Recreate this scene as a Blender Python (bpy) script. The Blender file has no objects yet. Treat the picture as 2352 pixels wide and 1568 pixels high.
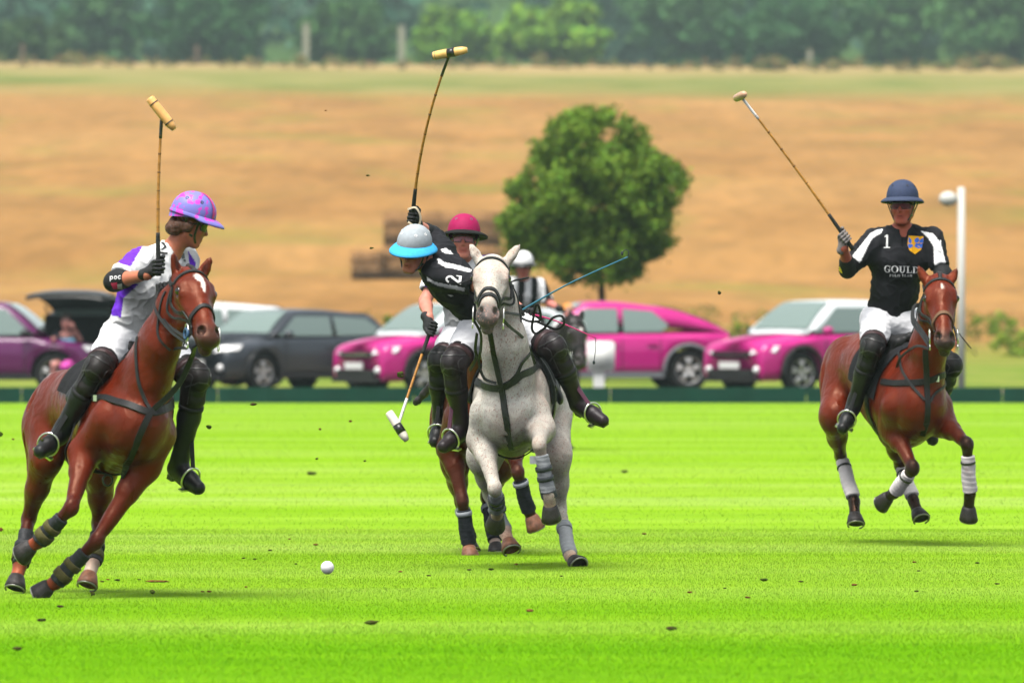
import bpy, bmesh, math, random, time
import numpy as np
from mathutils import Vector, noise as mnoise
from mathutils.bvhtree import BVHTree

T0 = time.time()
HAZE = .00014
rng = np.random.default_rng(7)
random.seed(7)
scene = bpy.context.scene
COL = scene.collection

# ---------------------------------------------------------------- camera
# 400 mm lens 1.8 m above a flat pitch; F = focal length in picture units (2352 wide)
F, CX, HY, CAMZ = 400.0 / 36.0 * 2352.0, 1176.0, 655.0, 1.8
cam_data = bpy.data.cameras.new('camera')
cam = bpy.data.objects.new('camera', cam_data)
COL.objects.link(cam)
cam.location = (0, 0, CAMZ)
cam.rotation_euler = (math.radians(90), 0, 0)
cam_data.sensor_width = 36
cam_data.lens = 400
cam_data.shift_y = -(784.0 - HY) / 2352.0
cam_data.clip_start = 1
cam_data.clip_end = 6000
cam_data.dof.use_dof = True
cam_data.dof.focus_distance = 71.5
cam_data.dof.aperture_fstop = 6.3
scene.camera = cam

# ---------------------------------------------------------------- light: bright overcast afternoon
SUN_EL, SUN_AZ = math.radians(68), math.radians(212)      # azimuth from +Y, clockwise
world = bpy.data.worlds.new('World')
scene.world = world
world.use_nodes = True
wn, wl = world.node_tree.nodes, world.node_tree.links
wn.clear()
sky = wn.new('ShaderNodeTexSky')
sky.sky_type = 'NISHITA'
sky.sun_disc = False
sky.sun_elevation = SUN_EL
sky.sun_rotation = SUN_AZ
sky.air_density = 1.0
sky.dust_density = 2.0
sky.ozone_density = 1.0
hsv = wn.new('ShaderNodeHueSaturation')
hsv.inputs['Saturation'].default_value = 0.25
bg = wn.new('ShaderNodeBackground')
bg.inputs['Strength'].default_value = 0.06
wo = wn.new('ShaderNodeOutputWorld')
wl.new(sky.outputs[0], hsv.inputs['Color'])
wl.new(hsv.outputs[0], bg.inputs['Color'])
wl.new(bg.outputs[0], wo.inputs['Surface'])
sun_data = bpy.data.lights.new('sun', 'SUN')
sun_data.energy = 1.5
sun_data.angle = math.radians(34)
sun_data.color = (1.0, 0.965, 0.91)
sun = bpy.data.objects.new('sun', sun_data)
COL.objects.link(sun)
sd = Vector((math.sin(SUN_AZ) * math.cos(SUN_EL), math.cos(SUN_AZ) * math.cos(SUN_EL), math.sin(SUN_EL)))
sun.rotation_euler = sd.to_track_quat('Z', 'Y').to_euler()
sun.location = sd * 50

scene.view_settings.view_transform = 'Standard'
scene.view_settings.look = 'None'
scene.view_settings.gamma = 1.0
scene.view_settings.exposure = 1.95
scene.view_settings.use_curve_mapping = False
scene.render.engine = 'CYCLES'
cy = scene.cycles
cy.use_denoising = True
cy.max_bounces = 6
cy.diffuse_bounces = 0
cy.glossy_bounces = 2
cy.transmission_bounces = 4
cy.volume_bounces = 0
cy.transparent_max_bounces = 6
cy.caustics_reflective = False
cy.caustics_refractive = False
cy.use_adaptive_sampling = True
cy.adaptive_threshold = 0.02


# ---------------------------------------------------------------- small helpers
def V(*a):
    return np.array(a, float)


def nrm(v):
    v = np.asarray(v, float)
    return v / (np.linalg.norm(v) + 1e-12)


def P(x, y, Y):
    """point at distance Y seen at picture position x, y (2352 x 1568 grid)"""
    return V((x - CX) / F * Y, Y, CAMZ - (y - HY) / F * Y)


def srgb(h):
    h = h.lstrip('#')
    c = [int(h[i:i + 2], 16) / 255 for i in (0, 2, 4)]
    return tuple((v / 12.92 if v <= .04045 else ((v + .055) / 1.055) ** 2.4) for v in c)


def root(name, loc, label, cat, group=None):
    o = bpy.data.objects.new(name, None)
    COL.objects.link(o)
    o.empty_display_size = 0.2
    o.location = tuple(float(v) for v in loc)
    tag(o, label, cat, group)
    return o


def tag(o, label, cat, group=None, kind=None):
    if label:
        o['label'] = label
    if cat:
        o['category'] = cat
    if group:
        o['group'] = group
    if kind:
        o['kind'] = kind
    return o


def org(o):
    """world position of the thing a part belongs to"""
    while o is not None and o.parent is not None:
        o = o.parent
    return np.array(o.location) if o is not None else np.zeros(3)


def mesh_obj(name, verts, faces, mats, parent=None, smooth=True, cols=None, midx=None):
    verts = np.asarray(verts, float)
    if parent is not None:
        verts = verts - org(parent)
    me = bpy.data.meshes.new(name)
    faces_np = faces if isinstance(faces, np.ndarray) else None
    if faces_np is not None and faces_np.ndim == 2:
        n, k = faces_np.shape
        me.vertices.add(len(verts))
        me.vertices.foreach_set('co', verts.astype(np.float32).ravel())
        me.loops.add(n * k)
        me.loops.foreach_set('vertex_index', faces_np.astype(np.int32).ravel())
        me.polygons.add(n)
        me.polygons.foreach_set('loop_start', np.arange(0, n * k, k, dtype=np.int32))
        me.polygons.foreach_set('loop_total', np.full(n, k, dtype=np.int32))
        me.update(calc_edges=True)
        me.validate()
    else:
        me.from_pydata([tuple(map(float, v)) for v in verts], [], [tuple(map(int, f)) for f in faces])
        me.update()
    if smooth:
        me.polygons.foreach_set('use_smooth', np.ones(len(me.polygons), dtype=bool))
    if not isinstance(mats, (list, tuple)):
        mats = [mats]
    for m in mats:
        me.materials.append(m)
    if midx is not None:
        me.polygons.foreach_set('material_index', np.asarray(midx, dtype=np.int32))
    if cols is not None:
        at = me.attributes.new('col', 'FLOAT_COLOR', 'POINT')
        c4 = np.ones((len(verts), 4), np.float32)
        c4[:, :3] = cols
        at.data.foreach_set('color', c4.ravel())
    o = bpy.data.objects.new(name, me)
    COL.objects.link(o)
    if parent is not None:
        o.parent = parent
    return o


class MB:
    """collects simple shapes into one mesh"""
    def __init__(s):
        s.v, s.f = [], []

    def add(s, verts, faces):
        n = len(s.v)
        s.v.extend([tuple(map(float, p)) for p in verts])
        s.f.extend([tuple(int(i) + n for i in f) for f in faces])
        return s

    def box(s, c, size, R=None):
        c = np.asarray(c, float)
        h = np.asarray(size, float) / 2
        R = np.eye(3) if R is None else np.asarray(R)
        vs = [c + R @ (h * V(a, b, d)) for a in (-1, 1) for b in (-1, 1) for d in (-1, 1)]
        return s.add(vs, [(0, 1, 3, 2), (4, 6, 7, 5), (0, 4, 5, 1), (2, 3, 7, 6), (0, 2, 6, 4), (1, 5, 7, 3)])

    def tube(s, pts, radii, seg=8, cap=True, flat=None):
        pts = [np.asarray(p, float) for p in pts]
        n = len(pts)
        if np.isscalar(radii):
            radii = [radii] * n
        rings = []
        prev = None
        for i in range(n):
            t = nrm(pts[min(i + 1, n - 1)] - pts[max(i - 1, 0)])
            if prev is None:
                a = V(0, 0, 1) if abs(t[2]) < .9 else V(1, 0, 0)
            else:
                a = prev
            a = nrm(a - t * (a @ t))
            b = np.cross(t, a)
            prev = a
            r = radii[i]
            rings.append([pts[i] + (a * math.cos(q) + b * math.sin(q)) * r for q in np.linspace(0, 2 * math.pi, seg, endpoint=False)])
        vs = [p for r in rings for p in r]
        fs = []
        for i in range(n - 1):
            for j in range(seg):
                k = (j + 1) % seg
                fs.append((i * seg + j, i * seg + k, (i + 1) * seg + k, (i + 1) * seg + j))
        if cap:
            fs.append(tuple(range(seg))[::-1])
            fs.append(tuple((n - 1) * seg + j for j in range(seg)))
        return s.add(vs, fs)

    def build(s, name, mats, parent=None, smooth=True):
        return mesh_obj(name, s.v, s.f, mats, parent, smooth)


def catmull(pts, n=8, closed=False):
    pts = [np.asarray(p, float) for p in pts]
    if len(pts) < 3 and not closed:
        return [pts[0] + (pts[-1] - pts[0]) * t for t in np.linspace(0, 1, n + 1)]
    out = []
    m = len(pts)
    for i in range(m if closed else m - 1):
        if closed:
            p0, p1, p2, p3 = pts[(i - 1) % m], pts[i], pts[(i + 1) % m], pts[(i + 2) % m]
        else:
            p0, p1, p2, p3 = pts[max(i - 1, 0)], pts[i], pts[i + 1], pts[min(i + 2, m - 1)]
        for t in np.linspace(0, 1, n, endpoint=False):
            out.append(.5 * ((2 * p1) + (p2 - p0) * t + (2 * p0 - 5 * p1 + 4 * p2 - p3) * t * t + (3 * p1 - p0 - 3 * p2 + p3) * t ** 3))
    if not closed:
        out.append(pts[-1])
    return out


# ---------------------------------------------------------------- materials
MATS = {}


def mat(name, color=(.5, .5, .5), rough=.6, spec=.4, noise=0.0, nscale=20, bump=0.0, bscale=60, metal=0.0, attr=False, coat=0.0,
        sheen=0.0, color2=None, detail=3.0, trans=0.0, alpha=1.0, stretch=None, emit=None):
    if name in MATS:
        return MATS[name]
    m = bpy.data.materials.new(name)
    m.use_nodes = True
    nt = m.node_tree
    b = nt.nodes['Principled BSDF']
    b.inputs['Roughness'].default_value = rough
    b.inputs['Specular IOR Level'].default_value = spec
    b.inputs['Metallic'].default_value = metal
    b.inputs['Coat Weight'].default_value = coat
    b.inputs['Coat Roughness'].default_value = .08
    b.inputs['Sheen Weight'].default_value = sheen
    b.inputs['Transmission Weight'].default_value = trans
    b.inputs['Alpha'].default_value = alpha
    tc = nt.nodes.new('ShaderNodeTexCoord')
    src = tc.outputs['Object']
    if stretch:
        mp = nt.nodes.new('ShaderNodeMapping')
        mp.inputs['Scale'].default_value = stretch
        nt.links.new(src, mp.inputs[0])
        src = mp.outputs[0]
    base = None
    if attr:
        a = nt.nodes.new('ShaderNodeAttribute')
        a.attribute_name = 'col'
        base = a.outputs['Color']
    if noise > 0 or color2 is not None:
        nz = nt.nodes.new('ShaderNodeTexNoise')
        nz.inputs['Scale'].default_value = nscale
        nz.inputs['Detail'].default_value = detail
        nt.links.new(src, nz.inputs['Vector'])
        mx = nt.nodes.new('ShaderNodeMix')
        mx.data_type = 'RGBA'
        if color2 is not None:
            rmp = nt.nodes.new('ShaderNodeMapRange')
            rmp.inputs[1].default_value = .38
            rmp.inputs[2].default_value = .62
            nt.links.new(nz.outputs[0], rmp.inputs[0])
            nt.links.new(rmp.outputs[0], mx.inputs['Factor'])
            mx.inputs['A'].default_value = (*color, 1)
            mx.inputs['B'].default_value = (*color2, 1)
        else:
            rmp = nt.nodes.new('ShaderNodeMapRange')
            rmp.inputs[1].default_value = .25
            rmp.inputs[2].default_value = .75
            rmp.inputs[3].default_value = 1 - noise
            rmp.inputs[4].default_value = 1 + noise
            nt.links.new(nz.outputs[0], rmp.inputs[0])
            mx.blend_type = 'MULTIPLY'
            mx.inputs['Factor'].default_value = 1
            if base is not None:
                nt.links.new(base, mx.inputs['A'])
            else:
                mx.inputs['A'].default_value = (*color, 1)
            nt.links.new(rmp.outputs[0], mx.inputs['B'])
        base = mx.outputs['Result']
    if base is not None:
        nt.links.new(base, b.inputs['Base Color'])
    else:
        b.inputs['Base Color'].default_value = (*color, 1)
    if bump > 0:
        bn = nt.nodes.new('ShaderNodeTexNoise')
        bn.inputs['Scale'].default_value = bscale
        bn.inputs['Detail'].default_value = 3
        nt.links.new(src, bn.inputs['Vector'])
        bp = nt.nodes.new('ShaderNodeBump')
        bp.inputs['Strength'].default_value = bump
        bp.inputs['Distance'].default_value = .01
        nt.links.new(bn.outputs[0], bp.inputs['Height'])
        nt.links.new(bp.outputs[0], b.inputs['Normal'])
    if emit:
        b.inputs['Emission Color'].default_value = (*emit, 1)
        b.inputs['Emission Strength'].default_value = 1
    MATS[name] = m
    return m


# ---------------------------------------------------------------- smooth-union modelling (round cones and ellipsoids meshed as one skin)
class Sculpt:
    def __init__(s):
        s.p = []            # geometry
        s.paint = []

    def rc(s, a, ra, b, rb, k=.03, col=None, flat=None, sub=False):
        s.p.append(('rc', np.asarray(a, float), ra, np.asarray(b, float), rb, k, col, flat, sub))
        return s

    def chain(s, pts, k=.03, col=None, flat=None):
        for (a, ra), (b, rb) in zip(pts[:-1], pts[1:]):
            s.rc(a, ra, b, rb, k, col, flat)
        return s

    def el(s, c, rad, R=None, k=.03, col=None, sub=False):
        R = np.eye(3) if R is None else np.asarray(R, float)     # rows = axes
        s.p.append(('el', np.asarray(c, float), np.asarray(rad, float), R, 0, k, col, None, sub))
        return s

    def cut(s, point, normal):
        s.p.append(('cut', np.asarray(point, float), 0, nrm(normal), 0, 0, None, None, True))
        return s

    def dab(s, c, r, col, soft=.35):
        s.paint.append((np.asarray(c, float), r, np.asarray(col, float), soft))
        return s

    @staticmethod
    def dist(pr, X):
        if pr[0] == 'rc':
            _, a, ra, b, rb, k, col, flat, sub = pr
            pa, ba = X - a, b - a
            sc = 1.0
            if flat is not None:
                w, f = flat
                w = nrm(w)
                pa = pa + (pa @ w)[..., None] * w * (1 / f - 1)
                ba = ba + w * (ba @ w) * (1 / f - 1)
                sc = f ** .5
            bb = ba @ ba
            h = np.clip((pa @ ba) / (bb + 1e-12), 0, 1)
            d = np.sqrt(((pa - h[..., None] * ba) ** 2).sum(-1)) - (ra + (rb - ra) * h)
            return d * sc
        if pr[0] == 'el':
            _, c, rad, R, _, k, col, _, sub = pr
            q = (X - c) @ R.T
            k0 = np.sqrt(((q / rad) ** 2).sum(-1))
            k1 = np.sqrt(((q / rad ** 2) ** 2).sum(-1))
            return k0 * (k0 - 1) / (k1 + 1e-9)
        _, p, _, n = pr[:4]
        return (X - p) @ n

    def bounds(s, pr):
        if pr[0] == 'rc':
            r = max(pr[2], pr[4])
            return np.minimum(pr[1], pr[3]) - r, np.maximum(pr[1], pr[3]) + r
        r = pr[2].max()
        return pr[1] - r, pr[1] + r

    def mesh(s, h=.01, base=(.5, .5, .5), sig=.012, wob=None, smooth=1):
        adds = [p for p in s.p if not p[8]]
        lo = np.min([s.bounds(p)[0] for p in adds], 0) - 4 * h
        hi = np.max([s.bounds(p)[1] for p in adds], 0) + 4 * h
        n = np.ceil((hi - lo) / h).astype(int) + 1
        G = np.full(n, 1.0, np.float32)
        ax = [lo[i] + h * np.arange(n[i]) for i in range(3)]
        for pr in s.p:
            k = pr[5]
            if pr[0] == 'cut':
                i0, i1 = np.zeros(3, int), n
            else:
                a, b = s.bounds(pr)
                pad = k + 3 * h
                i0 = np.maximum(np.floor((a - pad - lo) / h).astype(int), 0)
                i1 = np.minimum(np.ceil((b + pad - lo) / h).astype(int) + 1, n)
                if (i1 <= i0).any():
                    continue
            sl = tuple(slice(i0[i], i1[i]) for i in range(3))
            X = np.stack(np.meshgrid(*[ax[i][sl[i]] for i in range(3)], indexing='ij'), -1)
            d = s.dist(pr, X).astype(np.float32)
            g = G[sl]
            if pr[8]:
                d = -d
                kk = max(k, 1e-4)
                hh = np.clip(.5 + .5 * (d - g) / kk, 0, 1)
                G[sl] = g * (1 - hh) + d * hh + kk * hh * (1 - hh)
            else:
                kk = max(k, 1e-4)
                hh = np.clip(.5 + .5 * (d - g) / kk, 0, 1)
                G[sl] = d * (1 - hh) + g * hh - kk * hh * (1 - hh)
        v, f = nets(G, lo, h)
        if smooth and len(v):
            v = relax(v, f, smooth)
        if wob is not None:
            nn = vnormals(v, f)
            v = v + nn * wob(v)[:, None]
        # colour: soft mix of the shapes nearest to each point, then the dabs
        C = np.zeros((len(v), 3))
        W = np.zeros(len(v))
        for pr in adds:
            col = pr[6] if pr[6] is not None else base
            w = np.exp(-np.clip(s.dist(pr, v) + .01, -.05, .5) / sig)
            C += w[:, None] * np.asarray(col, float)
            W += w
        C /= (W[:, None] + 1e-30)
        C[W < 1e-25] = base
        for c, r, col, soft in s.paint:
            if np.isscalar(r):
                d = np.sqrt(((v - c) ** 2).sum(-1)) / r
            else:
                d = np.sqrt((((v - c) @ np.asarray(r[0]).T / np.asarray(r[1])) ** 2).sum(-1))
            w = np.clip((1 - d) / soft, 0, 1)
            w = w * w * (3 - 2 * w)
            C = C * (1 - w[:, None]) + col * w[:, None]
        return v, f, C


def nets(G, lo, h):
    S = G < 0
    n = np.array(G.shape)
    cnt = np.zeros(n - 1, np.int8)
    offs = [(i, j, k) for i in (0, 1) for j in (0, 1) for k in (0, 1)]
    for o in offs:
        cnt += S[o[0]:n[0] - 1 + o[0], o[1]:n[1] - 1 + o[1], o[2]:n[2] - 1 + o[2]]
    cells = np.argwhere((cnt > 0) & (cnt < 8))
    idx = np.full(n - 1, -1, np.int32)
    idx[tuple(cells.T)] = np.arange(len(cells))
    pos = np.zeros((len(cells), 3))
    num = np.zeros(len(cells))
    for a in offs:
        for d in range(3):
            if a[d]:
                continue
            b = list(a)
            b[d] = 1
            ga = G[tuple((cells + a).T)]
            gb = G[tuple((cells + b).T)]
            m = (ga < 0) != (gb < 0)
            t = ga[m] / (ga[m] - gb[m])
            q = np.tile(np.array(a, float), (m.sum(), 1))
            q[:, d] = t
            pos[m] += q
            num[m] += 1
    v = lo + h * (cells + pos / num[:, None])
    quads = []
    for d in range(3):
        e, g = [(1, 2), (2, 0), (0, 1)][d]
        s0 = [slice(1, -1)] * 3
        s1 = [slice(1, -1)] * 3
        s0[d] = slice(0, -1)
        s1[d] = slice(1, None)
        A, B = S[tuple(s0)], S[tuple(s1)]
        base = np.array([1, 1, 1])
        base[d] = 0
        for flip, M in ((False, A & ~B), (True, ~A & B)):
            c = np.argwhere(M) + base
            if not len(c):
                continue
            de, dg = np.zeros(3, int), np.zeros(3, int)
            de[e] = 1
            dg[g] = 1
            q = np.stack([idx[tuple((c - de - dg).T)], idx[tuple((c - dg).T)], idx[tuple(c.T)], idx[tuple((c - de).T)]], 1)
            quads.append(q[:, ::-1] if flip else q)
    return v, np.concatenate(quads)


def relax(v, f, it=1, lam=.5):
    e = np.concatenate([f[:, [0, 1]], f[:, [1, 2]], f[:, [2, 3]], f[:, [3, 0]]])
    for _ in range(it):
        acc = np.zeros_like(v)
        c = np.bincount(e[:, 0], minlength=len(v)) + np.bincount(e[:, 1], minlength=len(v))
        for d in range(3):
            acc[:, d] = np.bincount(e[:, 0], v[e[:, 1], d], len(v)) + np.bincount(e[:, 1], v[e[:, 0], d], len(v))
        v = v * (1 - lam) + lam * acc / np.maximum(c, 1)[:, None]
    return v


def vnormals(v, f):
    n = np.cross(v[f[:, 2]] - v[f[:, 0]], v[f[:, 3]] - v[f[:, 1]])
    out = np.zeros_like(v)
    for i in range(4):
        for d in range(3):
            out[:, d] += np.bincount(f[:, i], n[:, d], len(v))
    return out / (np.linalg.norm(out, axis=1)[:, None] + 1e-12)


def bvh_of(v, f):
    return BVHTree.FromPolygons(v.tolist(), f.tolist())


def strap(name, pts, width, bvh, m, parent, thick=.006, n=7, off=.004, closed=False, refn=None):
    """flat leather band; with a bvh it hugs the surface, otherwise it hangs free with refn as face direction"""
    path = catmull(pts, n, closed)
    nor = []
    if bvh is not None:
        q = []
        for p in path:
            loc, nn, i, d = bvh.find_nearest(Vector(p))
            q.append(np.array(loc))
            nor.append(np.array(nn))
        path = q
        nor = [nrm(sum(nor[max(0, i - 2):i + 3])) for i in range(len(nor))]
        path = [sum(path[max(0, i - 1):i + 2]) / len(path[max(0, i - 1):i + 2]) for i in range(len(path))]
        path = [p + nn * off for p, nn in zip(path, nor)]
    m_ = len(path)
    vs, fs = [], []
    for i in range(m_):
        a = path[(i - 1) % m_] if closed else path[max(i - 1, 0)]
        b = path[(i + 1) % m_] if closed else path[min(i + 1, m_ - 1)]
        t = nrm(b - a)
        nn = nor[i] if bvh is not None else (refn(i / (m_ - 1)) if callable(refn) else np.asarray(refn if refn is not None else (0, -1, 0.2), float))
        nn = nrm(nn - t * (nn @ t))
        s = np.cross(t, nn)
        w = width if np.isscalar(width) else np.interp(i / max(m_ - 1, 1), np.linspace(0, 1, len(width)), width)
        for sx, sz in ((-1, 0), (-.85, 1), (.85, 1), (1, 0)):
            vs.append(path[i] + s * sx * w / 2 + nn * (sz * thick))
        vs.append(path[i] + s * w * .42 - nn * .002)
        vs.append(path[i] - s * w * .42 - nn * .002)
    K = 6
    for i in range(m_ if closed else m_ - 1):
        j = (i + 1) % m_
        for c in range(K):
            d = (c + 1) % K
            fs.append((i * K + c, i * K + d, j * K + d, j * K + c))
    if not closed:
        fs.append(tuple(range(K))[::-1])
        fs.append(tuple((m_ - 1) * K + c for c in range(K)))
    return mesh_obj(name, vs, fs, m, parent, smooth=False)


def tube_obj(name, pts, r, m, parent, n=6, seg=8, smooth_path=True):
    path = catmull(pts, n) if smooth_path else pts
    if not np.isscalar(r):
        r = list(np.interp(np.linspace(0, 1, len(path)), np.linspace(0, 1, len(r)), r))
    return MB().tube(path, r, seg).build(name, m, parent)


def torus_obj(name, c, ax, ay, ra, rb, r, m, parent, n=20, arc=None):
    a0, a1 = arc if arc else (0, 2 * math.pi)
    pts = [np.asarray(c) + nrm(ax) * math.cos(t) * ra + nrm(ay) * math.sin(t) * rb for t in np.linspace(a0, a1, n + 1)]
    return MB().tube(pts, r, 6).build(name, m, parent)


def ball_obj(name, c, r, m, parent, seg=14):
    vs, fs = [], []
    for i in range(seg + 1):
        a = math.pi * i / seg
        for j in range(seg):
            b = 2 * math.pi * j / seg
            vs.append(np.asarray(c) + np.asarray(r) * V(math.sin(a) * math.cos(b), math.sin(a) * math.sin(b), math.cos(a)))
    for i in range(seg):
        for j in range(seg):
            k = (j + 1) % seg
            fs.append((i * seg + j, (i + 1) * seg + j, (i + 1) * seg + k, i * seg + k))
    return mesh_obj(name, vs, fs, m, parent)


def wobble(amp, scale, seed=0):
    def fn(v):
        return np.array([mnoise.noise(Vector(p * scale + seed)) for p in v]) * amp
    return fn
# ================================================================ the setting
def node_mat(name):
    m = bpy.data.materials.new(name)
    m.use_nodes = True
    MATS[name] = m
    return m, m.node_tree, m.node_tree.nodes['Principled BSDF']


def nz_node(nt, scale, detail=3, stretch=(1, 1, 1), distort=0.0, coord='Object'):
    tc = nt.nodes.new('ShaderNodeTexCoord')
    mp = nt.nodes.new('ShaderNodeMapping')
    mp.inputs['Scale'].default_value = stretch
    nz = nt.nodes.new('ShaderNodeTexNoise')
    nz.inputs['Scale'].default_value = scale
    nz.inputs['Detail'].default_value = detail
    nz.inputs['Distortion'].default_value = distort
    nt.links.new(tc.outputs[coord], mp.inputs[0])
    nt.links.new(mp.outputs[0], nz.inputs['Vector'])
    return nz.outputs[0]


def ramp(nt, src, stops):
    r = nt.nodes.new('ShaderNodeValToRGB')
    el = r.color_ramp.elements
    while len(el) < len(stops):
        el.new(.5)
    for e, (p, c) in zip(el, stops):
        e.position = p
        e.color = (*c, 1)
    nt.links.new(src, r.inputs[0])
    return r.outputs[0]


def mixc(nt, fac, a, b, mode='MIX'):
    m = nt.nodes.new('ShaderNodeMix')
    m.data_type = 'RGBA'
    m.blend_type = mode
    for sock, v in (('Factor', fac), ('A', a), ('B', b)):
        if hasattr(v, 'links') or hasattr(v, 'is_linked'):
            nt.links.new(v, m.inputs[sock])
        else:
            m.inputs[sock].default_value = v if np.isscalar(v) else (*v, 1)
    return m.outputs['Result']


def grass_colour(nt):
    """mown stripes and worn patches, laid out in metres on the pitch"""
    a = nz_node(nt, 1.0, 3, (.030, .26, 0), .3, 'Object')
    b = nz_node(nt, 1.0, 3, (.35, .9, 0), .2, 'Object')
    c1 = ramp(nt, a, [(.30, (.160, .330, .006)), (.50, (.192, .352, .016)), (.70, (.235, .378, .042))])
    c2 = ramp(nt, b, [(.30, (.88, .92, .85)), (.52, (1, 1, 1)), (.72, (1.14, 1.06, 1.3))])
    tc = nt.nodes.new('ShaderNodeTexCoord')
    sp_ = nt.nodes.new('ShaderNodeSeparateXYZ')
    nt.links.new(tc.outputs['Object'], sp_.inputs[0])
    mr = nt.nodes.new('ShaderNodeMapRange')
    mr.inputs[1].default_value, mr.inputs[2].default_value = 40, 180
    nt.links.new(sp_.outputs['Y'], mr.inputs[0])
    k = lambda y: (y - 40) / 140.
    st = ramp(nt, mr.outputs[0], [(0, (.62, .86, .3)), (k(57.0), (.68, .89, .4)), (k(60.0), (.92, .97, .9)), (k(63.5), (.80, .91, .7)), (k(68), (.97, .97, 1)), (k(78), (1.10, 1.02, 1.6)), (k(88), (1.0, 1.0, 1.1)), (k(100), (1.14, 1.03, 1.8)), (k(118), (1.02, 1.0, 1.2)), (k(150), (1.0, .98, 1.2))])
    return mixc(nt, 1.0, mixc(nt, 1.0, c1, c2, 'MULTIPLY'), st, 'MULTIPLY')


gm, gnt, gb = node_mat('pitch_turf')
gnt.links.new(grass_colour(gnt), gb.inputs['Base Color'])
gb.inputs['Roughness'].default_value = 1
gb.inputs['Specular IOR Level'].default_value = 0
bm_, bnt, bb = node_mat('grass_blades')
bcol = grass_colour(bnt)
rnd = bnt.nodes.new('ShaderNodeAttribute')
rnd.attribute_name = 'col'
bcol = mixc(bnt, 1.0, bcol, rnd.outputs['Color'], 'MULTIPLY')
bnt.links.new(bcol, bb.inputs['Base Color'])
bb.inputs['Roughness'].default_value = .8
bb.inputs['Specular IOR Level'].default_value = .1
tr = bnt.nodes.new('ShaderNodeBsdfTranslucent')
bnt.links.new(bcol, tr.inputs['Color'])
ms = bnt.nodes.new('ShaderNodeMixShader')
ms.inputs[0].default_value = .55
out = bnt.nodes['Material Output']
bnt.links.new(bb.outputs[0], ms.inputs[1])
bnt.links.new(tr.outputs[0], ms.inputs[2])
bnt.links.new(ms.outputs[0], out.inputs['Surface'])

PITCH_END = 174.0


def hill(x, y):
    """height of the land beyond the pitch"""
    y = np.asarray(y, float)
    z = np.where(y < 200, 0, np.where(y < 405, 2.03 * ((y - 200) / 205.0) ** 2, 2.03 + (y - 405) * .0351))
    z = np.where(y > 900, 19.4 - .00004 * (y - 900) ** 2, z)
    back = np.where(y > 1060, (y - 1060) * .085 + ((y - 1060) / 620.) ** 2 * 12, 0)
    return z + back + np.where(y > 420, .35 * np.sin(x * .018 + y * .004), 0)


# land: one sheet to the horizon
xs = np.concatenate([np.linspace(-900, -120, 14), np.linspace(-100, 100, 41), np.linspace(120, 900, 14)])
ys = np.concatenate([np.linspace(-60, 190, 12), np.linspace(200, 430, 36), np.linspace(440, 1060, 50), np.linspace(1080, 3200, 50)])
XX, YY = np.meshgrid(xs, ys, indexing='ij')
ZZ = hill(XX, YY) - .02
vs = np.stack([XX, YY, ZZ], -1).reshape(-1, 3)
nx, ny = XX.shape
I = np.arange(nx * ny).reshape(nx, ny)
fs = np.stack([I[:-1, :-1], I[1:, :-1], I[1:, 1:], I[:-1, 1:]], -1).reshape(-1, 4)
lm, lnt, lb = node_mat('stubble_and_verge')
sp = lnt.nodes.new('ShaderNodeTexCoord')
sx = lnt.nodes.new('ShaderNodeSeparateXYZ')
lnt.links.new(sp.outputs['Object'], sx.inputs[0])
st1 = nz_node(lnt, 1.0, 5, (.06, .016, 0), .6)
st2 = nz_node(lnt, 1.0, 4, (.35, .05, 0), .5)
stub = ramp(lnt, st1, [(.25, (.235, .118, .034)), (.48, (.295, .155, .048)), (.72, (.345, .190, .064))])
stub = mixc(lnt, 1.0, stub, ramp(lnt, st2, [(.3, (.82, .84, .82)), (.7, (1.12, 1.10, 1.08))]), 'MULTIPLY')
stub = mixc(lnt, 1.0, stub, ramp(lnt, nz_node(lnt, 1.0, 4, (1.1, .10, 0), .4), [(.3, (.86, .88, .86)), (.7, (1.13, 1.11, 1.1))]), 'MULTIPLY')
wd = nz_node(lnt, 1.0, 3, (.11, .030, 0), .6)
weeds = lnt.nodes.new('ShaderNodeMapRange')
weeds.inputs[1].default_value, weeds.inputs[2].default_value = .54, .74
weeds.inputs[4].default_value = .5
lnt.links.new(wd, weeds.inputs[0])
stub = mixc(lnt, weeds.outputs[0], stub, (.13, .19, .022))
# rough green band below the crest, verge by the cars, woodland floor behind
wob = nz_node(lnt, 1.0, 3, (.03, .02, 0), .4)


def yband(y0, y1, amp):
    ad = lnt.nodes.new('ShaderNodeMath')
    ad.operation = 'MULTIPLY_ADD'
    lnt.links.new(wob, ad.inputs[0])
    ad.inputs[1].default_value = amp
    lnt.links.new(sx.outputs['Y'], ad.inputs[2])
    r = lnt.nodes.new('ShaderNodeMapRange')
    r.inputs[1].default_value, r.inputs[2].default_value = y0 + amp * .5, y1 + amp * .5
    lnt.links.new(ad.outputs[0], r.inputs[0])
    return r.outputs[0]


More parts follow.
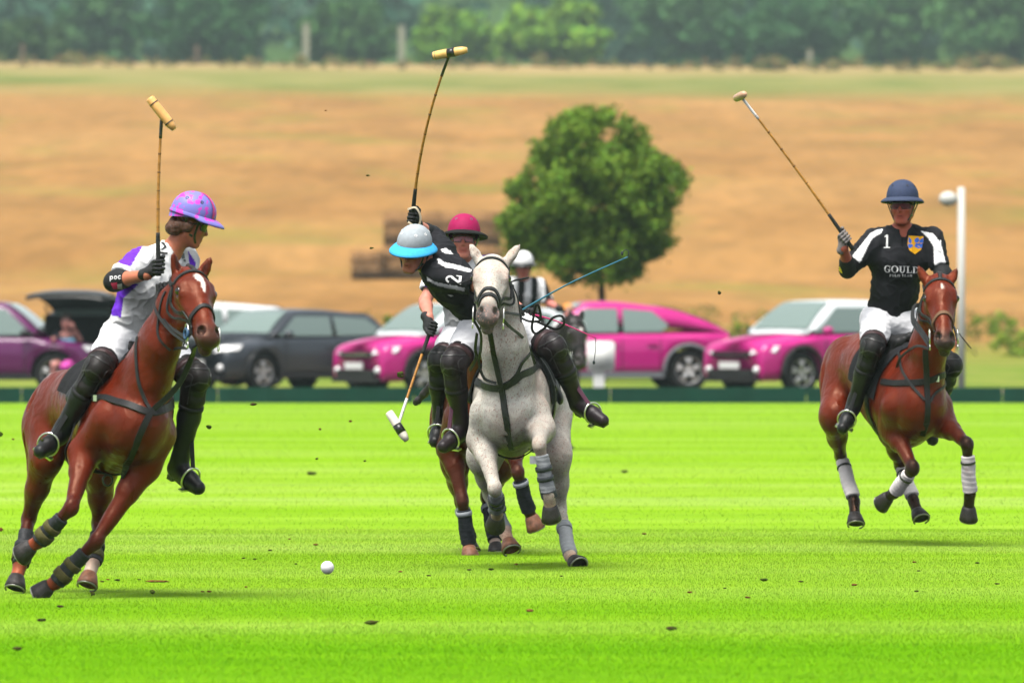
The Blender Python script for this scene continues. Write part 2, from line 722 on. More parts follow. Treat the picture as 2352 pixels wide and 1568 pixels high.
rough1 = ramp(lnt, nz_node(lnt, 1.0, 4, (.10, .045, 0), .4), [(.35, (.12, .15, .028)), (.55, (.21, .20, .055)), (.7, (.27, .22, .08))])
verge = ramp(lnt, nz_node(lnt, 1.0, 4, (.5, .25, 0), .4), [(.35, (.10, .17, .015)), (.55, (.17, .22, .03)), (.7, (.24, .22, .06))])
c = mixc(lnt, yband(245, 300, 60), verge, stub)
c = mixc(lnt, yband(735, 800, 90), c, rough1)
c = mixc(lnt, yband(835, 885, 40), c, (.34, .235, .10))
c = mixc(lnt, yband(940, 1000, 20), c, (.045, .09, .02))
lnt.links.new(c, lb.inputs['Base Color'])
lb.inputs['Roughness'].default_value = 1
lb.inputs['Specular IOR Level'].default_value = .05
land = mesh_obj('terrain', vs, fs, lm)
tag(land, 'dry stubble hillside rising beyond the parked cars', None, None, 'structure')

# pitch
xs = np.linspace(-60, 60, 13)
ys = np.linspace(-50, PITCH_END, 24)
XX, YY = np.meshgrid(xs, ys, indexing='ij')
vs = np.stack([XX, YY, XX * 0], -1).reshape(-1, 3)
I = np.arange(XX.size).reshape(XX.shape)
fs = np.stack([I[:-1, :-1], I[1:, :-1], I[1:, 1:], I[:-1, 1:]], -1).reshape(-1, 4)
tag(mesh_obj('polo_ground', vs, fs, gm), 'bright green mown polo pitch', None, None, 'structure')

# blades
def blades(n, y0, y1, hgt, wid):
    # even density over the view wedge
    y = np.sqrt(rng.uniform(y0 ** 2, y1 ** 2, n))
    x = rng.uniform(-1, 1, n) * (.047 * y + 2.2)
    h = hgt * rng.uniform(.55, 1.25, n)
    w = wid * rng.uniform(.7, 1.3, n)
    a = rng.uniform(0, math.pi, n)
    lx, ly = rng.normal(0, .45, n) * h, rng.normal(0, .45, n) * h
    dx, dy = np.cos(a) * w, np.sin(a) * w * .3
    v = np.stack([np.stack([x - dx, y - dy, np.full(n, -.003)], -1), np.stack([x + dx, y + dy, np.full(n, -.003)], -1), np.stack([x + lx, y + ly, h], -1)], 1)
    t = rng.normal(1.22, .13, n)
    col = np.stack([t * rng.normal(1, .10, n), t, t * 1.0], -1)
    dry = rng.random(n) < .012
    col[dry] = (2.2, 1.1, 5)
    return v.reshape(-1, 3), np.repeat(np.clip(col, .3, 6), 3, 0)


parts = [blades(180000, 49, 60, .013, .0018), blades(440000, 60, 84, .013, .0014), blades(130000, 84, PITCH_END - .2, .015, .0032)]
vs = np.concatenate([p[0] for p in parts])
cs = np.concatenate([p[1] for p in parts])
tag(mesh_obj('grass', vs, np.arange(len(vs)).reshape(-1, 3), bm_, cols=cs, smooth=False), 'short green grass blades covering the polo pitch', 'grass', None, 'stuff')

# side boards
BOARD = mat('green_board_paint', (.004, .045, .028), .55, .2, noise=.18, nscale=3, bump=.1)
sb_ = root('side_board', (0, PITCH_END, 0), 'low dark green side board along the far edge of the pitch', 'side board')
for i in range(11):
    x = -16.5 + i * 3.0 + 1.5
    MB().box((x, PITCH_END, .12), (2.985, .03, .24)).build('plank', BOARD, sb_, smooth=False)
    MB().box((x - 1.2, PITCH_END + .04, .11), (.05, .05, .24)).build('stake', BOARD, sb_, smooth=False)

# track behind the verge, visible right of the goal post
tv = [(-60, 190.0, .004), (60, 189.0, .004), (60, 196.0, .004), (-60, 197.5, .004)]
tag(mesh_obj('gravel_track', tv, [(0, 1, 2, 3)], mat('track_gravel', (.30, .24, .16), .95, .1, noise=.3, nscale=1.2)), 'pale gravel track behind the side board', None, None, 'structure')
print('ground', round(time.time() - T0, 1))


# ---------------------------------------------------------------- trees
LEAF = mat('leaf_green', attr=True, rough=.75, spec=.2)
lnt2 = LEAF.node_tree
lb2 = lnt2.nodes['Principled BSDF']
at2 = [n for n in lnt2.nodes if n.type == 'ATTRIBUTE'][0]
lt2 = lnt2.nodes.new('ShaderNodeBsdfTranslucent')
lnt2.links.new(at2.outputs['Color'], lt2.inputs['Color'])
lm2 = lnt2.nodes.new('ShaderNodeMixShader')
lm2.inputs[0].default_value = .3
lnt2.links.new(lb2.outputs[0], lm2.inputs[1])
lnt2.links.new(lt2.outputs[0], lm2.inputs[2])
lnt2.links.new(lm2.outputs[0], lnt2.nodes['Material Output'].inputs['Surface'])
BARK = mat('bark', (.10, .075, .05), .9, .1, noise=.4, nscale=8, bump=.6, bscale=20)


def leaf_cloud(centres, radii, n, size, base, var=.3, flatz=.9, fray=0.0):
    """leaf quads through clumps; centres Nx3, radii N"""
    w = np.asarray(radii) ** 2
    idx = rng.choice(len(centres), n, p=w / w.sum())
    d = rng.normal(size=(n, 3))
    d /= np.linalg.norm(d, axis=1)[:, None]
    r = rng.uniform(.35, 1.0, n) ** .5 * (1 + fray * np.abs(rng.normal(size=n)))
    p = centres[idx] + d * (np.asarray(radii)[idx] * r)[:, None] * (1, 1, flatz)
    nn = d + rng.normal(size=(n, 3)) * .8
    nn /= np.linalg.norm(nn, axis=1)[:, None]
    a = np.cross(nn, rng.normal(size=(n, 3)))
    a /= np.linalg.norm(a, axis=1)[:, None]
    b = np.cross(nn, a)
    s = (size * rng.uniform(.6, 1.3, n))[:, None]
    v = np.stack([p - a * s, p - b * s * .55, p + a * s, p + b * s * .55], 1).reshape(-1, 3)
    clump = rng.normal(1, var * .5, len(centres))[idx]
    t = clump * rng.normal(1, var * .5, n)
    col = np.asarray(base) * np.clip(t, .45, 1.7)[:, None]
    col[:, 0] *= rng.normal(1, .12, n)
    return v, np.arange(4 * n).reshape(-1, 4), np.repeat(col, 4, 0)


def tree(name, base, ch, crx, crz, n, size, col, label, group, trunk_r=.25, clumps=26, cat='tree', shape=None, cry=None, rr=(.20, .36), fill=False):
    base = np.asarray(base, float)
    o = root(name, base, label, cat, group)
    cc = base + (0, 0, ch)
    cry = cry or crx
    pts, rad = [], []
    if shape is not None:
        for dx, dz, r in shape:
            for k in range(5):
                pts.append(cc + V(dx + rng.normal() * r * .35, rng.uniform(-.7, .7) * cry * .8, dz + rng.normal() * r * .35))
                rad.append(r * rng.uniform(.55, .95))
    for _ in range(clumps):
        d = rng.normal(size=3)
        d /= np.linalg.norm(d)
        q = rng.uniform(.03, 1.0) ** (1 / 3.) * .95 if fill else rng.uniform(.45, .95) if rng.random() < .8 else rng.uniform(.0, .5)
        pts.append(cc + d * q * (crx, cry, crz))
        rad.append(rng.uniform(*rr) * min(crx, crz))
    pts = np.array(pts)
    v, f, c = leaf_cloud(pts, rad, n, size, col, fray=.3)
    mb = MB()
    top = cc - V(0, 0, crz * .2)
    mb.tube([base - V(0, 0, .2), base + (top - base) * .35 + V(trunk_r * .2, 0, 0), base + (top - base) * .75, top], [trunk_r * 1.25, trunk_r, trunk_r * .8, trunk_r * .45], 9)
    for k in range(0, len(pts), max(1, len(pts) // 12)):
        a = base + (top - base) * rng.uniform(.6, 1.0)
        mb.tube([a, (a + pts[k]) / 2 + V(0, 0, crz * .05), pts[k]], [trunk_r * .3, trunk_r * .16, trunk_r * .05], 6)
    mb.build('trunk', BARK, o)
    mesh_obj('crown', v, f, LEAF, o, cols=c, smooth=False)
    return o


def ground_at(x, y):
    return float(hill(np.array(x), np.array(y)))


# small broad tree in the verge, in front of the field
yt = 214.0
xt = (1384 - CX) / F * yt
b_ = (xt, yt, ground_at(xt, yt))
zc = CAMZ - (458 - HY) / F * yt - b_[2]
px = yt / F
OUTL = np.array([(1300, 258), (1375, 244), (1440, 266), (1488, 300), (1500, 350), (1542, 365), (1582, 402), (1572, 440), (1550, 470), (1562, 540), (1520, 588), (1480, 600), (1468, 640), (1420, 656), (1300, 650), (1235, 612), (1178, 636), (1150, 590), (1168, 560), (1140, 500), (1172, 470), (1162, 420), (1205, 392), (1190, 340), (1240, 322), (1262, 280)], float)


def leafy():
    pts, rad = [], []
    while len(pts) < 330:
        q = np.array([rng.uniform(1135, 1585), rng.uniform(240, 660)])
        # inside test and distance to the outline
        x, y = q
        ins = False
        dmin = 1e9
        for i in range(len(OUTL)):
            a, b = OUTL[i], OUTL[(i + 1) % len(OUTL)]
            if ((a[1] > y) != (b[1] > y)) and (x < (b[0] - a[0]) * (y - a[1]) / (b[1] - a[1]) + a[0]):
                ins = not ins
            t = np.clip((q - a) @ (b - a) / ((b - a) @ (b - a)), 0, 1)
            dmin = min(dmin, np.linalg.norm(a + (b - a) * t - q))
        if not ins:
            continue
        r = min(rng.uniform(12, 34), dmin * .8 + 5)
        dep = math.sqrt(max(0, 1 - ((x - 1362) / 225) ** 2 - ((y - 455) / 220) ** 2)) * 1.5 + .1
        pts.append(P(x, y, yt) + V(0, rng.uniform(-1, 1) * dep, 0))
        rad.append(r * px)
    return np.array(pts), rad


ltr = root('leafy_tree', b_, 'small leafy green tree standing behind the pink cars', 'tree')
pts, rad = leafy()
v, f, c = leaf_cloud(pts, rad, 46000, .056, (.14, .245, .022), .55, fray=.5)
mesh_obj('crown', v, f, LEAF, ltr, cols=c, smooth=False)
mb = MB()
b_ = np.array(b_)
top = P(1372, 430, yt)
mb.tube([b_ - V(0, 0, .2), b_ * .6 + top * .4 + V(.03, 0, 0), b_ * .25 + top * .75, top], [.085, .068, .055, .03], 9)
for k in range(0, len(pts), 14):
    a = b_ + (top - b_) * rng.uniform(.5, 1.0)
    mb.tube([a, (a + pts[k]) / 2 + V(0, 0, .08), pts[k]], [.026, .015, .005], 6)
mb.build('trunk', BARK, ltr)

FT = 'trees on the skyline'
far = [  # x, crown centre y, half width, half height (picture grid), distance, colour, label
    (470, 60, 175, 110, 980, (0.037, 0.125, 0.032), 'large dark green tree left of the two pale posts'),
    (790, 85, 120, 85, 990, (0.056, 0.148, 0.029), 'mid green tree rising behind the two pale posts'),
    (1045, 100, 100, 80, 955, (0.162, 0.340, 0.023), 'low round yellow-green tree right of the two pale posts'),
    (1255, 82, 150, 85, 960, (0.186, 0.367, 0.023), 'broad yellow-green round tree above the small leafy tree'),
    (60, 110, 115, 65, 955, (0.050, 0.107, 0.026), 'low dark olive tree at the far left of the skyline'),
    (235, 60, 95, 110, 1030, (0.068, 0.174, 0.049), 'pale hazy tree between the olive tree and the large dark tree'),
    (1570, 55, 140, 110, 1030, (0.068, 0.174, 0.046), 'hazy green tree above the slanting mallet head'),
    (1800, 65, 190, 105, 990, (0.045, 0.136, 0.039), 'wide dark green tree right of the slanting mallet head'),
    (2060, 40, 130, 120, 1040, (0.068, 0.171, 0.042), 'hazy tree above the navy helmet'),
    (2270, 60, 140, 110, 1020, (0.075, 0.182, 0.046), 'light green tree at the far right of the skyline'),
]
for x, y, rw, rh, d, col, lab in far:
    s_ = d / F
    gx = (x - CX) * s_
    gz = ground_at(gx, d) - 1.0
    cz = CAMZ - (y - HY) * s_
    tree('skyline_tree', (gx, d, gz), cz - gz, rw * s_, rh * s_ * 1.05, 3200, .5, col, lab, FT, .3, 70, rr=(.16, .30))

# woodland covering the hill behind
nw = 420
wy = rng.uniform(1080, 2300, nw)
wx = rng.uniform(-.056, .056, nw) * wy
wr = rng.uniform(4.0, 8.0, nw)
wz = hill(wx, wy) + wr * .9
cen, rad = [], []
for i in range(nw):
    for k in range(7):
        d = rng.normal(size=3)
        d /= np.linalg.norm(d)
        cen.append(V(wx[i], wy[i], wz[i]) + d * wr[i] * .55)
        rad.append(wr[i] * rng.uniform(.35, .6))
v, f, c = leaf_cloud(np.array(cen), rad, 60000, 1.1, (.042, .115, .062), .5)
tag(mesh_obj('woodland', v, f, LEAF, cols=c, smooth=False), 'hazy green woodland on the hill behind the skyline trees', 'woodland', None, 'stuff')

# dry hedge and scrub along the crest
cen, rad, hc_ = [], [], []
for i in range(260):
    y = rng.uniform(872, 905)
    x = rng.uniform(-.05, .05) * y
    r = rng.uniform(.15, .42) * (1.0 + 1.0 * max(0, math.sin(x * .35 + 1.1)) ** 4)
    if x > 20:
        r *= 1.3
    cen.append(V(x, y, ground_at(x, y) + r * .5))
    rad.append(r)
v, f, c = leaf_cloud(np.array(cen), rad, 7000, .18, (.26, .20, .08), .35)
c *= np.where(rng.random(len(c) // 4).repeat(4)[:, None] < .35, (.5, 1.0, .4), (1.0, .92, .9))
tag(mesh_obj('dry_scrub', v, f, LEAF, cols=c, smooth=False), 'dry brown scrub and grass along the field crest', 'scrub', None, 'stuff')

# weeds and shrubs at the foot of the field
WL = 'weedy shrubs behind the parked cars'
for x, y, r, d, col, lab in ((2285, 775, 40, 300, (.24, .36, .035), 'leafy green shrub right of the goal post'), (2335, 808, 40, 262, (.26, .38, .035), 'low bright green shrub at the right edge of the picture'),
                             (915, 735, 24, 300, (.20, .29, .02), 'bright green weed clump behind the pink hatchback bonnet'), (520, 718, 30, 310, (.15, .22, .025), 'green weed clump above the white car roof'),
                             (1700, 772, 26, 290, (.22, .28, .025), 'yellow-green weed clump between the two pink cars')):
    s_ = d / F
    gx = (x - CX) * s_
    gz = ground_at(gx, d)
    cz = CAMZ - (y - HY) * s_
    tree('weed_shrub', (gx, d, gz), max(cz - gz, .2), r * s_ * 1.7, max(r * s_ * .8, .22), 700, .06, col, lab, WL, .008, 20, 'shrub', rr=(.18, .4), fill=True)
cen, rad = [], []
for i in range(420):
    y = rng.uniform(262, 335)
    x = rng.uniform(-.05, .05) * y
    r = rng.uniform(.08, .22)
    cen.append(V(x, y, ground_at(x, y) + r * .8))
    rad.append(r)
v, f, c = leaf_cloud(np.array(cen), rad, 9000, .06, (.24, .25, .05), .5, fray=.5)
tag(mesh_obj('weeds', v, f, LEAF, cols=c, smooth=False), 'low yellow-green weeds along the foot of the stubble field', 'weeds', None, 'stuff')

# pale posts on the crest
PP = mat('weathered_white_post', (.36, .35, .24), .8, .2, noise=.2, nscale=2)
for x, y0, y1, lab in ((703, 57, 148, 'taller pale post on the crest in front of the dark tree'), (922, 62, 142, 'pale post on the crest beside the yellow-green tree')):
    d = 900.0
    s_ = d / F
    gx = (x - CX) * s_
    gz = ground_at(gx, d)
    o = root('marker_post', (gx, d, gz), lab, 'post', 'pale posts on the crest')
    zt = CAMZ - (y0 - HY) * s_
    MB().box((gx, d, (gz - .3 + zt) / 2), (.46, .4, zt - gz + .3)).build('shaft', PP, o, smooth=False)
    MB().box((gx, d, zt + .06), (.54, .48, .10)).build('cap', PP, o, smooth=False)
FP = mat('fence_post_wood', (.16, .11, .07), .9, .1)
for x, lab in ((52, 'short fence post at the far left of the crest'), (452, 'short fence post on the crest below the dark tree'), (1860, 'short pale fence post on the crest below the wide tree')):
    d = 890.0
    s_ = d / F
    gx = (x - CX) * s_
    gz = ground_at(gx, d)
    o = root('fence_post', (gx, d, gz), lab, 'post', 'fence posts on the crest')
    MB().box((gx, d, gz + .55), (.35, .3, 1.5)).build('shaft', PP if x > 1500 else FP, o, smooth=False)
    MB().add([(gx - .19, d - .16, gz + 1.3), (gx + .19, d - .16, gz + 1.3), (gx + .19, d + .16, gz + 1.3), (gx - .19, d + .16, gz + 1.3), (gx, d, gz + 1.5)], [(0, 1, 4), (1, 2, 4), (2, 3, 4), (3, 0, 4)]).build('cap', FP, o, smooth=False)

# straw bales
STRAW = mat('straw', (.27, .145, .060), .95, .1, noise=.35, nscale=5, bump=.8, bscale=25)
TWINE = mat('twine', (.25, .14, .06), .8)
yb_ = 405.0
sb2 = yb_ / F


def bale(x0, x1, yb0, yb1, depth, dy, lab):
    z0, z1 = CAMZ - (yb0 - HY) * sb2, CAMZ - (yb1 - HY) * sb2
    xa, xb = (x0 - CX) * sb2, (x1 - CX) * sb2
    o = root('straw_bale', ((xa + xb) / 2, yb_ + dy, z0), lab, 'straw bale', 'straw bales in the field')
    bm = bmesh.new()
    bmesh.ops.create_cube(bm, size=1)
    bmesh.ops.bevel(bm, geom=bm.edges[:], offset=.03, segments=2, affect='EDGES')
    bmesh.ops.subdivide_edges(bm, edges=bm.edges[:], cuts=2, use_grid_fill=True)
    vs = []
    for v in bm.verts:
        p = V(*v.co) * (xb - xa + .0, depth, z1 - z0 + .0) + V((xa + xb) / 2, yb_ + dy, (z0 + z1) / 2)
        vs.append(p + V(*mnoise.noise_vector(Vector(p * 2.5))) * .05)
    bm.verts.index_update()
    fs = [[v.index for v in f.verts] for f in bm.faces]
    bm.free()
    mesh_obj('straw_block', vs, fs, STRAW, o)
    for t in (.3, .7):
        z = z0 + (z1 - z0) * t
        MB().box(((xa + xb) / 2, yb_ + dy - depth / 2 - .02, z), (xb - xa - .06, .02, .03)).build('twine', TWINE, o, smooth=False)


bale(808, 880, 640, 576, 2.2, 0, 'single low straw bale at the left end of the stack')
bale(880, 1016, 640, 563, 2.2, .3, 'bottom straw bale directly behind the grey helmet')
bale(1016, 1152, 640, 563, 2.2, .3, 'bottom straw bale of the stack nearest the tree')
bale(882, 1015, 564, 487, 2.0, .4, 'top straw bale of the stack behind the raised mallet grip')
bale(1015, 1150, 564, 487, 2.0, .4, 'top straw bale of the stack behind the crimson helmet')
print('trees', round(time.time() - T0, 1))
# ================================================================ horses
LEATHER = mat('black_leather', (.010, .0098, .0098), .5, .25, noise=.35, nscale=30, bump=.12, bscale=160)
LEATHER_G = mat('worn_grey_leather', (.020, .021, .021), .55, .25, noise=.3, nscale=40, bump=.1, bscale=200)
BROWNL = mat('brown_leather', (.10, .042, .03), .4, .5, noise=.3, nscale=40)
STEEL = mat('steel', (.62, .61, .58), .28, .5, metal=1.0, noise=.15, nscale=60)
EYE = mat('eye_dark', (.012, .008, .006), .06, .8)
HOOF = mat('hoof_horn', (.022, .018, .016), .55, .35, noise=.45, nscale=35, bump=.3, bscale=70)
HOOFP = mat('pale_hoof_horn', (.20, .085, .045), .55, .35, noise=.5, nscale=30, bump=.3, bscale=70)
TAILM = mat('black_tail_hair', (.015, .012, .012), .6, bump=.6, bscale=60)
IRON = mat('horseshoe_iron', (.3, .29, .27), .4, .5, metal=.8)


def coat_material(name, fleck=None, striate=.35, rough=.42, coatw=.0, tint=(1, 1, 1)):
    m = mat(name, rough=rough, spec=.34, attr=True, noise=.22, nscale=6, bump=.0, coat=coatw)
    nt = m.node_tree
    b = nt.nodes['Principled BSDF']
    b.inputs['Specular Tint'].default_value = (*tint, 1)
    tc = nt.nodes.new('ShaderNodeTexCoord')
    if fleck:
        # flea-bitten flecks plus grey mottling
        prev = b.inputs['Base Color'].links[0].from_socket
        for scale, lo, hi, colr, fac, st in ((95, .57, .66, fleck, .7, (1, 1, .6)), (8, .46, .72, (.25, .24, .22), .55, (1, 1, 1)), (150, .60, .67, (.14, .09, .08), .6, (1, 1, .6)), (4.5, .50, .70, (.55, .36, .30), .28, (1, 1, 1))):
            mp = nt.nodes.new('ShaderNodeMapping')
            mp.inputs['Scale'].default_value = st
            nt.links.new(tc.outputs['Object'], mp.inputs[0])
            nz = nt.nodes.new('ShaderNodeTexNoise')
            nz.inputs['Scale'].default_value = scale
            nz.inputs['Detail'].default_value = 2
            nt.links.new(mp.outputs[0], nz.inputs['Vector'])
            r = nt.nodes.new('ShaderNodeMapRange')
            r.inputs[1].default_value, r.inputs[2].default_value = lo, hi
            r.inputs[4].default_value = fac
            nt.links.new(nz.outputs[0], r.inputs[0])
            mx = nt.nodes.new('ShaderNodeMix')
            mx.data_type = 'RGBA'
            nt.links.new(r.outputs[0], mx.inputs['Factor'])
            nt.links.new(prev, mx.inputs['A'])
            mx.inputs['B'].default_value = (*colr, 1)
            prev = mx.outputs['Result']
        nt.links.new(prev, b.inputs['Base Color'])
    # hair grain and soft muscle / vein relief
    n1 = nt.nodes.new('ShaderNodeTexNoise')
    n1.inputs['Scale'].default_value = 11
    n1.inputs['Detail'].default_value = 5
    n1.inputs['Distortion'].default_value = 1.8
    n2 = nt.nodes.new('ShaderNodeTexNoise')
    n2.inputs['Scale'].default_value = 150
    mp = nt.nodes.new('ShaderNodeMapping')
    mp.inputs['Scale'].default_value = (1, 1, .3)
    nt.links.new(tc.outputs['Object'], mp.inputs[0])
    nt.links.new(mp.outputs[0], n2.inputs['Vector'])
    nt.links.new(tc.outputs['Object'], n1.inputs['Vector'])
    b1 = nt.nodes.new('ShaderNodeBump')
    b1.inputs['Strength'].default_value = striate
    b1.inputs['Distance'].default_value = .02
    b2 = nt.nodes.new('ShaderNodeBump')
    b2.inputs['Strength'].default_value = .15
    b2.inputs['Distance'].default_value = .003
    n0 = nt.nodes.new('ShaderNodeTexNoise')
    n0.inputs['Scale'].default_value = 4.2
    n0.inputs['Detail'].default_value = 2
    n0.inputs['Distortion'].default_value = 1.5
    nt.links.new(tc.outputs['Object'], n0.inputs['Vector'])
    b0 = nt.nodes.new('ShaderNodeBump')
    b0.inputs['Strength'].default_value = .25
    b0.inputs['Distance'].default_value = .06
    nt.links.new(n0.outputs[0], b0.inputs['Height'])
    nt.links.new(b0.outputs[0], b1.inputs['Normal'])
    nr = nt.nodes.new('ShaderNodeTexNoise')
    nr.inputs['Scale'].default_value = 22
    nr.inputs['Detail'].default_value = 4
    nt.links.new(mp.outputs[0], nr.inputs['Vector'])
    rr_ = nt.nodes.new('ShaderNodeMapRange')
    rr_.inputs[1].default_value, rr_.inputs[2].default_value = .3, .7
    rr_.inputs[3].default_value, rr_.inputs[4].default_value = rough - .12, rough + .2
    nt.links.new(nr.outputs[0], rr_.inputs[0])
    nt.links.new(rr_.outputs[0], b.inputs['Roughness'])
    nt.links.new(n1.outputs[0], b1.inputs['Height'])
    nt.links.new(n2.outputs[0], b2.inputs['Height'])
    nt.links.new(b1.outputs[0], b2.inputs['Normal'])
    nt.links.new(b2.outputs[0], b.inputs['Normal'])
    return m


def frame_rows(f, u):
    f = nrm(f)
    s = nrm(np.cross(u, f))
    u = np.cross(f, s)
    return f, s, u


def horse_frame(c):
    Y0 = c['Y']
    J = {}
    for k, v in c['j'].items():
        J[k] = P(v[0], v[1], Y0 + v[2])
    Fw = nrm(J['chest'] - J['pelvis'])
    up = nrm(c.get('up', (0, 0, 1)))
    Fw, S, U = frame_rows(Fw, up)            # S = the horse's left
    return J, Fw, S, U


def build_horse(c, label, group='polo ponies'):
    J, Fw, S, U = horse_frame(c)
    coat, point, muzc = [np.asarray(q, float) for q in (c['coat'], c['point'], c['muzzle_col'])]
    low = np.asarray(c.get('low', point), float)
    ctr = J['girth'].copy()
    rt = root('polo_pony', (ctr[0], ctr[1], 0), label, 'horse', group)
    s = Sculpt()
    pel, loi, bar, gir, che = [J[k] for k in ('pelvis', 'loin', 'barrel', 'girth', 'chest')]
    w = c.get('width', 1.0)
    R = np.stack([Fw, S, U])
    # trunk
    spine = catmull([np.append(pel - Fw * .12 - U * .03, (.21, .95)), np.append(pel, (.25, .92)), np.append(loi, (.255, .90)), np.append(bar - U * .01, (.305, .84)),
                     np.append(gir, (.335, .76)), np.append(che, (.245, .82)), np.append(che + Fw * .08, (.19, .9))], 6)
    for a, b in zip(spine[:-1], spine[1:]):
        s.rc(a[:3], a[3], b[:3], b[3], .006, coat, (S, (a[4] + b[4]) / 2 * w))
    s.rc(loi + U * .17, .09, pel + U * .15, .10, .08, coat)
    s.rc(gir + U * .31 - Fw * .14, .075, gir + U * .25 + Fw * .16, .09, .09, coat)
    s.rc(gir + U * .31 - Fw * .14, .075, loi + U * .18, .085, .09, coat)
    for sg, n in ((-1, 'r'), (1, 'l')):
        # haunch
        s.el(pel + S * sg * .135 - U * .03 + Fw * .02, (.25, .145, .27), R, .05, coat)
        s.el(pel + S * sg * .12 + U * .12 + Fw * .08, (.17, .10, .12), R, .018, coat)
        hip = pel + S * sg * .14 - U * .08
        st, hk, ft, hf = J['stifle_' + n], J['hock_' + n], J['hfet_' + n], J['hhoof_' + n]
        s.rc(hip, .185, st, .125, .06, coat, (S, .75))
        s.rc(pel + S * sg * .14 - U * .1 - Fw * .12, .13, st * .45 + hk * .55 - Fw * .03, .07, .05, coat, (S, .7))
        mid = st * .5 + hk * .5
        up_h = st * .12 + hk * .88
        hd = nrm(ft - hk)
        fr = nrm(np.cross(hd, S))
        s.rc(st, .122, mid, .082, .05, coat, (S, .78))
        s.rc(mid, .082, up_h, .050, .03, coat * .5 + point * .5, (S, .85))
        s.rc(up_h, .046, hk, .052, .02, point, (S, .8))
        s.rc(hk - fr * .035 + (mid - hk) * .12, .024, hk - fr * .03 - (mid - hk) * .08, .03, .025, point)
        s.rc(hk, .05, hk + hd * .09, .037, .02, point, (S, .85))
        s.rc(hk + hd * .08, .036, ft - hd * .05, .031, .02, low)
        s.rc(hk + hd * .08 - fr * .02, .02, ft - hd * .04 - fr * .018, .02, .012, low)
        s.el(ft, (.043, .040, .045), np.stack([fr, S, hd]), .02, low)
        pd = nrm(hf - ft)
        cor = ft + (hf - ft) * .58
        s.rc(ft, .038, cor, .041, .02, c.get('past_h' + n, low))
        # shoulder and foreleg
        pos = che + S * sg * .145 * w - U * .02
        el_, kn, ff, fh = J['elbow_' + n], J['knee_' + n], J['fet_' + n], J['hoof_' + n]
        s.rc(gir + U * .2 + Fw * .03 + S * sg * .085, .085, pos, .112, .022, coat, (S, .8))
        s.rc(gir + U * .05 - Fw * .1 + S * sg * .13, .1, el_ - Fw * .05, .085, .022, coat, (S, .8))
        s.el(che + Fw * .09 - U * .07 + S * sg * .075, (.095, .082, .125), R, .014, coat)
        s.rc(pos, .112, el_, .092, .05, coat)
        m1 = el_ * .65 + kn * .35
        m2 = el_ * .15 + kn * .85
        fd = nrm(kn - el_)
        cd = nrm(ff - kn)
        ffr = nrm(np.cross(fd, S))
        cfr = nrm(np.cross(cd, S))
        s.rc(el_, .092, m1, .072, .04, coat)
        s.rc(m1 + ffr * .016, .060, m2, .043, .018, coat * .65 + point * .35)
        kf = nrm(ffr + cfr)
        s.el(kn + kf * .006, (.040, .044, .060), np.stack([kf, S, nrm(np.cross(kf, S))]), .035, point)
        s.rc(kn, .043, kn + cd * .07, .034, .02, point)
        s.rc(kn + cd * .06, .031, ff - cd * .04, .028, .015, low)
        s.rc(kn + cd * .06 - cfr * .022, .018, ff - cd * .03 - cfr * .02, .019, .012, low)
        s.el(ff - cfr * .006, (.042, .039, .044), np.stack([cfr, S, cd]), .02, low)
        corf = ff + (fh - ff) * .58
        s.rc(ff, .037, corf, .040, .02, c.get('past_' + n, low))
        J['cor_' + n], J['hcor_' + n] = corf, cor
        # grooves between the long muscles of the quarter and behind the elbow
        s.rc(pel + S * sg * .285 + U * .10 + Fw * .01, .016, st * .55 + hk * .45 + S * sg * .085 - Fw * .05, .016, .03, sub=True)
        s.rc(pel + S * sg * .275 + U * .06 - Fw * .11, .013, st * .5 + hk * .5 + S * sg * .06 - Fw * .10, .013, .03, sub=True)
        s.rc(m1 + ffr * .072 + S * sg * .028, .009, kn + ffr * .058 + S * sg * .016 - fd * .08, .006, .014, sub=True)
    s.rc(che + Fw * .205 + U * .02, .012, che + Fw * .175 - U * .20, .014, .025, sub=True)
    # belly towards the girth, brisket
    s.el(gir - U * .19, (.26, .13, .15), R, .06, coat)
    # neck
    nk = [(P(x, y, c['Y'] + d), r, f) for x, y, d, r, f in c['neck']]
    poll, muz = J['poll'], J['muz']
    D = nrm(muz - poll)
    L = nrm(np.asarray(c['lat'], float))
    L = nrm(L - D * (L @ D))
    N = nrm(np.cross(L, D))
    if N[1] > 0:
        N = -N
    Lh = np.linalg.norm(muz - poll)
    nS = [S * (1 - t) + L * t for t in np.linspace(0, 1, len(nk) + 1)]
    prev = (gir + U * .05 + Fw * .12, .25, .62)
    for i, q in enumerate(nk):
        s.rc(prev[0], prev[1], q[0], q[1], .05, coat, (nS[i], (prev[2] + q[2]) / 2))
        prev = q
    s.rc(prev[0], prev[1], poll + D * .06 - N * .05, .10, .05, coat, (L, .8))

    hw = c.get('headw', 1.12)

    def hp(t, l, n_):
        return poll + D * (t * Lh) + L * l * hw + N * n_ * hw
    hs = Lh / .62
    HR = np.stack([D, L, N])
    hv = V(1, hw, hw)
    # head
    s.rc(hp(.02, 0, -.04), .085 * hw, hp(.25, 0, -.02), .098 * hw, .04, coat)
    s.el(hp(.26, 0, -.005), V(.13, .098, .075) * hv, HR, .03, coat)
    for sg in (-1, 1):
        s.el(hp(.30, sg * .045, -.115), V(.14, .042, .115) * hv, HR, .03, coat)            # cheek / jaw plate
        s.rc(hp(.22, sg * .075, .028), .024 * hw, hp(.33, sg * .083, .016), .020 * hw, .025, coat)      # brow ridge
        s.rc(hp(.36, sg * .072, -.02), .022 * hw, hp(.60, sg * .045, -.015), .016 * hw, .02, coat)     # facial crest
        s.el(hp(.885, sg * .036, .002), V(.055, .030, .045) * hv, HR, .018, muzc)           # nostril wing
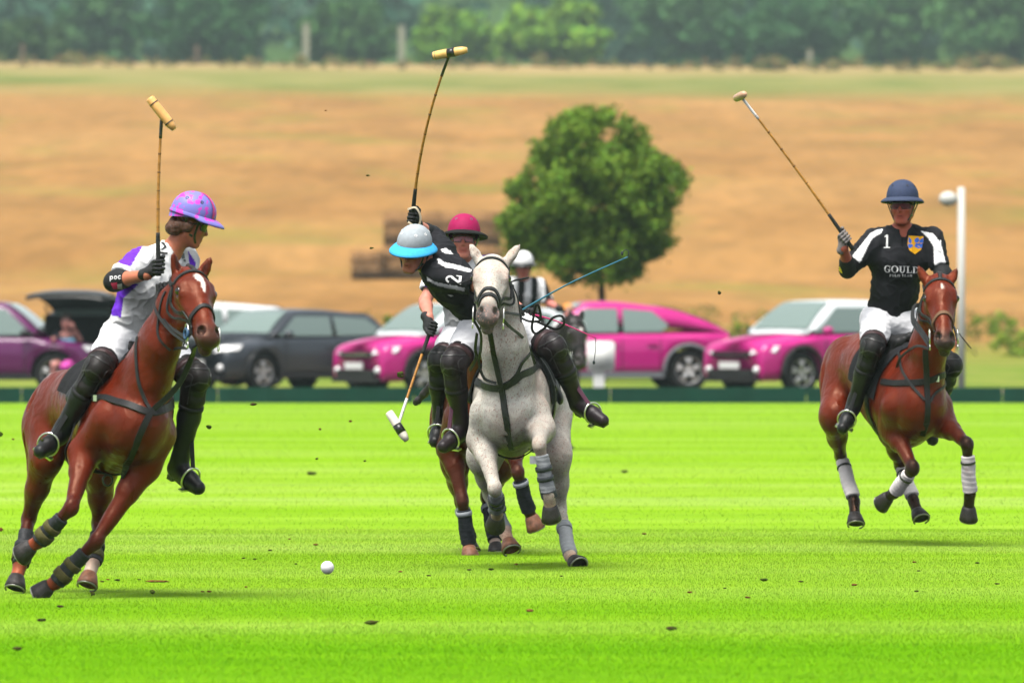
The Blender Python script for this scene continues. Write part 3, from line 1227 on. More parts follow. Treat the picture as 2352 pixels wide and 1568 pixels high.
    s.rc(hp(.28, 0, -.03), .088 * hw, hp(.80, 0, -.015), .056 * hw, .04, coat, (L, .80))
    s.rc(hp(.30, 0, .028), .05 * hw, hp(.84, 0, .012), .034 * hw, .03, coat)
    s.rc(hp(.45, 0, -.10), .05 * hw, hp(.86, 0, -.055), .036 * hw, .04, coat)
    s.el(hp(.88, 0, -.015), V(.085, .055, .060) * hv, HR, .03, muzc)
    s.el(hp(.965, 0, -.004), V(.035, .048, .042) * hv, HR, .025, muzc)                     # upper lip
    s.el(hp(.955, 0, -.072), V(.040, .036, .030) * hv, HR, .018, muzc * .9 + .02)          # chin / lower lip
    for sg in (-1, 1):
        s.el(hp(.885, sg * .044, .026), V(.036, .020, .028) * hv, HR, .008, sub=True)      # nostril
        s.el(hp(.285, sg * .100, .004), V(.026, .014, .018) * hv, HR, .01, sub=True)       # eye socket
        s.rc(hp(.93, sg * .05, -.045), .006 * hw, hp(.985, sg * .02, -.05), .006 * hw, .006, sub=True)
        s.dab(hp(.885, sg * .044, .022), (HR, V(.046, .027, .046)), (.010, .008, .008), .35)
        s.dab(hp(.285, sg * .098, .004), .055, c.get('eyering', muzc), .7)
    # ears
    for n in ('r', 'l'):
        b0, tip = J['earb_' + n], J['eart_' + n]
        ed = nrm(tip - b0)
        el = np.linalg.norm(tip - b0)
        side = nrm(np.cross(ed, N))
        out = nrm(np.cross(side, ed))
        if out[1] > 0:
            out = -out
        s.rc(b0 - ed * .035, .032, b0 + ed * el * .38, .036, .02, coat, (out, .7))
        s.rc(b0 + ed * el * .38, .036, b0 + ed * el * .70, .026, .008, coat, (out, .62))
        s.rc(b0 + ed * el * .70, .026, tip - ed * .006, .008, .006, c.get('eartip', coat), (out, .7))
        s.rc(b0 + ed * el * .25 + out * .030, .012, b0 + ed * el * .75 + out * .022, .007, .010, sub=True)
        s.dab(b0 + ed * el * .42 + out * .024, (np.stack([ed, side, out]), V(el * .42, .022, .03)), c.get('earin', coat * .35), .5)
    s.dab(hp(1.0, 0, -.02), c.get('muz_r', .17), muzc, .75)
    for d in c.get('dabs', []):
        s.dab(hp(*d[:3]), d[3] if np.isscalar(d[3]) else (HR, V(*d[3])), d[4], d[5] if len(d) > 5 else .4)
    v, f, C = s.mesh(c.get('h', .0118), coat, .014, wob=wobble(.004, 7.0, 3.3), smooth=2)
    # coat tone drifts a little over the body
    tone = np.array([mnoise.noise(Vector(p * 2.4)) + .5 * mnoise.noise(Vector(p * 6.1)) for p in v])
    C = C * (1 + np.outer(tone, (.16, .24, .28)))
    C = np.clip(C, .004, .95)
    body = mesh_obj('body', v, f, c['mat'], rt, cols=C)
    bvh = bvh_of(v, f)
    # hogged mane along the crest and a bound tail
    if 'mane' in c:
        m_ = Sculpt()
        back = [gir + U * .30 + Fw * .12] + [q[0] + nrm(np.cross(nrm(poll - gir), nS[1]) * (1 if (np.cross(nrm(poll - gir), nS[1]) @ (-Fw)) > 0 else -1)) * q[1] * .93 for q in nk] + [poll - D * .02 - N * .02, hp(.07, 0, .065)]
        back = [np.array(bvh.find_nearest(Vector(p))[0]) for p in catmull(back, 5)]
        for a, b in zip(back[:-1], back[1:]):
            m_.rc(a, .014, b, .014, .006)
        mv, mf, mc = m_.mesh(.007, wob=wobble(.006, 60))
        mesh_obj('mane', mv, mf, c['mane'], rt)
    dock = pel - Fw * .30 + U * .14
    t_ = Sculpt()
    tp = c.get('tail') or [dock + Fw * .06, dock - Fw * .08 + U * .01, dock - Fw * .17 - U * .10, dock - Fw * .19 - U * .30, dock - Fw * .17 - U * .46]
    tp = catmull(tp, 5)
    for i_ in range(len(tp) - 1):
        r_ = lambda k: .022 + .020 * math.sin(math.pi * min(1, k / (len(tp) - 1) + .1)) + .004 * (k % 2)
        t_.rc(tp[i_], r_(i_), tp[i_ + 1], r_(i_ + 1), .008)
    mv, mf, mc = t_.mesh(.009, wob=wobble(.005, 40))
    mesh_obj('tail', mv, mf, c.get('tailm', TAILM), rt)
    # eyes
    for sg in (-1, 1):
        ball_obj('eye', hp(.285, sg * .091, .010), (.026, .026, .026), EYE, rt, 12)
    # hooves
    for n, pre in (('r', ''), ('l', ''), ('r', 'h'), ('l', 'h')):
        cor = J[pre + 'cor_' + n]
        tip = J[pre + 'hoof_' + n]
        fet = J[pre + 'fet_' + n]
        ax = nrm(tip - fet)
        fr = nrm(np.cross(ax, S))
        hoof(cor, ax, fr, S, HOOFP if (pre + n) in c.get('pale', ()) else HOOF, rt)
    return dict(root=rt, bvh=bvh, J=J, F=Fw, S=S, U=U, hp=hp, D=D, L=L, N=N, cfg=c, body=body)


def hoof(cor, ax, fr, S, m, rt):
    seg = 18
    rings = ((-.012, .040, .0), (.006, .049, .002), (.045, .058, .012), (.082, .066, .021), (.085, .061, .021), (.078, .044, .015), (.070, .001, .006))
    vs, fs = [], []
    sd = nrm(np.cross(ax, fr))
    for h, r, sh in rings:
        for j in range(seg):
            a = 2 * math.pi * j / seg
            q = math.cos(a)
            vs.append(cor + ax * (h - (.012 if q < -.3 and h > .03 else 0)) + fr * (q * r * (1.08 if q > 0 else .86) + sh) + sd * math.sin(a) * r)
    for i in range(len(rings) - 1):
        for j in range(seg):
            k = (j + 1) % seg
            fs.append((i * seg + j, i * seg + k, (i + 1) * seg + k, (i + 1) * seg + j))
    fs.append(tuple(range(seg))[::-1])
    ho = mesh_obj('hoof', vs, fs, m, rt)
    pts = [cor + ax * .087 + fr * (math.cos(a) * .060 + .021) + sd * math.sin(a) * .057 for a in np.linspace(-2.4, 2.4, 15)]
    MB().tube(pts, .0065, 6).build('horseshoe', IRON, ho)
    return ho


def wrap(name, a, b, ra, rb, m, rt, turns=7, lump=.004, front=None, tails=False):
    """spiral-wound leg bandage between two points"""
    n, seg = 44, 18
    d = nrm(b - a)
    s = nrm(np.cross(d, V(0, 1, 0.1)))
    u = np.cross(d, s)
    vs, fs = [], []
    L = np.linalg.norm(b - a)
    for i in range(n + 1):
        t = i / n
        for j in range(seg):
            q = 2 * math.pi * j / seg
            ph = (t * turns + j / seg) % 1
            r = ra + (rb - ra) * t + lump * (1 - ph) + .003 * math.sin(3 * q + 8 * t)
            if i in (0, n):
                r -= .006
            vs.append(a + d * L * t + (s * math.cos(q) + u * math.sin(q)) * r)
    for i in range(n):
        for j in range(seg):
            k = (j + 1) % seg
            fs.append((i * seg + j, i * seg + k, (i + 1) * seg + k, (i + 1) * seg + j))
    fs.append(tuple(range(seg))[::-1])
    fs.append(tuple(n * seg + j for j in range(seg)))
    return mesh_obj(name, vs, fs, m, rt)


def band(name, c, d, r, w, m, rt, th=.004):
    """ring strap round a limb"""
    d = nrm(d)
    s = nrm(np.cross(d, V(0, 1, .1)))
    u = np.cross(d, s)
    seg = 20
    vs, fs = [], []
    prof = ((-w / 2, 0), (-w / 2 * .85, th), (w / 2 * .85, th), (w / 2, 0))
    for h, e in prof:
        for j in range(seg):
            q = 2 * math.pi * j / seg
            vs.append(c + d * h + (s * math.cos(q) + u * math.sin(q)) * (r + e))
    for i in range(3):
        for j in range(seg):
            k = (j + 1) % seg
            fs.append((i * seg + j, i * seg + k, (i + 1) * seg + k, (i + 1) * seg + j))
    fs.append(tuple(range(seg))[::-1])
    fs.append(tuple(3 * seg + j for j in range(seg)))
    return mesh_obj(name, vs, fs, m, rt)


def bridle(H, m, nb2=False, noseband=None, bit_x=.055):
    """head collar: crown, browband, cheek straps, nosebands, throat lash, bit"""
    hp, b, rt = H['hp'], H['bvh'], H['root']
    br = strap('bridle', [hp(.11, -.13, -.02), hp(.07, -.08, .06), hp(.06, 0, .09), hp(.07, .08, .06), hp(.11, .13, -.02)], .026, b, m, rt, n=8)
    strap('crown_piece', [hp(.10, -.12, -.03), hp(-.03, -.10, -.06), hp(-.10, 0, -.06), hp(-.03, .10, -.06), hp(.10, .12, -.03)], .026, b, m, br)
    for sg in (-1, 1):
        strap('cheek_strap', [hp(.11, sg * .13, -.03), hp(.3, sg * .14, -.10), hp(.5, sg * .13, -.06), hp(.72, sg * .11, -.05)], .020, b, m, br, n=8)
        strap('cheek_strap', [hp(.12, sg * .13, -.05), hp(.33, sg * .14, -.14), hp(.52, sg * .13, -.08), hp(.70, sg * .11, -.07)], .014, b, m, br, n=8)
        strap('throat_lash', [hp(.05, sg * .13, -.08), hp(.25, sg * .14, -.22), hp(.36, sg * .06, -.34)], .014, b, m, br)
        # bit: tall ring on the cheek
        q = hp(.76, sg * .075, -.05)
        ringd = nrm(H['D'] * .9 - H['N'] * .5)
        torus_obj('bit_ring', q + H['L'] * sg * .012, ringd, nrm(np.cross(H['L'], ringd)), .052, .027, .0042, STEEL, br)
        torus_obj('curb_ring', q + ringd * .075 + H['L'] * sg * .012, ringd, nrm(np.cross(H['L'], ringd)), .018, .016, .004, STEEL, br)
    strap('noseband', [hp(.74, -.10, -.09), hp(.66, -.09, -.03), hp(.60, -.05, .06), hp(.59, 0, .09), hp(.60, .05, .06), hp(.66, .09, -.03), hp(.74, .10, -.09)], .028, b, noseband or m, br, n=7)
    if nb2:
        strap('noseband', [hp(.73, -.10, -.05), hp(.70, -.08, .01), hp(.68, -.04, .06), hp(.675, 0, .09), hp(.68, .04, .06), hp(.70, .08, .01), hp(.73, .10, -.05)], .030, b, m, br, n=7)
    return br


def girth_pts(H, along, n=14, e=.55, half=None):
    """closed ring of points round the trunk at a position along the back"""
    g = H['J']['girth'] + H['F'] * along
    out = []
    for q in np.linspace(0, 2 * math.pi, n, endpoint=False):
        out.append(g + H['S'] * math.cos(q) * e + H['U'] * math.sin(q) * e)
    return out


def saddle(H, m, pad, seat=.30, flapx=.26):
    """polo saddle: cloth, seat with pommel and cantle, two flaps, girth"""
    J, Fw, S, U, b, rt = H['J'], H['F'], H['S'], H['U'], H['bvh'], H['root']
    c = J['girth'] * .72 + J['loin'] * .28 + U * .33
    # cloth: grid hugging the back
    def drape(name, l0, l1, w0, w1, off, material, parent, drop):
        nu, nv = 18, 26
        vs, fs = [], []
        for i in range(nu + 1):
            t = i / nu
            base = J['girth'] + Fw * (l0 + (l1 - l0) * t)
            ws = w0 + (w1 - w0) * t
            for j in range(nv + 1):
                q = math.radians(90 + (j / nv - .5) * 2 * ws)
                d = S * math.cos(q) + U * math.sin(q)
                hit = b.ray_cast(Vector(base + d * .9), Vector(-d))
                p = np.array(hit[0]) if hit[0] is not None else base + d * .35
                nn = np.array(hit[1]) if hit[0] is not None else d
                vs.append(p + nn * off + d * (.004 * math.sin(i * 1.3)))
        k = len(vs)
        for i in range(nu + 1):
            for j in range(nv + 1):
                vs.append(np.array(vs[i * (nv + 1) + j]) + (0, 0, -.004) - 0.004 * U)
        for i in range(nu):
            for j in range(nv):
                a = i * (nv + 1) + j
                fs.append((a, a + 1, a + nv + 2, a + nv + 1))
        return mesh_obj(name, vs[:k], fs, material, parent)
    cloth = drape('saddle_cloth', -.52, .10, 82, 92, .016, pad, rt, 0)
    s = Sculpt()
    st = H.get('seat_pos', c)
    for sg in (-1, 1):
        s.rc(c + Fw * .18 + S * sg * .07 + U * .03, .045, c - Fw * .2 + S * sg * .11 + U * .0, .055, .04)
        s.rc(c + Fw * .17 + S * sg * .1 - U * .03, .04, c + Fw * .10 + S * sg * flapx - U * .25, .02, .03, None, (S, .6))
        s.rc(c + S * sg * .16 - U * .06, .05, c + Fw * .04 + S * sg * (flapx + .03) - U * .33, .035, .04, None, (S, .5))
        s.rc(c - Fw * .08 + S * sg * .16 - U * .06, .05, c - Fw * .02 + S * sg * (flapx + .03) - U * .33, .035, .04, None, (S, .5))
    s.rc(c + Fw * .19 + U * .075, .035, c + Fw * .12 + U * .03, .06, .04)
    s.rc(c - Fw * .22 + U * .06 - S * .1, .035, c - Fw * .22 + U * .06 + S * .1, .035, .04)
    v, f, C = s.mesh(.012)
    sad = mesh_obj('saddle', v, f, m, rt)
    strap('girth_strap', [p for p in girth_pts(H, -.03, 16, .6)], .075, b, m, sad, closed=True, n=4, off=.008)
    return sad, c


def breastplate(H, m, left, right, mid, low, buckle=True):
    """chest strap between the saddle sides with a martingale strap to the girth"""
    b, rt = H['bvh'], H['root']
    a = strap('breastplate', left + [mid] + right, .042, b, m, rt, n=8, off=.006)
    strap('martingale_strap', [mid] + low, .036, b, m, a, n=8, off=.008)
    return a
# ---------------------------------------------------------------- the five ponies (joint positions: x, y in the picture grid, metres behind the pony's own distance)
BAY = mat_bay = coat_material('bay_coat', striate=.22, rough=.38, coatw=.0, tint=(1, .55, .36))
GREYC = coat_material('flea_bitten_grey_coat', fleck=(.36, .17, .12), striate=.22, rough=.6)
DARKC = coat_material('dark_bay_coat', striate=.4, rough=.42)

bay = srgb('#8a3a1c')
bay_hot = srgb('#a04a24')
left_cfg = dict(
    Y=66.0, up=(.30, 0, .95), mane=TAILM, coat=srgb('#5f1f0a'), point=srgb('#451710'), low=srgb('#3a140e'), muzzle_col=srgb('#3f2821'), mat=BAY, width=1.02,
    past_r=srgb('#93462a'), past_l=srgb('#93462a'), past_hr=srgb('#9a4f33'), past_hl=srgb('#d9c3ae'), eyering=srgb('#3d1d15'), earin=srgb('#3a1310'), eartip=srgb('#3a1410'), muz_r=.15,
    j=dict(pelvis=(170, 958, .85), loin=(212, 925, .5), barrel=(252, 940, .2), girth=(287, 950, -.08), chest=(308, 972, -.42),
           elbow_r=(195, 1040, -.35), knee_r=(164, 1165, -.65), fet_r=(92, 1240, -.55), hoof_r=(58, 1262, -.50),
           elbow_l=(330, 1072, -.35), knee_l=(222, 1240, -.50), fet_l=(132, 1333, -.45), hoof_l=(98, 1354, -.42),
           stifle_r=(108, 1045, .60), hock_r=(66, 1190, .85), hfet_r=(47, 1295, .62), hhoof_r=(33, 1348, .55),
           stifle_l=(235, 1070, .60), hock_l=(228, 1200, .80), hfet_l=(214, 1290, .55), hhoof_l=(199, 1340, .48),
           poll=(436, 632, -.72), muz=(483, 788, -1.15),
           earb_r=(407, 634, -.70), eart_r=(397, 576, -.73), earb_l=(462, 637, -.66), eart_l=(487, 586, -.66)),
    lat=(.19, .074, -.023),
    neck=[(335, 868, -.45, .205, .72), (368, 785, -.58, .165, .70), (402, 705, -.66, .13, .66)],
    dabs=[(.20, .004, .07, (.055, .030, .12), (.80, .74, .66), .3), (.28, .012, .07, (.085, .016, .12), (.80, .74, .66), .3)],
    pale=('hl',))

grey_cfg = dict(
    Y=72.4, up=(.02, 0, 1), tailm=mat('pale_tail_hair', (.42, .40, .36), .7, bump=.6, bscale=60), coat=srgb('#c6c0b2'), point=srgb('#c9c0b0'), low=srgb('#cfc2ac'), muzzle_col=srgb('#353431'), mat=GREYC, width=1.0,
    past_r=srgb('#c9ab85'), past_l=srgb('#c9ab85'), past_hr=srgb('#c99f80'), past_hl=srgb('#c99f80'), eyering=srgb('#4a4642'), earin=srgb('#c3b5a4'), eartip=srgb('#c8bfb0'), muz_r=.21,
    j=dict(pelvis=(1213, 925, 1.05), loin=(1200, 895, .65), barrel=(1187, 912, .3), girth=(1177, 922, 0), chest=(1172, 942, -.33),
           elbow_r=(1107, 1010, -.25), knee_r=(1137, 1120, -.55), fet_r=(1143, 1172, -.28), hoof_r=(1139, 1196, -.17),
           elbow_l=(1240, 985, -.40), knee_l=(1239, 1020, -.80), fet_l=(1260, 1138, -.74), hoof_l=(1266, 1180, -.68),
           stifle_r=(1108, 1045, .75), hock_r=(1125, 1135, 1.0), hfet_r=(1160, 1218, .85), hhoof_r=(1174, 1262, .76),
           stifle_l=(1278, 1045, .75), hock_l=(1287, 1168, .95), hfet_l=(1309, 1274, .62), hhoof_l=(1325, 1297, .53),
           poll=(1131, 602, -.66), muz=(1119, 740, -1.12),
           earb_r=(1100, 600, -.62), eart_r=(1079, 557, -.62), earb_l=(1165, 600, -.62), eart_l=(1195, 560, -.62)),
    lat=(.21, .0, .0),
    neck=[(1168, 862, -.42, .20, .80), (1158, 790, -.55, .172, .84), (1146, 700, -.62, .135, .80)],
    dabs=[(.93, 0, .07, .02, srgb('#c79a86'), .6)],
    pale=('hr',))

mid_cfg = dict(
    Y=76.3, up=(0, 0, 1), tail=[P(1085, 868, 77.3), P(1060, 852, 77.75), P(1025, 858, 78.0), P(990, 888, 78.1), P(955, 925, 78.15)], coat=srgb('#45190c'), point=srgb('#3a1a14'), low=srgb('#241412'), muzzle_col=srgb('#2e1f1b'), mat=BAY, width=1.0,
    past_r=srgb('#2a1816'), past_hl=srgb('#b9a596'),
    j=dict(pelvis=(1085, 945, 1.0), loin=(1092, 915, .6), barrel=(1097, 925, .3), girth=(1102, 935, 0), chest=(1106, 955, -.33),
           elbow_r=(1036, 1030, -.2), knee_r=(1062, 1152, -.35), fet_r=(1075, 1240, -.30), hoof_r=(1079, 1272, -.33),
           elbow_l=(1175, 1020, -.3), knee_l=(1189, 1085, -.6), fet_l=(1212, 1165, -.5), hoof_l=(1227, 1202, -.48),
           stifle_r=(1045, 1060, .7), hock_r=(1058, 1150, .95), hfet_r=(1076, 1230, .8), hhoof_r=(1081, 1260, .75),
           stifle_l=(1152, 1060, .7), hock_l=(1117, 1140, .95), hfet_l=(1135, 1232, .75), hhoof_l=(1140, 1266, .7),
           poll=(1120, 668, -.75), muz=(1113, 805, -1.1),
           earb_r=(1100, 664, -.72), eart_r=(1092, 630, -.72), earb_l=(1140, 664, -.72), eart_l=(1148, 632, -.72)),
    lat=(.21, .0, .0), h=.0145,
    neck=[(1108, 870, -.45, .2, .72), (1112, 795, -.58, .165, .72), (1117, 730, -.68, .13, .72)],
    pale=('r', 'l'))

right_cfg = dict(
    Y=79.0, up=(.03, 0, 1), mane=TAILM, coat=srgb('#612009'), point=srgb('#140c0b'), low=srgb('#0e0b0b'), muzzle_col=srgb('#2f2a28'), mat=BAY, width=1.0,
    eyering=srgb('#3a241e'), earin=srgb('#7a3420'), eartip=srgb('#3a1a12'), muz_r=.14,
    j=dict(pelvis=(1977, 852, .9), loin=(2015, 852, .5), barrel=(2050, 888, .2), girth=(2080, 912, -.1), chest=(2106, 928, -.42),
           elbow_r=(2050, 985, -.3), knee_r=(2097, 1075, -.6), fet_r=(2055, 1131, -.42), hoof_r=(2030, 1146, -.34),
           elbow_l=(2165, 972, -.4), knee_l=(2221, 1020, -.75), fet_l=(2228, 1135, -.65), hoof_l=(2223, 1186, -.58),
           stifle_r=(1915, 955, .6), hock_r=(1931, 1045, .95), hfet_r=(1962, 1152, .75), hhoof_r=(1964, 1205, .66),
           stifle_l=(2050, 985, .65), hock_l=(2068, 1066, .95), hfet_l=(2098, 1148, .75), hhoof_l=(2114, 1194, .64),
           poll=(2157, 645, -.66), muz=(2172, 797, -1.06),
           earb_r=(2129, 650, -.64), eart_r=(2107, 608, -.64), earb_l=(2181, 650, -.64), eart_l=(2200, 614, -.64)),
    lat=(.1925, .0165, .0045),
    neck=[(2116, 872, -.45, .205, .76), (2132, 800, -.55, .165, .74), (2146, 718, -.62, .13, .72)],
    dabs=[(.21, .005, .07, (.045, .013, .12), (.78, .66, .56), .6)],
    pale=())

far_cfg = dict(
    Y=125.0, up=(0, 0, 1), coat=srgb('#231c1c'), point=srgb('#191515'), low=srgb('#191515'), muzzle_col=srgb('#2a2422'), mat=DARKC, width=1.0,
    j=dict(pelvis=(1130, 810, .55), loin=(1165, 790, .3), barrel=(1195, 802, .05), girth=(1225, 812, -.15), chest=(1252, 822, -.4),
           elbow_r=(1240, 872, -.4), knee_r=(1255, 950, -.5), fet_r=(1262, 1012, -.45), hoof_r=(1266, 1034, -.47),
           elbow_l=(1280, 872, -.15), knee_l=(1308, 945, -.25), fet_l=(1301, 1003, -.2), hoof_l=(1304, 1032, -.2),
           stifle_r=(1105, 880, .4), hock_r=(1088, 955, .6), hfet_r=(1084, 1022, .5), hhoof_r=(1088, 1040, .47),
           stifle_l=(1150, 880, .65), hock_l=(1140, 960, .85), hfet_l=(1145, 1020, .75), hhoof_l=(1150, 1036, .72),
           poll=(1322, 738, -.78), muz=(1336, 842, -1.0),
           earb_r=(1312, 735, -.80), eart_r=(1308, 708, -.80), earb_l=(1334, 735, -.70), eart_l=(1338, 708, -.70)),
    lat=(.8, .45, .0), h=.018,
    neck=[(1280, 795, -.5, .19, .65), (1300, 765, -.62, .15, .65), (1312, 750, -.7, .125, .65)],
    dabs=[(.25, 0, .09, .03, (.7, .66, .6), .5)],
    pale=())

HL = build_horse(left_cfg, 'bay polo pony with white star leaning into a turn beside the white ball', 'ponies on the pitch')
HG = build_horse(grey_cfg, 'flea-bitten grey polo pony galloping straight ahead with grey leg bandages', 'ponies on the pitch')
HM = build_horse(mid_cfg, 'dark bay polo pony mostly hidden behind the grey pony', 'ponies on the pitch')
HR = build_horse(right_cfg, 'bay polo pony with four white leg bandages in front of the goal post', 'ponies on the pitch')
HF = build_horse(far_cfg, 'blurred near-black pony carrying the umpire in the striped shirt', 'ponies on the pitch')
print('ponies', round(time.time() - T0, 1))
# ================================================================ people
SKIN = mat('skin', attr=True, rough=.5, spec=.35, noise=.1, nscale=25, bump=.04, bscale=120)
CLOTH = mat('jersey_cloth', attr=True, rough=.8, spec=.2, noise=.05, nscale=15, bump=.9, bscale=11)
WHITECLOTH = mat('white_breeches', (.78, .78, .79), .75, .25, noise=.05, nscale=10, bump=.8, bscale=12)
BOOT = mat('black_boot', (.010, .010, .010), .42, .25, noise=.3, nscale=12, bump=.15, bscale=40)
BROWNBOOT = mat('dark_brown_boot', (.018, .011, .013), .42, .28, noise=.3, nscale=12, bump=.15, bscale=40)
GUARD = mat('knee_guard_leather', (.011, .0105, .0105), .55, .22, noise=.3, nscale=25, bump=.2, bscale=60)
GUARD2 = mat('guard_piping', (.03, .028, .028), .4, .4)
GUARDB = mat('knee_guard_strap', (.035, .012, .013), .45, .35, noise=.3, nscale=25)
GLOVE = mat('black_glove', (.016, .016, .017), .7, .3, noise=.3, nscale=60, bump=.3, bscale=140)
PAD = mat('elbow_pad', (.014, .015, .016), .75, .25, noise=.2, nscale=80, bump=.3, bscale=180)
HAIR = mat('brown_hair', (.07, .03, .016), .6, .3, noise=.4, nscale=90, bump=.6, bscale=120, stretch=(1, 1, .3))
BLACKP = mat('black_plastic', (.012, .012, .012), .3, .5)
LENS_PINK = mat('pink_tinted_lens', (.62, .16, .24), .08, .7, alpha=.5)
LENS_RED = mat('red_mirror_lens', (.13, .004, .012), .3, .25)
LENS_YEL = mat('yellow_tinted_lens', (.55, .60, .03), .10, .7, alpha=.65)
WHITEP = mat('white_print', (.85, .85, .82), .7, .2)
BLACKPR = mat('black_print', (.02, .02, .02), .7, .2)
GOLD = mat('gold_print', (.85, .42, .01), .7, .2)
BLUEP = mat('blue_print', (.05, .16, .62), .7, .2)
REDP = mat('red_print', (.6, .05, .1), .7, .2)
SKC = srgb('#c98a6c')
SKC_D = srgb('#b5765c')


def pix(v):
    """picture position of world points"""
    return np.stack([CX + v[:, 0] / v[:, 1] * F, HY - (v[:, 2] - CAMZ) / v[:, 1] * F], 1)


def inpoly(q, poly):
    poly = np.asarray(poly, float)
    x, y = q[:, 0], q[:, 1]
    r = np.zeros(len(q), bool)
    n = len(poly)
    for i in range(n):
        x1, y1 = poly[i]
        x2, y2 = poly[(i + 1) % n]
        c = ((y1 > y) != (y2 > y)) & (x < (x2 - x1) * (y - y1) / (y2 - y1 + 1e-12) + x1)
        r ^= c
    return r


def crop(pts, x0, y0, sc):
    """zoom-window position -> picture grid"""
    k = 2352.0 / 4096.0
    return [((x / sc + x0) * k, (y / sc + y0) * k) for x, y in pts]


def decal(name, polys, bvhs, m, parent, off=.004, th=.0015, maxlen=4.0):
    """thin print laid on a garment: convex outlines in the picture grid carried along the view onto the cloth"""
    bm = bmesh.new()
    for poly in polys:
        vs = [bm.verts.new((x, y, 0)) for x, y in poly]
        try:
            bm.faces.new(vs)
        except ValueError:
            pass
    bmesh.ops.triangulate(bm, faces=bm.faces[:])
    for _ in range(4):
        es = [e for e in bm.edges if e.calc_length() > maxlen]
        if not es:
            break
        bmesh.ops.subdivide_edges(bm, edges=es, cuts=1)
        bmesh.ops.triangulate(bm, faces=bm.faces[:])
    bm.verts.index_update()
    o = Vector((0, 0, CAMZ))
    pos, ok = [], []
    for v in bm.verts:
        d = (Vector(P(v.co.x, v.co.y, 50)) - o).normalized()
        best = None
        for b in bvhs:
            h = b.ray_cast(o, d)
            if h[0] is not None and (best is None or h[3] < best[3]):
                best = h
        if best is None:
            pos.append(np.zeros(3))
            ok.append(False)
        else:
            nn = np.array(best[1])
            pos.append(np.array(best[0]) - np.array(d) * off + nn * .002)
            ok.append(True)
    fs = [[v.index for v in f.verts] for f in bm.faces if all(ok[v.index] for v in f.verts)]
    bm.free()
    if not fs:
        return None
    used = sorted({i for f in fs for i in f})
    mp = {i: k for k, i in enumerate(used)}
    fs = [[mp[i] for i in f] for f in fs]
    # face the camera
    vs = [pos[i] for i in used]
    out = []
    for f in fs:
        a, b, c = [vs[i] for i in f[:3]]
        if np.cross(b - a, c - a) @ (a - V(0, 0, CAMZ)) > 0:
            f = f[::-1]
        out.append(f)
    return mesh_obj(name, vs, out, m, parent)


def ring_polys(cx, cy, rx, ry, tx, ty, a0=0, a1=360, n=14):
    out = []
    A = np.radians(np.linspace(a0, a1, n + 1))
    for p, q in zip(A[:-1], A[1:]):
        out.append([(cx + rx * math.cos(p), cy + ry * math.sin(p)), (cx + rx * math.cos(q), cy + ry * math.sin(q)),
                    (cx + (rx - tx) * math.cos(q), cy + (ry - ty) * math.sin(q)), (cx + (rx - tx) * math.cos(p), cy + (ry - ty) * math.sin(p))])
    return out


def R_(x0, y0, x1, y1):
    return [(x0, y0), (x1, y0), (x1, y1), (x0, y1)]


def glyph(ch):
    """serif capitals in a unit box, y up"""
    if ch == '1':
        return [R_(.36, .0, .64, .94), [(.12, .80), (.36, .84), (.64, 1.0), (.40, 1.0)], R_(.10, 0, .90, .07)]
    if ch == '2':
        return ring_polys(.46, .70, .40, .30, .20, .13, -50, 165, 12) + [[(.05, .08), (.30, .10), (.74, .52), (.60, .66)], R_(.04, 0, .90, .17), [(.76, .0), (.92, .0), (.95, .34), (.86, .34)]]
    if ch == 'G':
        return ring_polys(.5, .5, .5, .52, .22, .09, 55, 330, 14) + [R_(.66, .05, .88, .42), R_(.52, .40, 1.0, .47), [(.80, .66), (.90, .66), (.90, 1.0), (.84, 1.0)]]
    if ch == 'O':
        return ring_polys(.5, .5, .52, .52, .22, .08, 0, 360, 16)
    if ch == 'U':
        return [R_(.12, .34, .36, 1.0), R_(.72, .34, .84, 1.0), R_(0, .93, .48, 1.0), R_(.58, .93, 1.0, 1.0)] + ring_polys(.48, .36, .36, .38, .17, .10, 180, 360, 8)
    if ch == 'L':
        return [R_(.14, 0, .38, 1.0), R_(0, .93, .52, 1.0), R_(0, 0, .9, .08), [(.80, 0), (.92, 0), (.96, .34), (.88, .34)]]
    if ch == 'D':
        return [R_(.12, 0, .36, 1.0), R_(0, .93, .4, 1.0), R_(0, 0, .4, .07)] + ring_polys(.40, .5, .56, .5, .22, .08, -90, 90, 10)
    if ch == 'P':
        return [R_(.14, 0, .36, 1.0), R_(0, 0, .5, .09)] + ring_polys(.36, .74, .5, .27, .2, .09, -90, 90, 8)
    if ch == 'T':
        return [R_(.39, 0, .61, 1.0), R_(.03, .88, .97, 1.0), R_(.25, 0, .75, .08)]
    if ch == 'E':
        return [R_(.12, 0, .36, 1.0), R_(.0, .9, .85, 1.0), R_(0, 0, .88, .1), R_(.3, .45, .7, .55)]
    if ch == 'A':
        return [[(.02, 0), (.16, 0), (.55, 1.0), (.44, 1.0)], [(.70, 0), (.98, 0), (.60, 1.0), (.44, 1.0)], R_(.25, .28, .75, .37)]
    if ch == 'M':
        return [R_(.06, 0, .18, 1.0), R_(.76, 0, 1.0, 1.0), [(.06, 1.0), (.3, 1.0), (.56, .1), (.46, .1)], [(.8, 1.0), (.9, 1.0), (.56, .1), (.46, .1)]]
    if ch == 'p':
        return [R_(.0, -.35, .22, .7)] + ring_polys(.45, .36, .45, .38, .2, .18, 0, 360, 12)
    if ch == 'o':
        return ring_polys(.5, .36, .48, .38, .2, .18, 0, 360, 12)
    if ch == 'c':
        return ring_polys(.5, .36, .48, .38, .2, .18, 45, 315, 12)
    return []


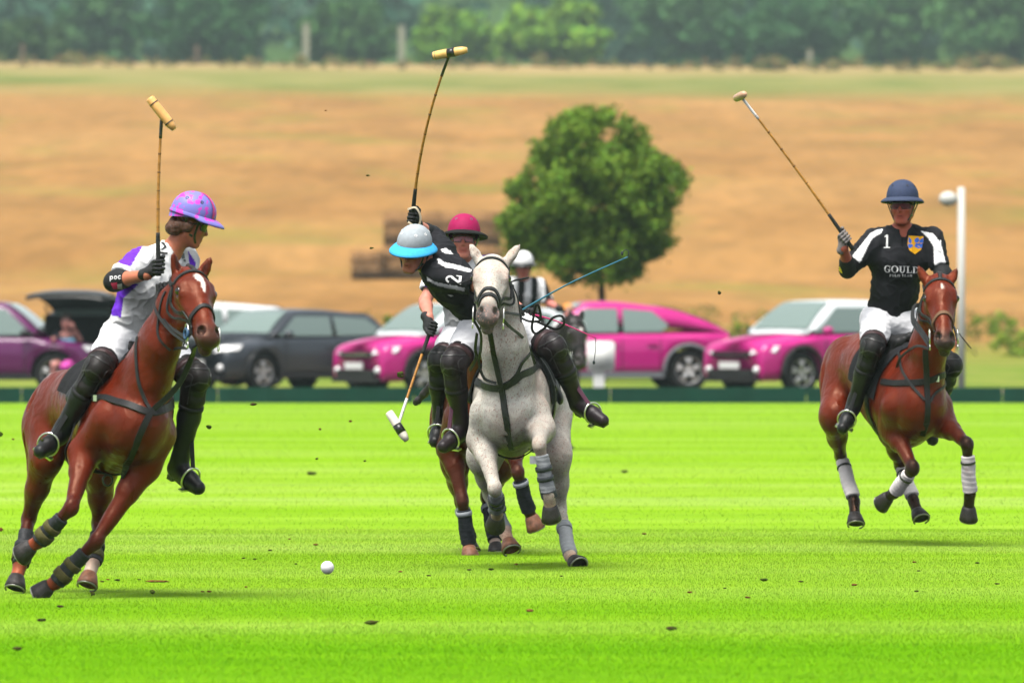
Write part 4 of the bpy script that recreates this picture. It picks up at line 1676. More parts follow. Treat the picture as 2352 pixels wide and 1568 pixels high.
def lettering(text, x0, y0, w, h, gap=.12, slope=0.0, rot=0.0, ws=None):
    """outlines of a word: top-left x0, y0 in the picture grid, letters w by h"""
    out = []
    x = 0.0
    for i, ch in enumerate(text):
        cw = w * (ws[i] if ws else 1)
        for poly in glyph(ch):
            q = []
            for a, b in poly:
                px, py = x + a * cw, (1 - b) * h
                q.append((x0 + px * math.cos(rot) - py * math.sin(rot), y0 + px * math.sin(rot) + py * math.cos(rot) + slope * px))
            out.append(q)
        x += cw * (1 + gap) if ch != ' ' else w * .6
    return out


# ---------------------------------------------------------------- head gear
def helmet(c, f, u, shell, brim_m, parent, front=.075, side=.045, back=.05, droop=.028, vent_m=None, size=1.0, strap_m=None, chin=True, stripe=None, jockey=False):
    f, s, u = frame_rows(f, u)           # s = person's left
    base = c + u * .050
    rx, ry, rz = .106 * size, .128 * size, .122 * size
    seg, nr = 40, 12
    vs, fs = [], []
    vs.append(base + u * rz)
    for i in range(1, nr + 1):
        a = math.pi / 2 * i / nr
        for j in range(seg):
            q = 2 * math.pi * j / seg
            e = .92
            r = math.sin(a) ** e
            vs.append(base + u * rz * math.cos(a) ** .95 * (1 if i < nr else 0) + f * ry * r * math.cos(q) + s * rx * r * math.sin(q))
    for j in range(seg):
        fs.append((0, 1 + j, 1 + (j + 1) % seg))
    for i in range(nr - 1):
        for j in range(seg):
            k = (j + 1) % seg
            fs.append((1 + i * seg + j, 1 + (i + 1) * seg + j, 1 + (i + 1) * seg + k, 1 + i * seg + k))
    # lower skirt of the shell
    n0 = len(vs)
    for j in range(seg):
        q = 2 * math.pi * j / seg
        vs.append(base - u * (.022 + .03 * max(0, -math.cos(q)) ** 2) + f * ry * .985 * math.cos(q) + s * rx * .985 * math.sin(q))
    b0 = 1 + (nr - 1) * seg
    for j in range(seg):
        k = (j + 1) % seg
        fs.append((b0 + j, n0 + j, n0 + k, b0 + k))
    sh = mesh_obj('helmet', vs, fs, shell, parent)
    # brim
    vs, fs = [], []
    prof = ((.985, 0.004, 0), (1.0, .010, .0), (1.0, .010, .35), (1.0, .006, .8), (1.0, .0, 1.0), (1.0, -.009, .98), (1.0, -.006, .6), (.97, -.012, 0))
    for sc_, dz, e in prof:
        for j in range(seg):
            q = 2 * math.pi * j / seg
            cs = math.cos(q)
            if jockey:
                w = front * max(0.0, (cs - .05)) ** .6 + .004
            else:
                w = side + (front - side) * max(0, cs) ** 1.5 + (back - side) * max(0, -cs) ** 1.5
            d = nrm(f * ry * cs + s * rx * math.sin(q))
            vs.append(base + f * ry * sc_ * cs + s * rx * sc_ * math.sin(q) + d * w * e + u * (dz - droop * e * (w / front) ** .5 - .008))
    for i in range(len(prof) - 1):
        for j in range(seg):
            k = (j + 1) % seg
            fs.append((i * seg + j, (i + 1) * seg + j, (i + 1) * seg + k, i * seg + k))
    mesh_obj('brim', vs, fs, brim_m, sh)
    # vents
    if vent_m is not None:
        for q in (35, -35, 80, -80, 130, -130):
            q = math.radians(q)
            a = math.radians(52)
            p = base + u * rz * math.cos(a) + f * ry * math.sin(a) * math.cos(q) + s * rx * math.sin(a) * math.sin(q)
            nn = nrm(u * math.cos(a) / rz + f * math.sin(a) * math.cos(q) / ry + s * math.sin(a) * math.sin(q) / rx)
            t1 = nrm(np.cross(nn, u))
            t2 = np.cross(nn, t1)
            torus_obj('vent', p + nn * .001, t1, t2, .0075, .0075, .0032, vent_m, sh, 12)
    if stripe is not None:
        for q0 in (stripe[1],):
            q = math.radians(q0)
            pts = []
            for a in np.radians(np.linspace(4, 88, 14)):
                r = math.sin(a) ** .92
                pts.append(base + u * rz * math.cos(a) ** .95 + f * ry * r * math.cos(q) + s * rx * r * math.sin(q))
            vs, fs = [], []
            for i, p in enumerate(pts):
                nn = nrm(p - base)
                t = nrm(pts[min(i + 1, 13)] - pts[max(i - 1, 0)])
                w = nrm(np.cross(t, nn)) * .011
                vs += [p - w + nn * .003, p + w + nn * .003]
            for i in range(13):
                fs.append((2 * i, 2 * i + 1, 2 * i + 3, 2 * i + 2))
            mesh_obj('stripe', vs, fs, stripe[0], sh)
    if chin:
        cm = strap_m or BLACKP
        chinp = c - u * .125 + f * .065
        for sg in (-1, 1):
            strap('chin_strap', [base + s * sg * rx * .93 + f * .035 - u * .02, c + s * sg * .072 + f * .035 - u * .06, c + s * sg * .045 + f * .055 - u * .11, chinp], .014, None, cm, sh, thick=.004, n=5, refn=s * sg)
            strap('chin_strap', [base + s * sg * rx * .9 - f * .045 - u * .03, c + s * sg * .074 - f * .02 - u * .055, c + s * sg * .068 + f * .025 - u * .075], .014, None, cm, sh, thick=.004, n=5, refn=s * sg)
    return sh


def head_prims(s, c, f, u, sk, hair=None, lip=None):
    f, l, u = frame_rows(f, u)
    R = np.stack([f, l, u])
    sk = np.asarray(sk, float)
    lip = np.asarray(lip if lip is not None else sk * (.66, .36, .36), float)

    def h(a, b, d):
        return c + f * a + l * b + u * d
    s.el(h(-.012, 0, .045), (.098, .076, .082), R, .02, hair if hair is not None else sk)
    s.el(h(.018, 0, -.035), (.078, .064, .095), R, .03, sk)
    s.rc(h(.062, -.012, -.108), .025, h(.062, .012, -.108), .025, .025, sk)
    for sg in (-1, 1):
        s.rc(h(.055, sg * .02, -.105), .022, h(-.015, sg * .058, -.06), .02, .02, sk)       # jaw line
        s.el(h(.062, sg * .040, -.028), (.024, .024, .02), R, .018, sk * (1.04, .92, .9))   # cheek bone
        s.rc(h(.086, sg * .014, .016), .011, h(.070, sg * .05, .012), .010, .012, sk)       # brow
        s.el(h(.086, sg * .030, -.004), (.016, .017, .012), R, .01, sub=True)              # socket
        s.el(h(-.008, sg * .076, -.022), (.018, .008, .030), R, .008, sk * (1.0, .85, .82))   # ear
        s.dab(h(.09, sg * .03, -.004), .015, sk * .45, .6)
        s.dab(h(.09, sg * .034, .014), .016, sk * .45, .8)
        s.dab(h(.075, sg * .042, -.04), .03, sk * (1.0, .78, .74), .9)
    s.rc(h(.090, 0, .004), .009, h(.108, 0, -.036), .012, .010, sk * (1.02, .9, .88))      # nose
    s.rc(h(.094, -.012, -.042), .008, h(.094, .012, -.042), .008, .008, sk * (1.0, .86, .84))
    s.rc(h(.086, -.016, -.068), .0085, h(.086, .016, -.068), .0085, .010, lip)
    s.rc(h(.083, -.013, -.082), .0095, h(.083, .013, -.082), .0095, .010, lip)
    s.rc(h(.100, -.020, -.0755), .0035, h(.100, .020, -.0755), .0035, .006, sub=True)
    s.dab(h(.092, 0, -.0755), (R, V(.02, .024, .005)), lip * .35, .6)
    return h


def goggles(c, f, u, lens, parent, frame=BLACKP, w=.072):
    f, l, u = frame_rows(f, u)
    g = None
    vs, fs = [], []
    n = 18
    for i in range(n + 1):
        q = math.radians(-62 + 124 * i / n)
        for e in (-1, 1):
            ht = .021 * (1 - .25 * abs(math.sin(q)) ** 3)
            if abs(q) < .16 and e < 0:
                ht *= .25
            vs.append(c + f * (.022 + .080 * math.cos(q)) + l * w * math.sin(q) * 1.05 + u * (-.002 + e * ht))
    for i in range(n):
        fs.append((2 * i, 2 * i + 2, 2 * i + 3, 2 * i + 1))
    g = mesh_obj('goggles', vs, fs, lens, parent)
    mb = MB()
    top = [np.array(vs[2 * i + 1]) for i in range(n + 1)]
    bot = [np.array(vs[2 * i]) for i in range(n + 1)]
    mb.tube(top, .0032, 6)
    mb.tube(bot, .0026, 6)
    for sg, p in ((-1, top[0]), (1, top[-1])):
        mb.tube([p, c + l * sg * .079 - f * .0 + u * .006, c + l * sg * .072 - f * .06 + u * .01], .0042, 6)
    mb.tube([top[0], bot[0]], .003, 6)
    mb.tube([top[-1], bot[-1]], .003, 6)
    mb.build('goggle_frame', frame, g)
    return g


def fist(name, wr, hc, axis, m, parent, left=False, h=.005, cols=None, palm_dir=None):
    """gloved hand closed round a bar that runs through hc along axis; the wrist comes from wr"""
    ax = nrm(axis)
    w = nrm(wr - hc)
    side = nrm(w - ax * (w @ ax))                   # from bar towards the wrist
    per = nrm(np.cross(ax, side))
    if palm_dir is not None and per @ np.asarray(palm_dir) < 0:
        per = -per
    pc = hc + side * .028 - per * .006
    s = Sculpt()
    a = cols[0] if cols else None
    b = cols[1] if cols else None
    R = np.stack([ax, side, per])
    s.rc(wr + side * .025, .034, wr * .6 + pc * .4, .031, .012, a)
    s.rc(wr * .6 + pc * .4, .031, pc, .030, .02, a, (per, .8))
    s.el(pc, (.046, .032, .024), R, .015, a)
    lens = (.029, .031, .031, .028)
    for i, o in enumerate((.034, .0115, -.0115, -.033)):
        pts = []
        rr = .0105 if i < 3 else .0092
        for t, q in enumerate(np.radians((25, 85, 150, 215, 265))):
            pts.append((hc + ax * (o + .002 * t) + side * math.cos(q) * lens[i] + per * math.sin(q) * lens[i], rr - .0004 * t))
        s.chain(pts, .004, b)
    # thumb leaves the side of the palm near its base, closes over the bar
    s.chain([(pc + ax * .03 - per * .012, .014), (hc + ax * .052 - per * .03 + side * .008, .0125), (hc + ax * .064 - per * .026 - side * .016, .0115), (hc + ax * .062 - per * .006 - side * .030, .0098)], .006, b)
    v, f, C = s.mesh(h, (.02, .02, .02), .004, smooth=1)
    return mesh_obj(name, v, f, m, parent, cols=C)


# ---------------------------------------------------------------- the rider
def build_rider(c, label, group='polo players'):
    Y0 = c['Y']
    J = {k: P(v[0], v[1], Y0 + v[2]) for k, v in c['j'].items()}
    ctr = J['pelvis']
    rt = root('person', (ctr[0], ctr[1], 0), label, 'person', group)
    up = nrm(J['neck'] - J['pelvis'])
    sd = nrm(J['sh_l'] - J['sh_r'])
    fw = nrm(np.cross(sd, up))                    # chest direction
    if fw[1] > 0:
        fw = -fw
    sk = np.asarray(c.get('skin', SKC), float)
    hc, hf, hu = J['head'], nrm(c['head_f']), nrm(c['head_u'])
    hf, hl, hu = frame_rows(hf, hu)
    # ---- body: one skin
    s = Sculpt()
    s.rc(J['pelvis'], .12, J['chest'], .115, .05, sk, (fw, .72))
    s.rc(J['chest'], .125, J['neck'] - up * .06, .09, .05, sk, (fw, .75))
    s.rc(J['sh_r'], .05, J['sh_l'], .05, .06, sk)
    s.rc(J['neck'] - up * .05, .068, hc - hu * .05 - hf * .015, .054, .03, sk)
    s.rc(J['neck'] - up * .02 + sd * .0, .06, J['sh_r'] * .6 + J['neck'] * .4, .05, .04, sk)
    s.rc(J['neck'] - up * .02 + sd * .0, .06, J['sh_l'] * .6 + J['neck'] * .4, .05, .04, sk)
    head_prims(s, hc, hf, hu, sk, c.get('hair'))
    hipd = .085
    for n, sg in (('r', -1), ('l', 1)):
        sh, el, wr = J['sh_' + n], J['el_' + n], J['wr_' + n]
        s.rc(sh, .055, sh * .4 + el * .6, .046, .03, sk)
        s.rc(sh * .4 + el * .6, .046, el, .041, .02, sk)
        m_ = el * .7 + wr * .3
        s.rc(el, .040, m_, .043, .02, sk)
        s.rc(m_, .043, wr, .029, .02, sk)
        hd = J['hand_' + n]
        s.rc(wr, .027, wr * .5 + hd * .5, .026, .02, sk)
        hip = J.get('hip_' + n, J['pelvis'] + sd * sg * hipd)
        J['hip_' + n] = hip
        kn, an, to = J['kn_' + n], J['an_' + n], J['toe_' + n]
        s.rc(hip, .085, kn, .055, .03, sk)
        s.rc(kn, .05, an, .034, .02, sk)
        s.rc(an, .033, an + nrm(to - an) * .07 + nrm(an - kn) * .045, .024, .02, sk)
    v, f, C = s.mesh(c.get('h', .0075), sk, .006, smooth=1)
    mesh_obj('body', v, f, SKIN, rt, cols=C)
    # ---- jersey
    s = Sculpt()
    b = c.get('bulk', 1.0)
    mid = J['pelvis'] * .5 + J['chest'] * .5
    s.rc(J['pelvis'] + up * c.get('hem', 0.0), .165 * b, mid, .158 * b, .04, None, (fw, .74))
    s.rc(mid, .158 * b, J['chest'], .172 * b, .04, None, (fw, .74))
    s.rc(J['chest'], .172 * b, J['neck'] - up * .10, .125, .05, None, (fw, .76))
    s.rc(J['sh_r'] + up * .0, .068, J['sh_l'], .068, .06)
    for n, sg in (('r', -1), ('l', 1)):
        sh, el = J['sh_' + n], J['el_' + n]
        e = sh + (el - sh) * c.get('sleeve_' + n, .78)
        s.rc(J['neck'] - up * .03, .066, sh, .07, .05)
        s.rc(sh, .077, e, .070, .04)
        s.rc(J['chest'] + sd * sg * .1, .1, sh + (el - sh) * .3, .06, .05)
        d = nrm(el - sh)
        s.el(e + d * .10, (.098, .1, .1), np.stack([d, nrm(np.cross(d, V(.3, .9, .2))), nrm(np.cross(d, np.cross(d, V(.3, .9, .2))))]), .004, sub=True)
    # collar
    nd = nrm(hc - J['neck'])
    s.rc(J['neck'] - nd * .03, .072, J['neck'] + nd * .012, .066, .015)
    s.rc(J['neck'] + nd * .02, .056, J['neck'] + nd * .12, .07, .006, sub=True)
    if c.get('vneck'):
        s.rc(J['neck'] + nd * .03 + fw * .07, .035, J['neck'] - up * .10 + fw * .13, .012, .006, sub=True)
    s.cut(J['pelvis'] + up * c.get('hemcut', -.06), up - fw * .12)      # hem: cloth below is taken away
    fold = c.get('fold', .009)

    def crease(vv):
        loc = vv - J['pelvis']
        a, bq, d_ = loc @ up, loc @ sd, loc @ fw
        out = np.zeros(len(vv))
        for i in range(len(vv)):
            q = Vector((a[i] * 7 + bq[i] * 5, bq[i] * 9 - a[i] * 4, d_[i] * 6))
            out[i] = mnoise.noise(q) * fold + (1 - abs(mnoise.noise(q * 1.9 + Vector((3, 1, 7))))) ** 6 * fold * .8
        return out
    v, f, C = s.mesh(c.get('hs', .0075), c['shirt'], .01, wob=crease, smooth=1)
    C = np.tile(np.asarray(c['shirt'], float), (len(v), 1))
    if 'shirt_fn' in c:
        C = c['shirt_fn'](v, C, J, up, sd, fw)
    q = pix(v)
    for poly, col in c.get('shirt_polys', []):
        C[inpoly(q, poly)] = col
    shirt = mesh_obj('jersey', v, f, CLOTH, rt, cols=C)
    sb = bvh_of(v, f)
    # ---- breeches
    s = Sculpt()
    s.el(J['pelvis'] - up * .02, (.13, .175, .15), np.stack([fw, sd, up]), .05)
    for n, sg in (('r', -1), ('l', 1)):
        hip, kn = J['hip_' + n], J['kn_' + n]
        tm = hip * .55 + kn * .45
        s.rc(hip, .118, tm, .100, .05)
        s.rc(tm, .100, kn, .068, .03)

    def crease2(vv):
        out = np.zeros(len(vv))
        for i, p in enumerate(vv - J['pelvis']):
            qn = Vector(p * 8)
            qn.z *= 2.2
            out[i] = mnoise.noise(qn) * .006 + (1 - abs(mnoise.noise(qn * 1.7 + Vector((9, 2, 4))))) ** 7 * .005
        return out
    v, f, C = s.mesh(.0095, wob=crease2)
    mesh_obj('breeches', v, f, WHITECLOTH, rt)
    # ---- boots and knee guards
    bm_ = c.get('boot', BOOT)
    for n, sg in (('r', -1), ('l', 1)):
        if n in c.get('skip_leg', ''):
            continue
        kn, an, to = J['kn_' + n], J['an_' + n], J['toe_' + n]
        ld = nrm(an - kn)
        td = nrm(to - an)
        tf = nrm(td - ld * (td @ ld) * .35)
        s = Sculpt()
        s.rc(kn + ld * .05, .068, kn * .55 + an * .45, .066, .03)
        s.rc(kn * .55 + an * .45, .066, an - ld * .03, .051, .03)
        s.rc(an - ld * .03, .051, an + ld * .035 - tf * .02, .047, .025)
        heel = an + ld * .06 - tf * .03
        lat = nrm(np.cross(tf, ld))
        ball = an + ld * .065 + tf * .13
        tip = an + ld * .075 + tf * .215
        s.rc(heel, .041, ball, .047, .03, None, (lat, 1.0))
        s.rc(an + ld * .02, .048, ball - ld * .012, .041, .03)
        s.rc(ball, .049, tip, .041, .02)
        v, f, C = s.mesh(.009, smooth=1)
        bo = mesh_obj('boot', v, f, bm_, rt)
        so = MB()
        pts = [heel + ld * .032 - tf * .02, heel + ld * .034 + tf * .05, ball + ld * .034, tip + ld * .024 + tf * .015]
        ws = [.026, .026, .038, .024]
        vs, fs = [], []
        for p, w_ in zip(pts, ws):
            for a_, b_ in ((-1, 0), (1, 0), (1, 1), (-1, 1)):
                vs.append(p + lat * w_ * a_ + ld * .012 * b_)
        for i in range(3):
            for k in range(4):
                fs.append((i * 4 + k, i * 4 + (k + 1) % 4, (i + 1) * 4 + (k + 1) % 4, (i + 1) * 4 + k))
        fs += [(3, 2, 1, 0), (12, 13, 14, 15)]
        so.add(vs, fs)
        so.box(heel + ld * .048, (.05, .05, .03), np.stack([tf, lat, ld]).T)
        so.build('sole', BLACKP, bo, smooth=False)
        # knee guard: leather shield from thigh to mid shin, domed over the knee
        hip = J['hip_' + n]
        tdn = nrm(hip - kn)
        kf = nrm(nrm(kn - hip) - ld + V(0, -.8, 0))
        s = Sculpt()
        kl = nrm(np.cross(kf, ld))
        ku = nrm(np.cross(kl, kf))
        KR = np.stack([kf, kl, ku])
        s.rc(kn + tdn * .12, .084, kn + tdn * .02, .080, .02)
        s.rc(kn + tdn * .02, .080, kn + ld * .20, .069, .03)
        s.el(kn + kf * .038 + ku * -.01, (.056, .070, .090), KR, .010)
        s.el(kn + kf * .078 + ku * .0, (.024, .045, .052), KR, .004)
        s.el(kn + kf * .030 + ld * .125, (.048, .066, .060), KR, .008)
        s.rc(kn + tdn * .115, .091, kn + tdn * .07, .089, .003)
        s.rc(kn + tdn * .15, .070, kn + tdn * .25, .095, .006, sub=True)
        v, f, C = s.mesh(.0085, smooth=1)
        kg = mesh_obj('knee_guard', v, f, c.get('guard', GUARD), rt)
        gb_ = bvh_of(v, f)
        for hh, ww in ((.066, .010), (-.062, .009)):
            cpt = kn + ku * -hh
            strap('guard_seam', [cpt + kl * .10 + kf * .01, cpt + kl * .06 + kf * .11, cpt + kf * .13, cpt - kl * .06 + kf * .11, cpt - kl * .10 + kf * .01], ww, gb_, GUARD2, kg, thick=.003, off=.001)
        for sq in (-1, 1):
            strap('guard_seam', [kn + tdn * .06 + kl * sq * .075 + kf * .08, kn + kl * sq * .075 + kf * .09, kn + ld * .08 + kl * sq * .07 + kf * .08, kn + ld * .18 + kl * sq * .055 + kf * .07], .008, gb_, GUARD2, kg, thick=.003, off=.001)
        band('guard_strap', kn + tdn * .092, tdn, .090, .036, c.get('gstrap', GUARDB), kg, .004)
        band('guard_strap', kn + ld * .172, ld, .071, .028, c.get('gstrap2', GUARD), kg, .004)
        # stirrup hanging from a leather, boot ball resting on the tread
        if n not in c.get('skip_stirrup', ''):
            tr = ball + ld * .05
            st = torus_obj('stirrup', tr - ld * .062, ld, lat, .070, .064, .0068, STEEL, rt, 22)
            MB().box(tr + ld * .004, (.04, .126, .010), np.stack([tf, lat, ld]).T).build('stirrup_tread', STEEL, st, smooth=False)
            topst = tr - ld * .132
            strap('stirrup_leather', [topst, topst * .5 + (J['hip_' + n] * .25 + kn * .75 + V(0, .10, 0)) * .5, J['hip_' + n] * .45 + kn * .55 + V(0, .12, -.03)], .026, None, c.get('leather', LEATHER), st, refn=V(0, -1, .1))
    # ---- elbow pads
    for n in c.get('pads', ''):
        sh, el, wr = J['sh_' + n], J['el_' + n], J['wr_' + n]
        s = Sculpt()
        a0 = el + nrm(sh - el) * .095
        a1 = el + nrm(wr - el) * c.get('padlen', .085)
        s.rc(a0, .056, el, .060, .02)
        s.rc(el, .060, a1, .054, .02)
        s.el(el - nrm(nrm(sh - el) + nrm(wr - el)) * .02, (.055, .055, .055), None, .015)
        v, f, C = s.mesh(.006, smooth=1)
        pd = mesh_obj('elbow_pad', v, f, PAD, rt)
        J['pad_' + n] = (pd, bvh_of(v, f))
    # ---- gloves
    for n in 'rl':
        fist('glove', J['wr_' + n], J['hand_' + n], c['grip_' + n], CLOTHG if c.get('glove_cols') else GLOVE, rt, left=(n == 'l'), cols=c.get('glove_cols') if n == 'r' else None, palm_dir=c.get('palm_' + n))
    return dict(root=rt, J=J, shirt=shirt, bvh=sb, up=up, sd=sd, fw=fw, hf=hf, hu=hu, hl=hl, hc=hc)


CLOTHG = mat('striped_glove', attr=True, rough=.7, spec=.3, noise=.2, nscale=60, bump=.2, bscale=100)


def mallet(name, grip, head, bend, hdir, label, shaft=(.42, .19, .05), grip_len=.20, head_m=None, band_m=None, butt=.12, neck_m=None, neck_len=.12, headlen=.23, cap_m=None, hr=.024, sling=True):
    """cane polo mallet from grip to head, hdir = direction of the cigar"""
    d = nrm(head - grip)
    rt = root(name, grip - d * butt, label, 'polo mallet', 'polo mallets')
    L = np.linalg.norm(head - grip)
    side = nrm(bend) if np.linalg.norm(bend) > 0 else V(1, 0, 0)
    amp = np.linalg.norm(bend)

    def pt(t):
        return grip + (head - grip) * t + side * amp * 4 * t * (1 - t) * .9
    cane = mat('cane_' + name, shaft, .4, .5, noise=.45, nscale=9, stretch=(1, 1, 3))
    ts = np.linspace(-butt / L, .99, 30)
    tube_obj('cane', [pt(t) for t in ts], [.0105, .0095, .0085, .0075], cane, rt, n=1, seg=10)
    for t in np.linspace(.26, .86, 6):
        a, b = pt(t - .006), pt(t + .006)
        MB().tube([a, (a + b) / 2, b], [.0085, .0105, .0085], 8).build('cane_joint', mat('cane_joint_mat', (.16, .07, .02), .5), rt)
    tube_obj('handle_grip', [pt(t) for t in np.linspace(-butt / L, grip_len / L, 6)], [.016, .0135, .0135, .0115], mat('rubber_grip', (.018, .018, .018), .7, .3, bump=.4, bscale=150), rt, n=2, seg=10)
    if neck_m is not None:
        tube_obj('neck_wrap', [pt(t) for t in np.linspace(1 - neck_len / L, .985, 4)], .0098, neck_m, rt, n=2, seg=10)
    hd = nrm(hdir)
    hm = head_m or mat('mallet_wood', (.62, .36, .12), .35, .5, noise=.25, nscale=25, stretch=(1, 1, 1))
    o = pt(.995) + d * .006
    hl = headlen / 2
    hb = MB().tube([o - hd * hl, o - hd * (hl - .008), o - hd * .06, o, o + hd * .06, o + hd * (hl - .03), o + hd * hl], [hr * .86, hr, hr * 1.06, hr * 1.1, hr * 1.04, hr * .95, hr * .62], 16).build('mallet_head', hm, rt)
    if cap_m is not None:
        MB().tube([o - hd * (hl + .002), o - hd * (hl - .02)], [hr * .9, hr * 1.03], 16).build('end_cap', cap_m, hb)
    if band_m is not None:
        for p0, p1 in band_m[1]:
            r0 = hr * 1.12
            MB().tube([o + hd * p0, o + hd * p1], r0, 16).build('tape_band', band_m[0], hb)
    return rt
# ---------------------------------------------------------------- players
WHITE = (.80, .80, .78)
PURPLE = srgb('#6a2fc4')
BLACKC = (.012, .012, .015)
C1 = (0, 300, 1.568)            # zoom windows of the photograph used for measuring
C6 = (1350, 780, 3.618)
C7 = (3250, 880, 4.9)
C5 = (3150, 650, 1.650)


# ===== player on the leaning bay
lp = dict(
    Y=66.0, skin=srgb('#bf7355'), hair=srgb('#4a2a1a'), shirt=WHITE, pads='r', padlen=.075, bulk=1.06, vneck=True,
    j=dict(pelvis=(303, 768, .12), chest=(345, 655, .02), neck=(388, 578, .03), head=(437, 513, .0),
           sh_r=(322, 603, -.08), el_r=(266, 645, -.30), wr_r=(338, 631, -.50), hand_r=(364, 614, -.53),
           sh_l=(420, 600, .18), el_l=(430, 690, .02), wr_l=(388, 676, -.26), hand_l=(374, 662, -.34),
           hip_r=(278, 775, .06), kn_r=(222, 850, -.30), an_r=(142, 990, -.15), toe_r=(105, 1015, -.34),
           hip_l=(345, 772, .16), kn_l=(452, 872, -.12), an_l=(412, 1062, .08), toe_l=(470, 1095, -.10)),
    head_f=(.95, .16, -.28), head_u=(.25, -.05, .97), grip_r=(.03, 0, 1), grip_l=(1, 0, .2), fold=.010, hem=-.02, hemcut=-.05, palm_r=(1, -1, 0), sleeve_r=.72,
    shirt_polys=[(crop([(840, 1000), (1000, 960), (985, 1010), (905, 1060), (820, 1200), (735, 1175), (800, 1080)], *C1), PURPLE),
                 (crop([(700, 1300), (870, 1310), (775, 1400), (760, 1520), (630, 1490), (650, 1460), (720, 1400)], *C1), PURPLE),
                 (crop([(1180, 1100), (1230, 1180), (1215, 1260), (1195, 1260)], *C1), PURPLE)],
    guard=mat('dark_brown_guard', (.014, .011, .010), .52, .24, noise=.3, nscale=25, bump=.2, bscale=60), leather=LEATHER)
RL = build_rider(lp, 'player in white and purple jersey and lavender pink-blotched helmet on the leaning bay', 'players on ponies')
LAV = mat('blotched_helmet', (.20, .19, .58), .45, .4, color2=(.62, .05, .52), nscale=26, detail=3)
rm_ = [n for n in LAV.node_tree.nodes if n.type == 'MAP_RANGE'][0]
rm_.inputs[1].default_value, rm_.inputs[2].default_value = .54, .57
helmet(RL['hc'] + RL['hu'] * .01, RL['hf'], RL['hu'], LAV, LAV, RL['root'], front=.062, droop=.022, vent_m=BLACKP, jockey=True, size=1.06,
       stripe=(mat('hot_pink_stripe', (.80, .03, .25), .5), -38))
goggles(RL['hc'], RL['hf'], RL['hu'], BLACKP, RL['root'])
# hair below the helmet at the nape
s = Sculpt()
hc, hf, hu, hl = RL['hc'], RL['hf'], RL['hu'], RL['hl']
for a_, b_, d_ in ((-.085, 0, -.01), (-.095, 0, -.045), (-.07, -.05, -.03), (-.07, .05, -.03), (-.02, -.075, -.02), (-.1, -.02, -.06), (-.075, -.045, -.055)):
    s.el(hc + hf * a_ + hl * b_ + hu * d_, (.036, .034, .034), None, .02)
v, f, C = s.mesh(.006, wob=wobble(.006, 45))
mesh_obj('hair', v, f, HAIR, RL['root'])
pd, pb = RL['J']['pad_r']
decal('elbow_pad_lettering', lettering('poc', *crop([(690, 1253)], *C1)[0], 8.2, 11, .1, -.06), [pb], WHITEP, pd, maxlen=3)
decal('elbow_pad_patch', [crop([(695, 1305), (735, 1300), (740, 1340), (710, 1342)], *C1)], [pb], REDP, pd)
decal('elbow_pad_patch', [crop([(735, 1312), (765, 1308), (768, 1342), (738, 1340)], *C1)], [pb], mat('pale_print', (.6, .6, .5), .7), pd)
decal('jersey_number', [crop(p, *C1) for p in ([(1005, 1045), (1030, 1050), (1045, 1078), (1035, 1080)], [(1030, 1078), (1045, 1078), (1015, 1098), (1005, 1095)], [(1005, 1108), (1052, 1113), (1050, 1124), (1003, 1119)])], [RL['bvh']], BLACKPR, RL['shirt'])
decal('jersey_badge', [crop(p, *C1) for p in ([(1133, 1120), (1155, 1118), (1158, 1150), (1140, 1152)], [(1148, 1155), (1162, 1156), (1164, 1172), (1152, 1170)])], [RL['bvh']], mat('grey_print', (.16, .17, .17), .7), RL['shirt'])
g = RL['J']['hand_r']
mal = mallet('polo_mallet', g, P(372, 262, 65.45), V(-.012, 0, 0), V(.62, -.1, -.78), 'upright mallet with plain yellow wood head held by player in purple and white',
             shaft=(.42, .19, .03), band_m=(BLACKP, ((-.078, -.072), (.064, .070))), neck_m=BLACKP, neck_len=.14, butt=.05, headlen=.23, hr=.026,
             head_m=mat('yellow_mallet_wood', (.80, .43, .13), .35, .5, noise=.2, nscale=20))

# ===== player 2 hanging off the grey
gp = dict(
    Y=72.4, skin=srgb('#c27d66'), hair=srgb('#4a2e20'), shirt=BLACKC, pads='r', bulk=1.0,
    j=dict(pelvis=(1122, 738, .18), chest=(1037, 645, .06), neck=(985, 604, .0), head=(951, 577, -.12),
           sh_r=(1012, 580, .22), el_r=(993, 541, .42), wr_r=(955, 513, .22), hand_r=(948, 499, .18),
           sh_l=(1000, 630, -.12), el_l=(1092, 655, -.22), wr_l=(1165, 712, -.15), hand_l=(1186, 719, -.12),
           hip_r=(1098, 750, .12), kn_r=(1040, 838, -.15), an_r=(1060, 975, .0), toe_r=(1015, 998, -.16),
           hip_l=(1160, 735, .2), kn_l=(1276, 802, -.12), an_l=(1325, 918, .02), toe_l=(1385, 955, -.14)),
    head_f=(-.45, -.86, -.20), head_u=(.06, -.24, .97), grip_r=(.22, .1, 1), grip_l=(1, 0, .45), hem=.02, hemcut=-.03, sleeve_l=.88, fold=.011,
    shirt_polys=[(crop([(1440, 925), (1475, 915), (1540, 975), (1700, 1000), (1960, 1080), (1910, 1118), (1680, 1065), (1560, 1045), (1470, 990)], *C6), WHITE),
                 (crop([(1285, 1180), (1420, 1262), (1560, 1292), (1840, 1340), (1840, 1398), (1560, 1342), (1430, 1306), (1300, 1236)], *C6), WHITE),
                 (crop([(1500, 785), (1560, 765), (1640, 815), (1675, 855), (1560, 845), (1510, 815)], *C6), WHITE)],
    boot=BROWNBOOT, guard=mat('dark_maroon_guard', (.014, .010, .011), .52, .24, noise=.3, nscale=25, bump=.2, bscale=60), leather=mat('maroon_leather', (.09, .018, .045), .45), gstrap=GUARDB)
RG = build_rider(gp, 'player 2 in black jersey and grey helmet leaning off the grey pony', 'players on ponies')
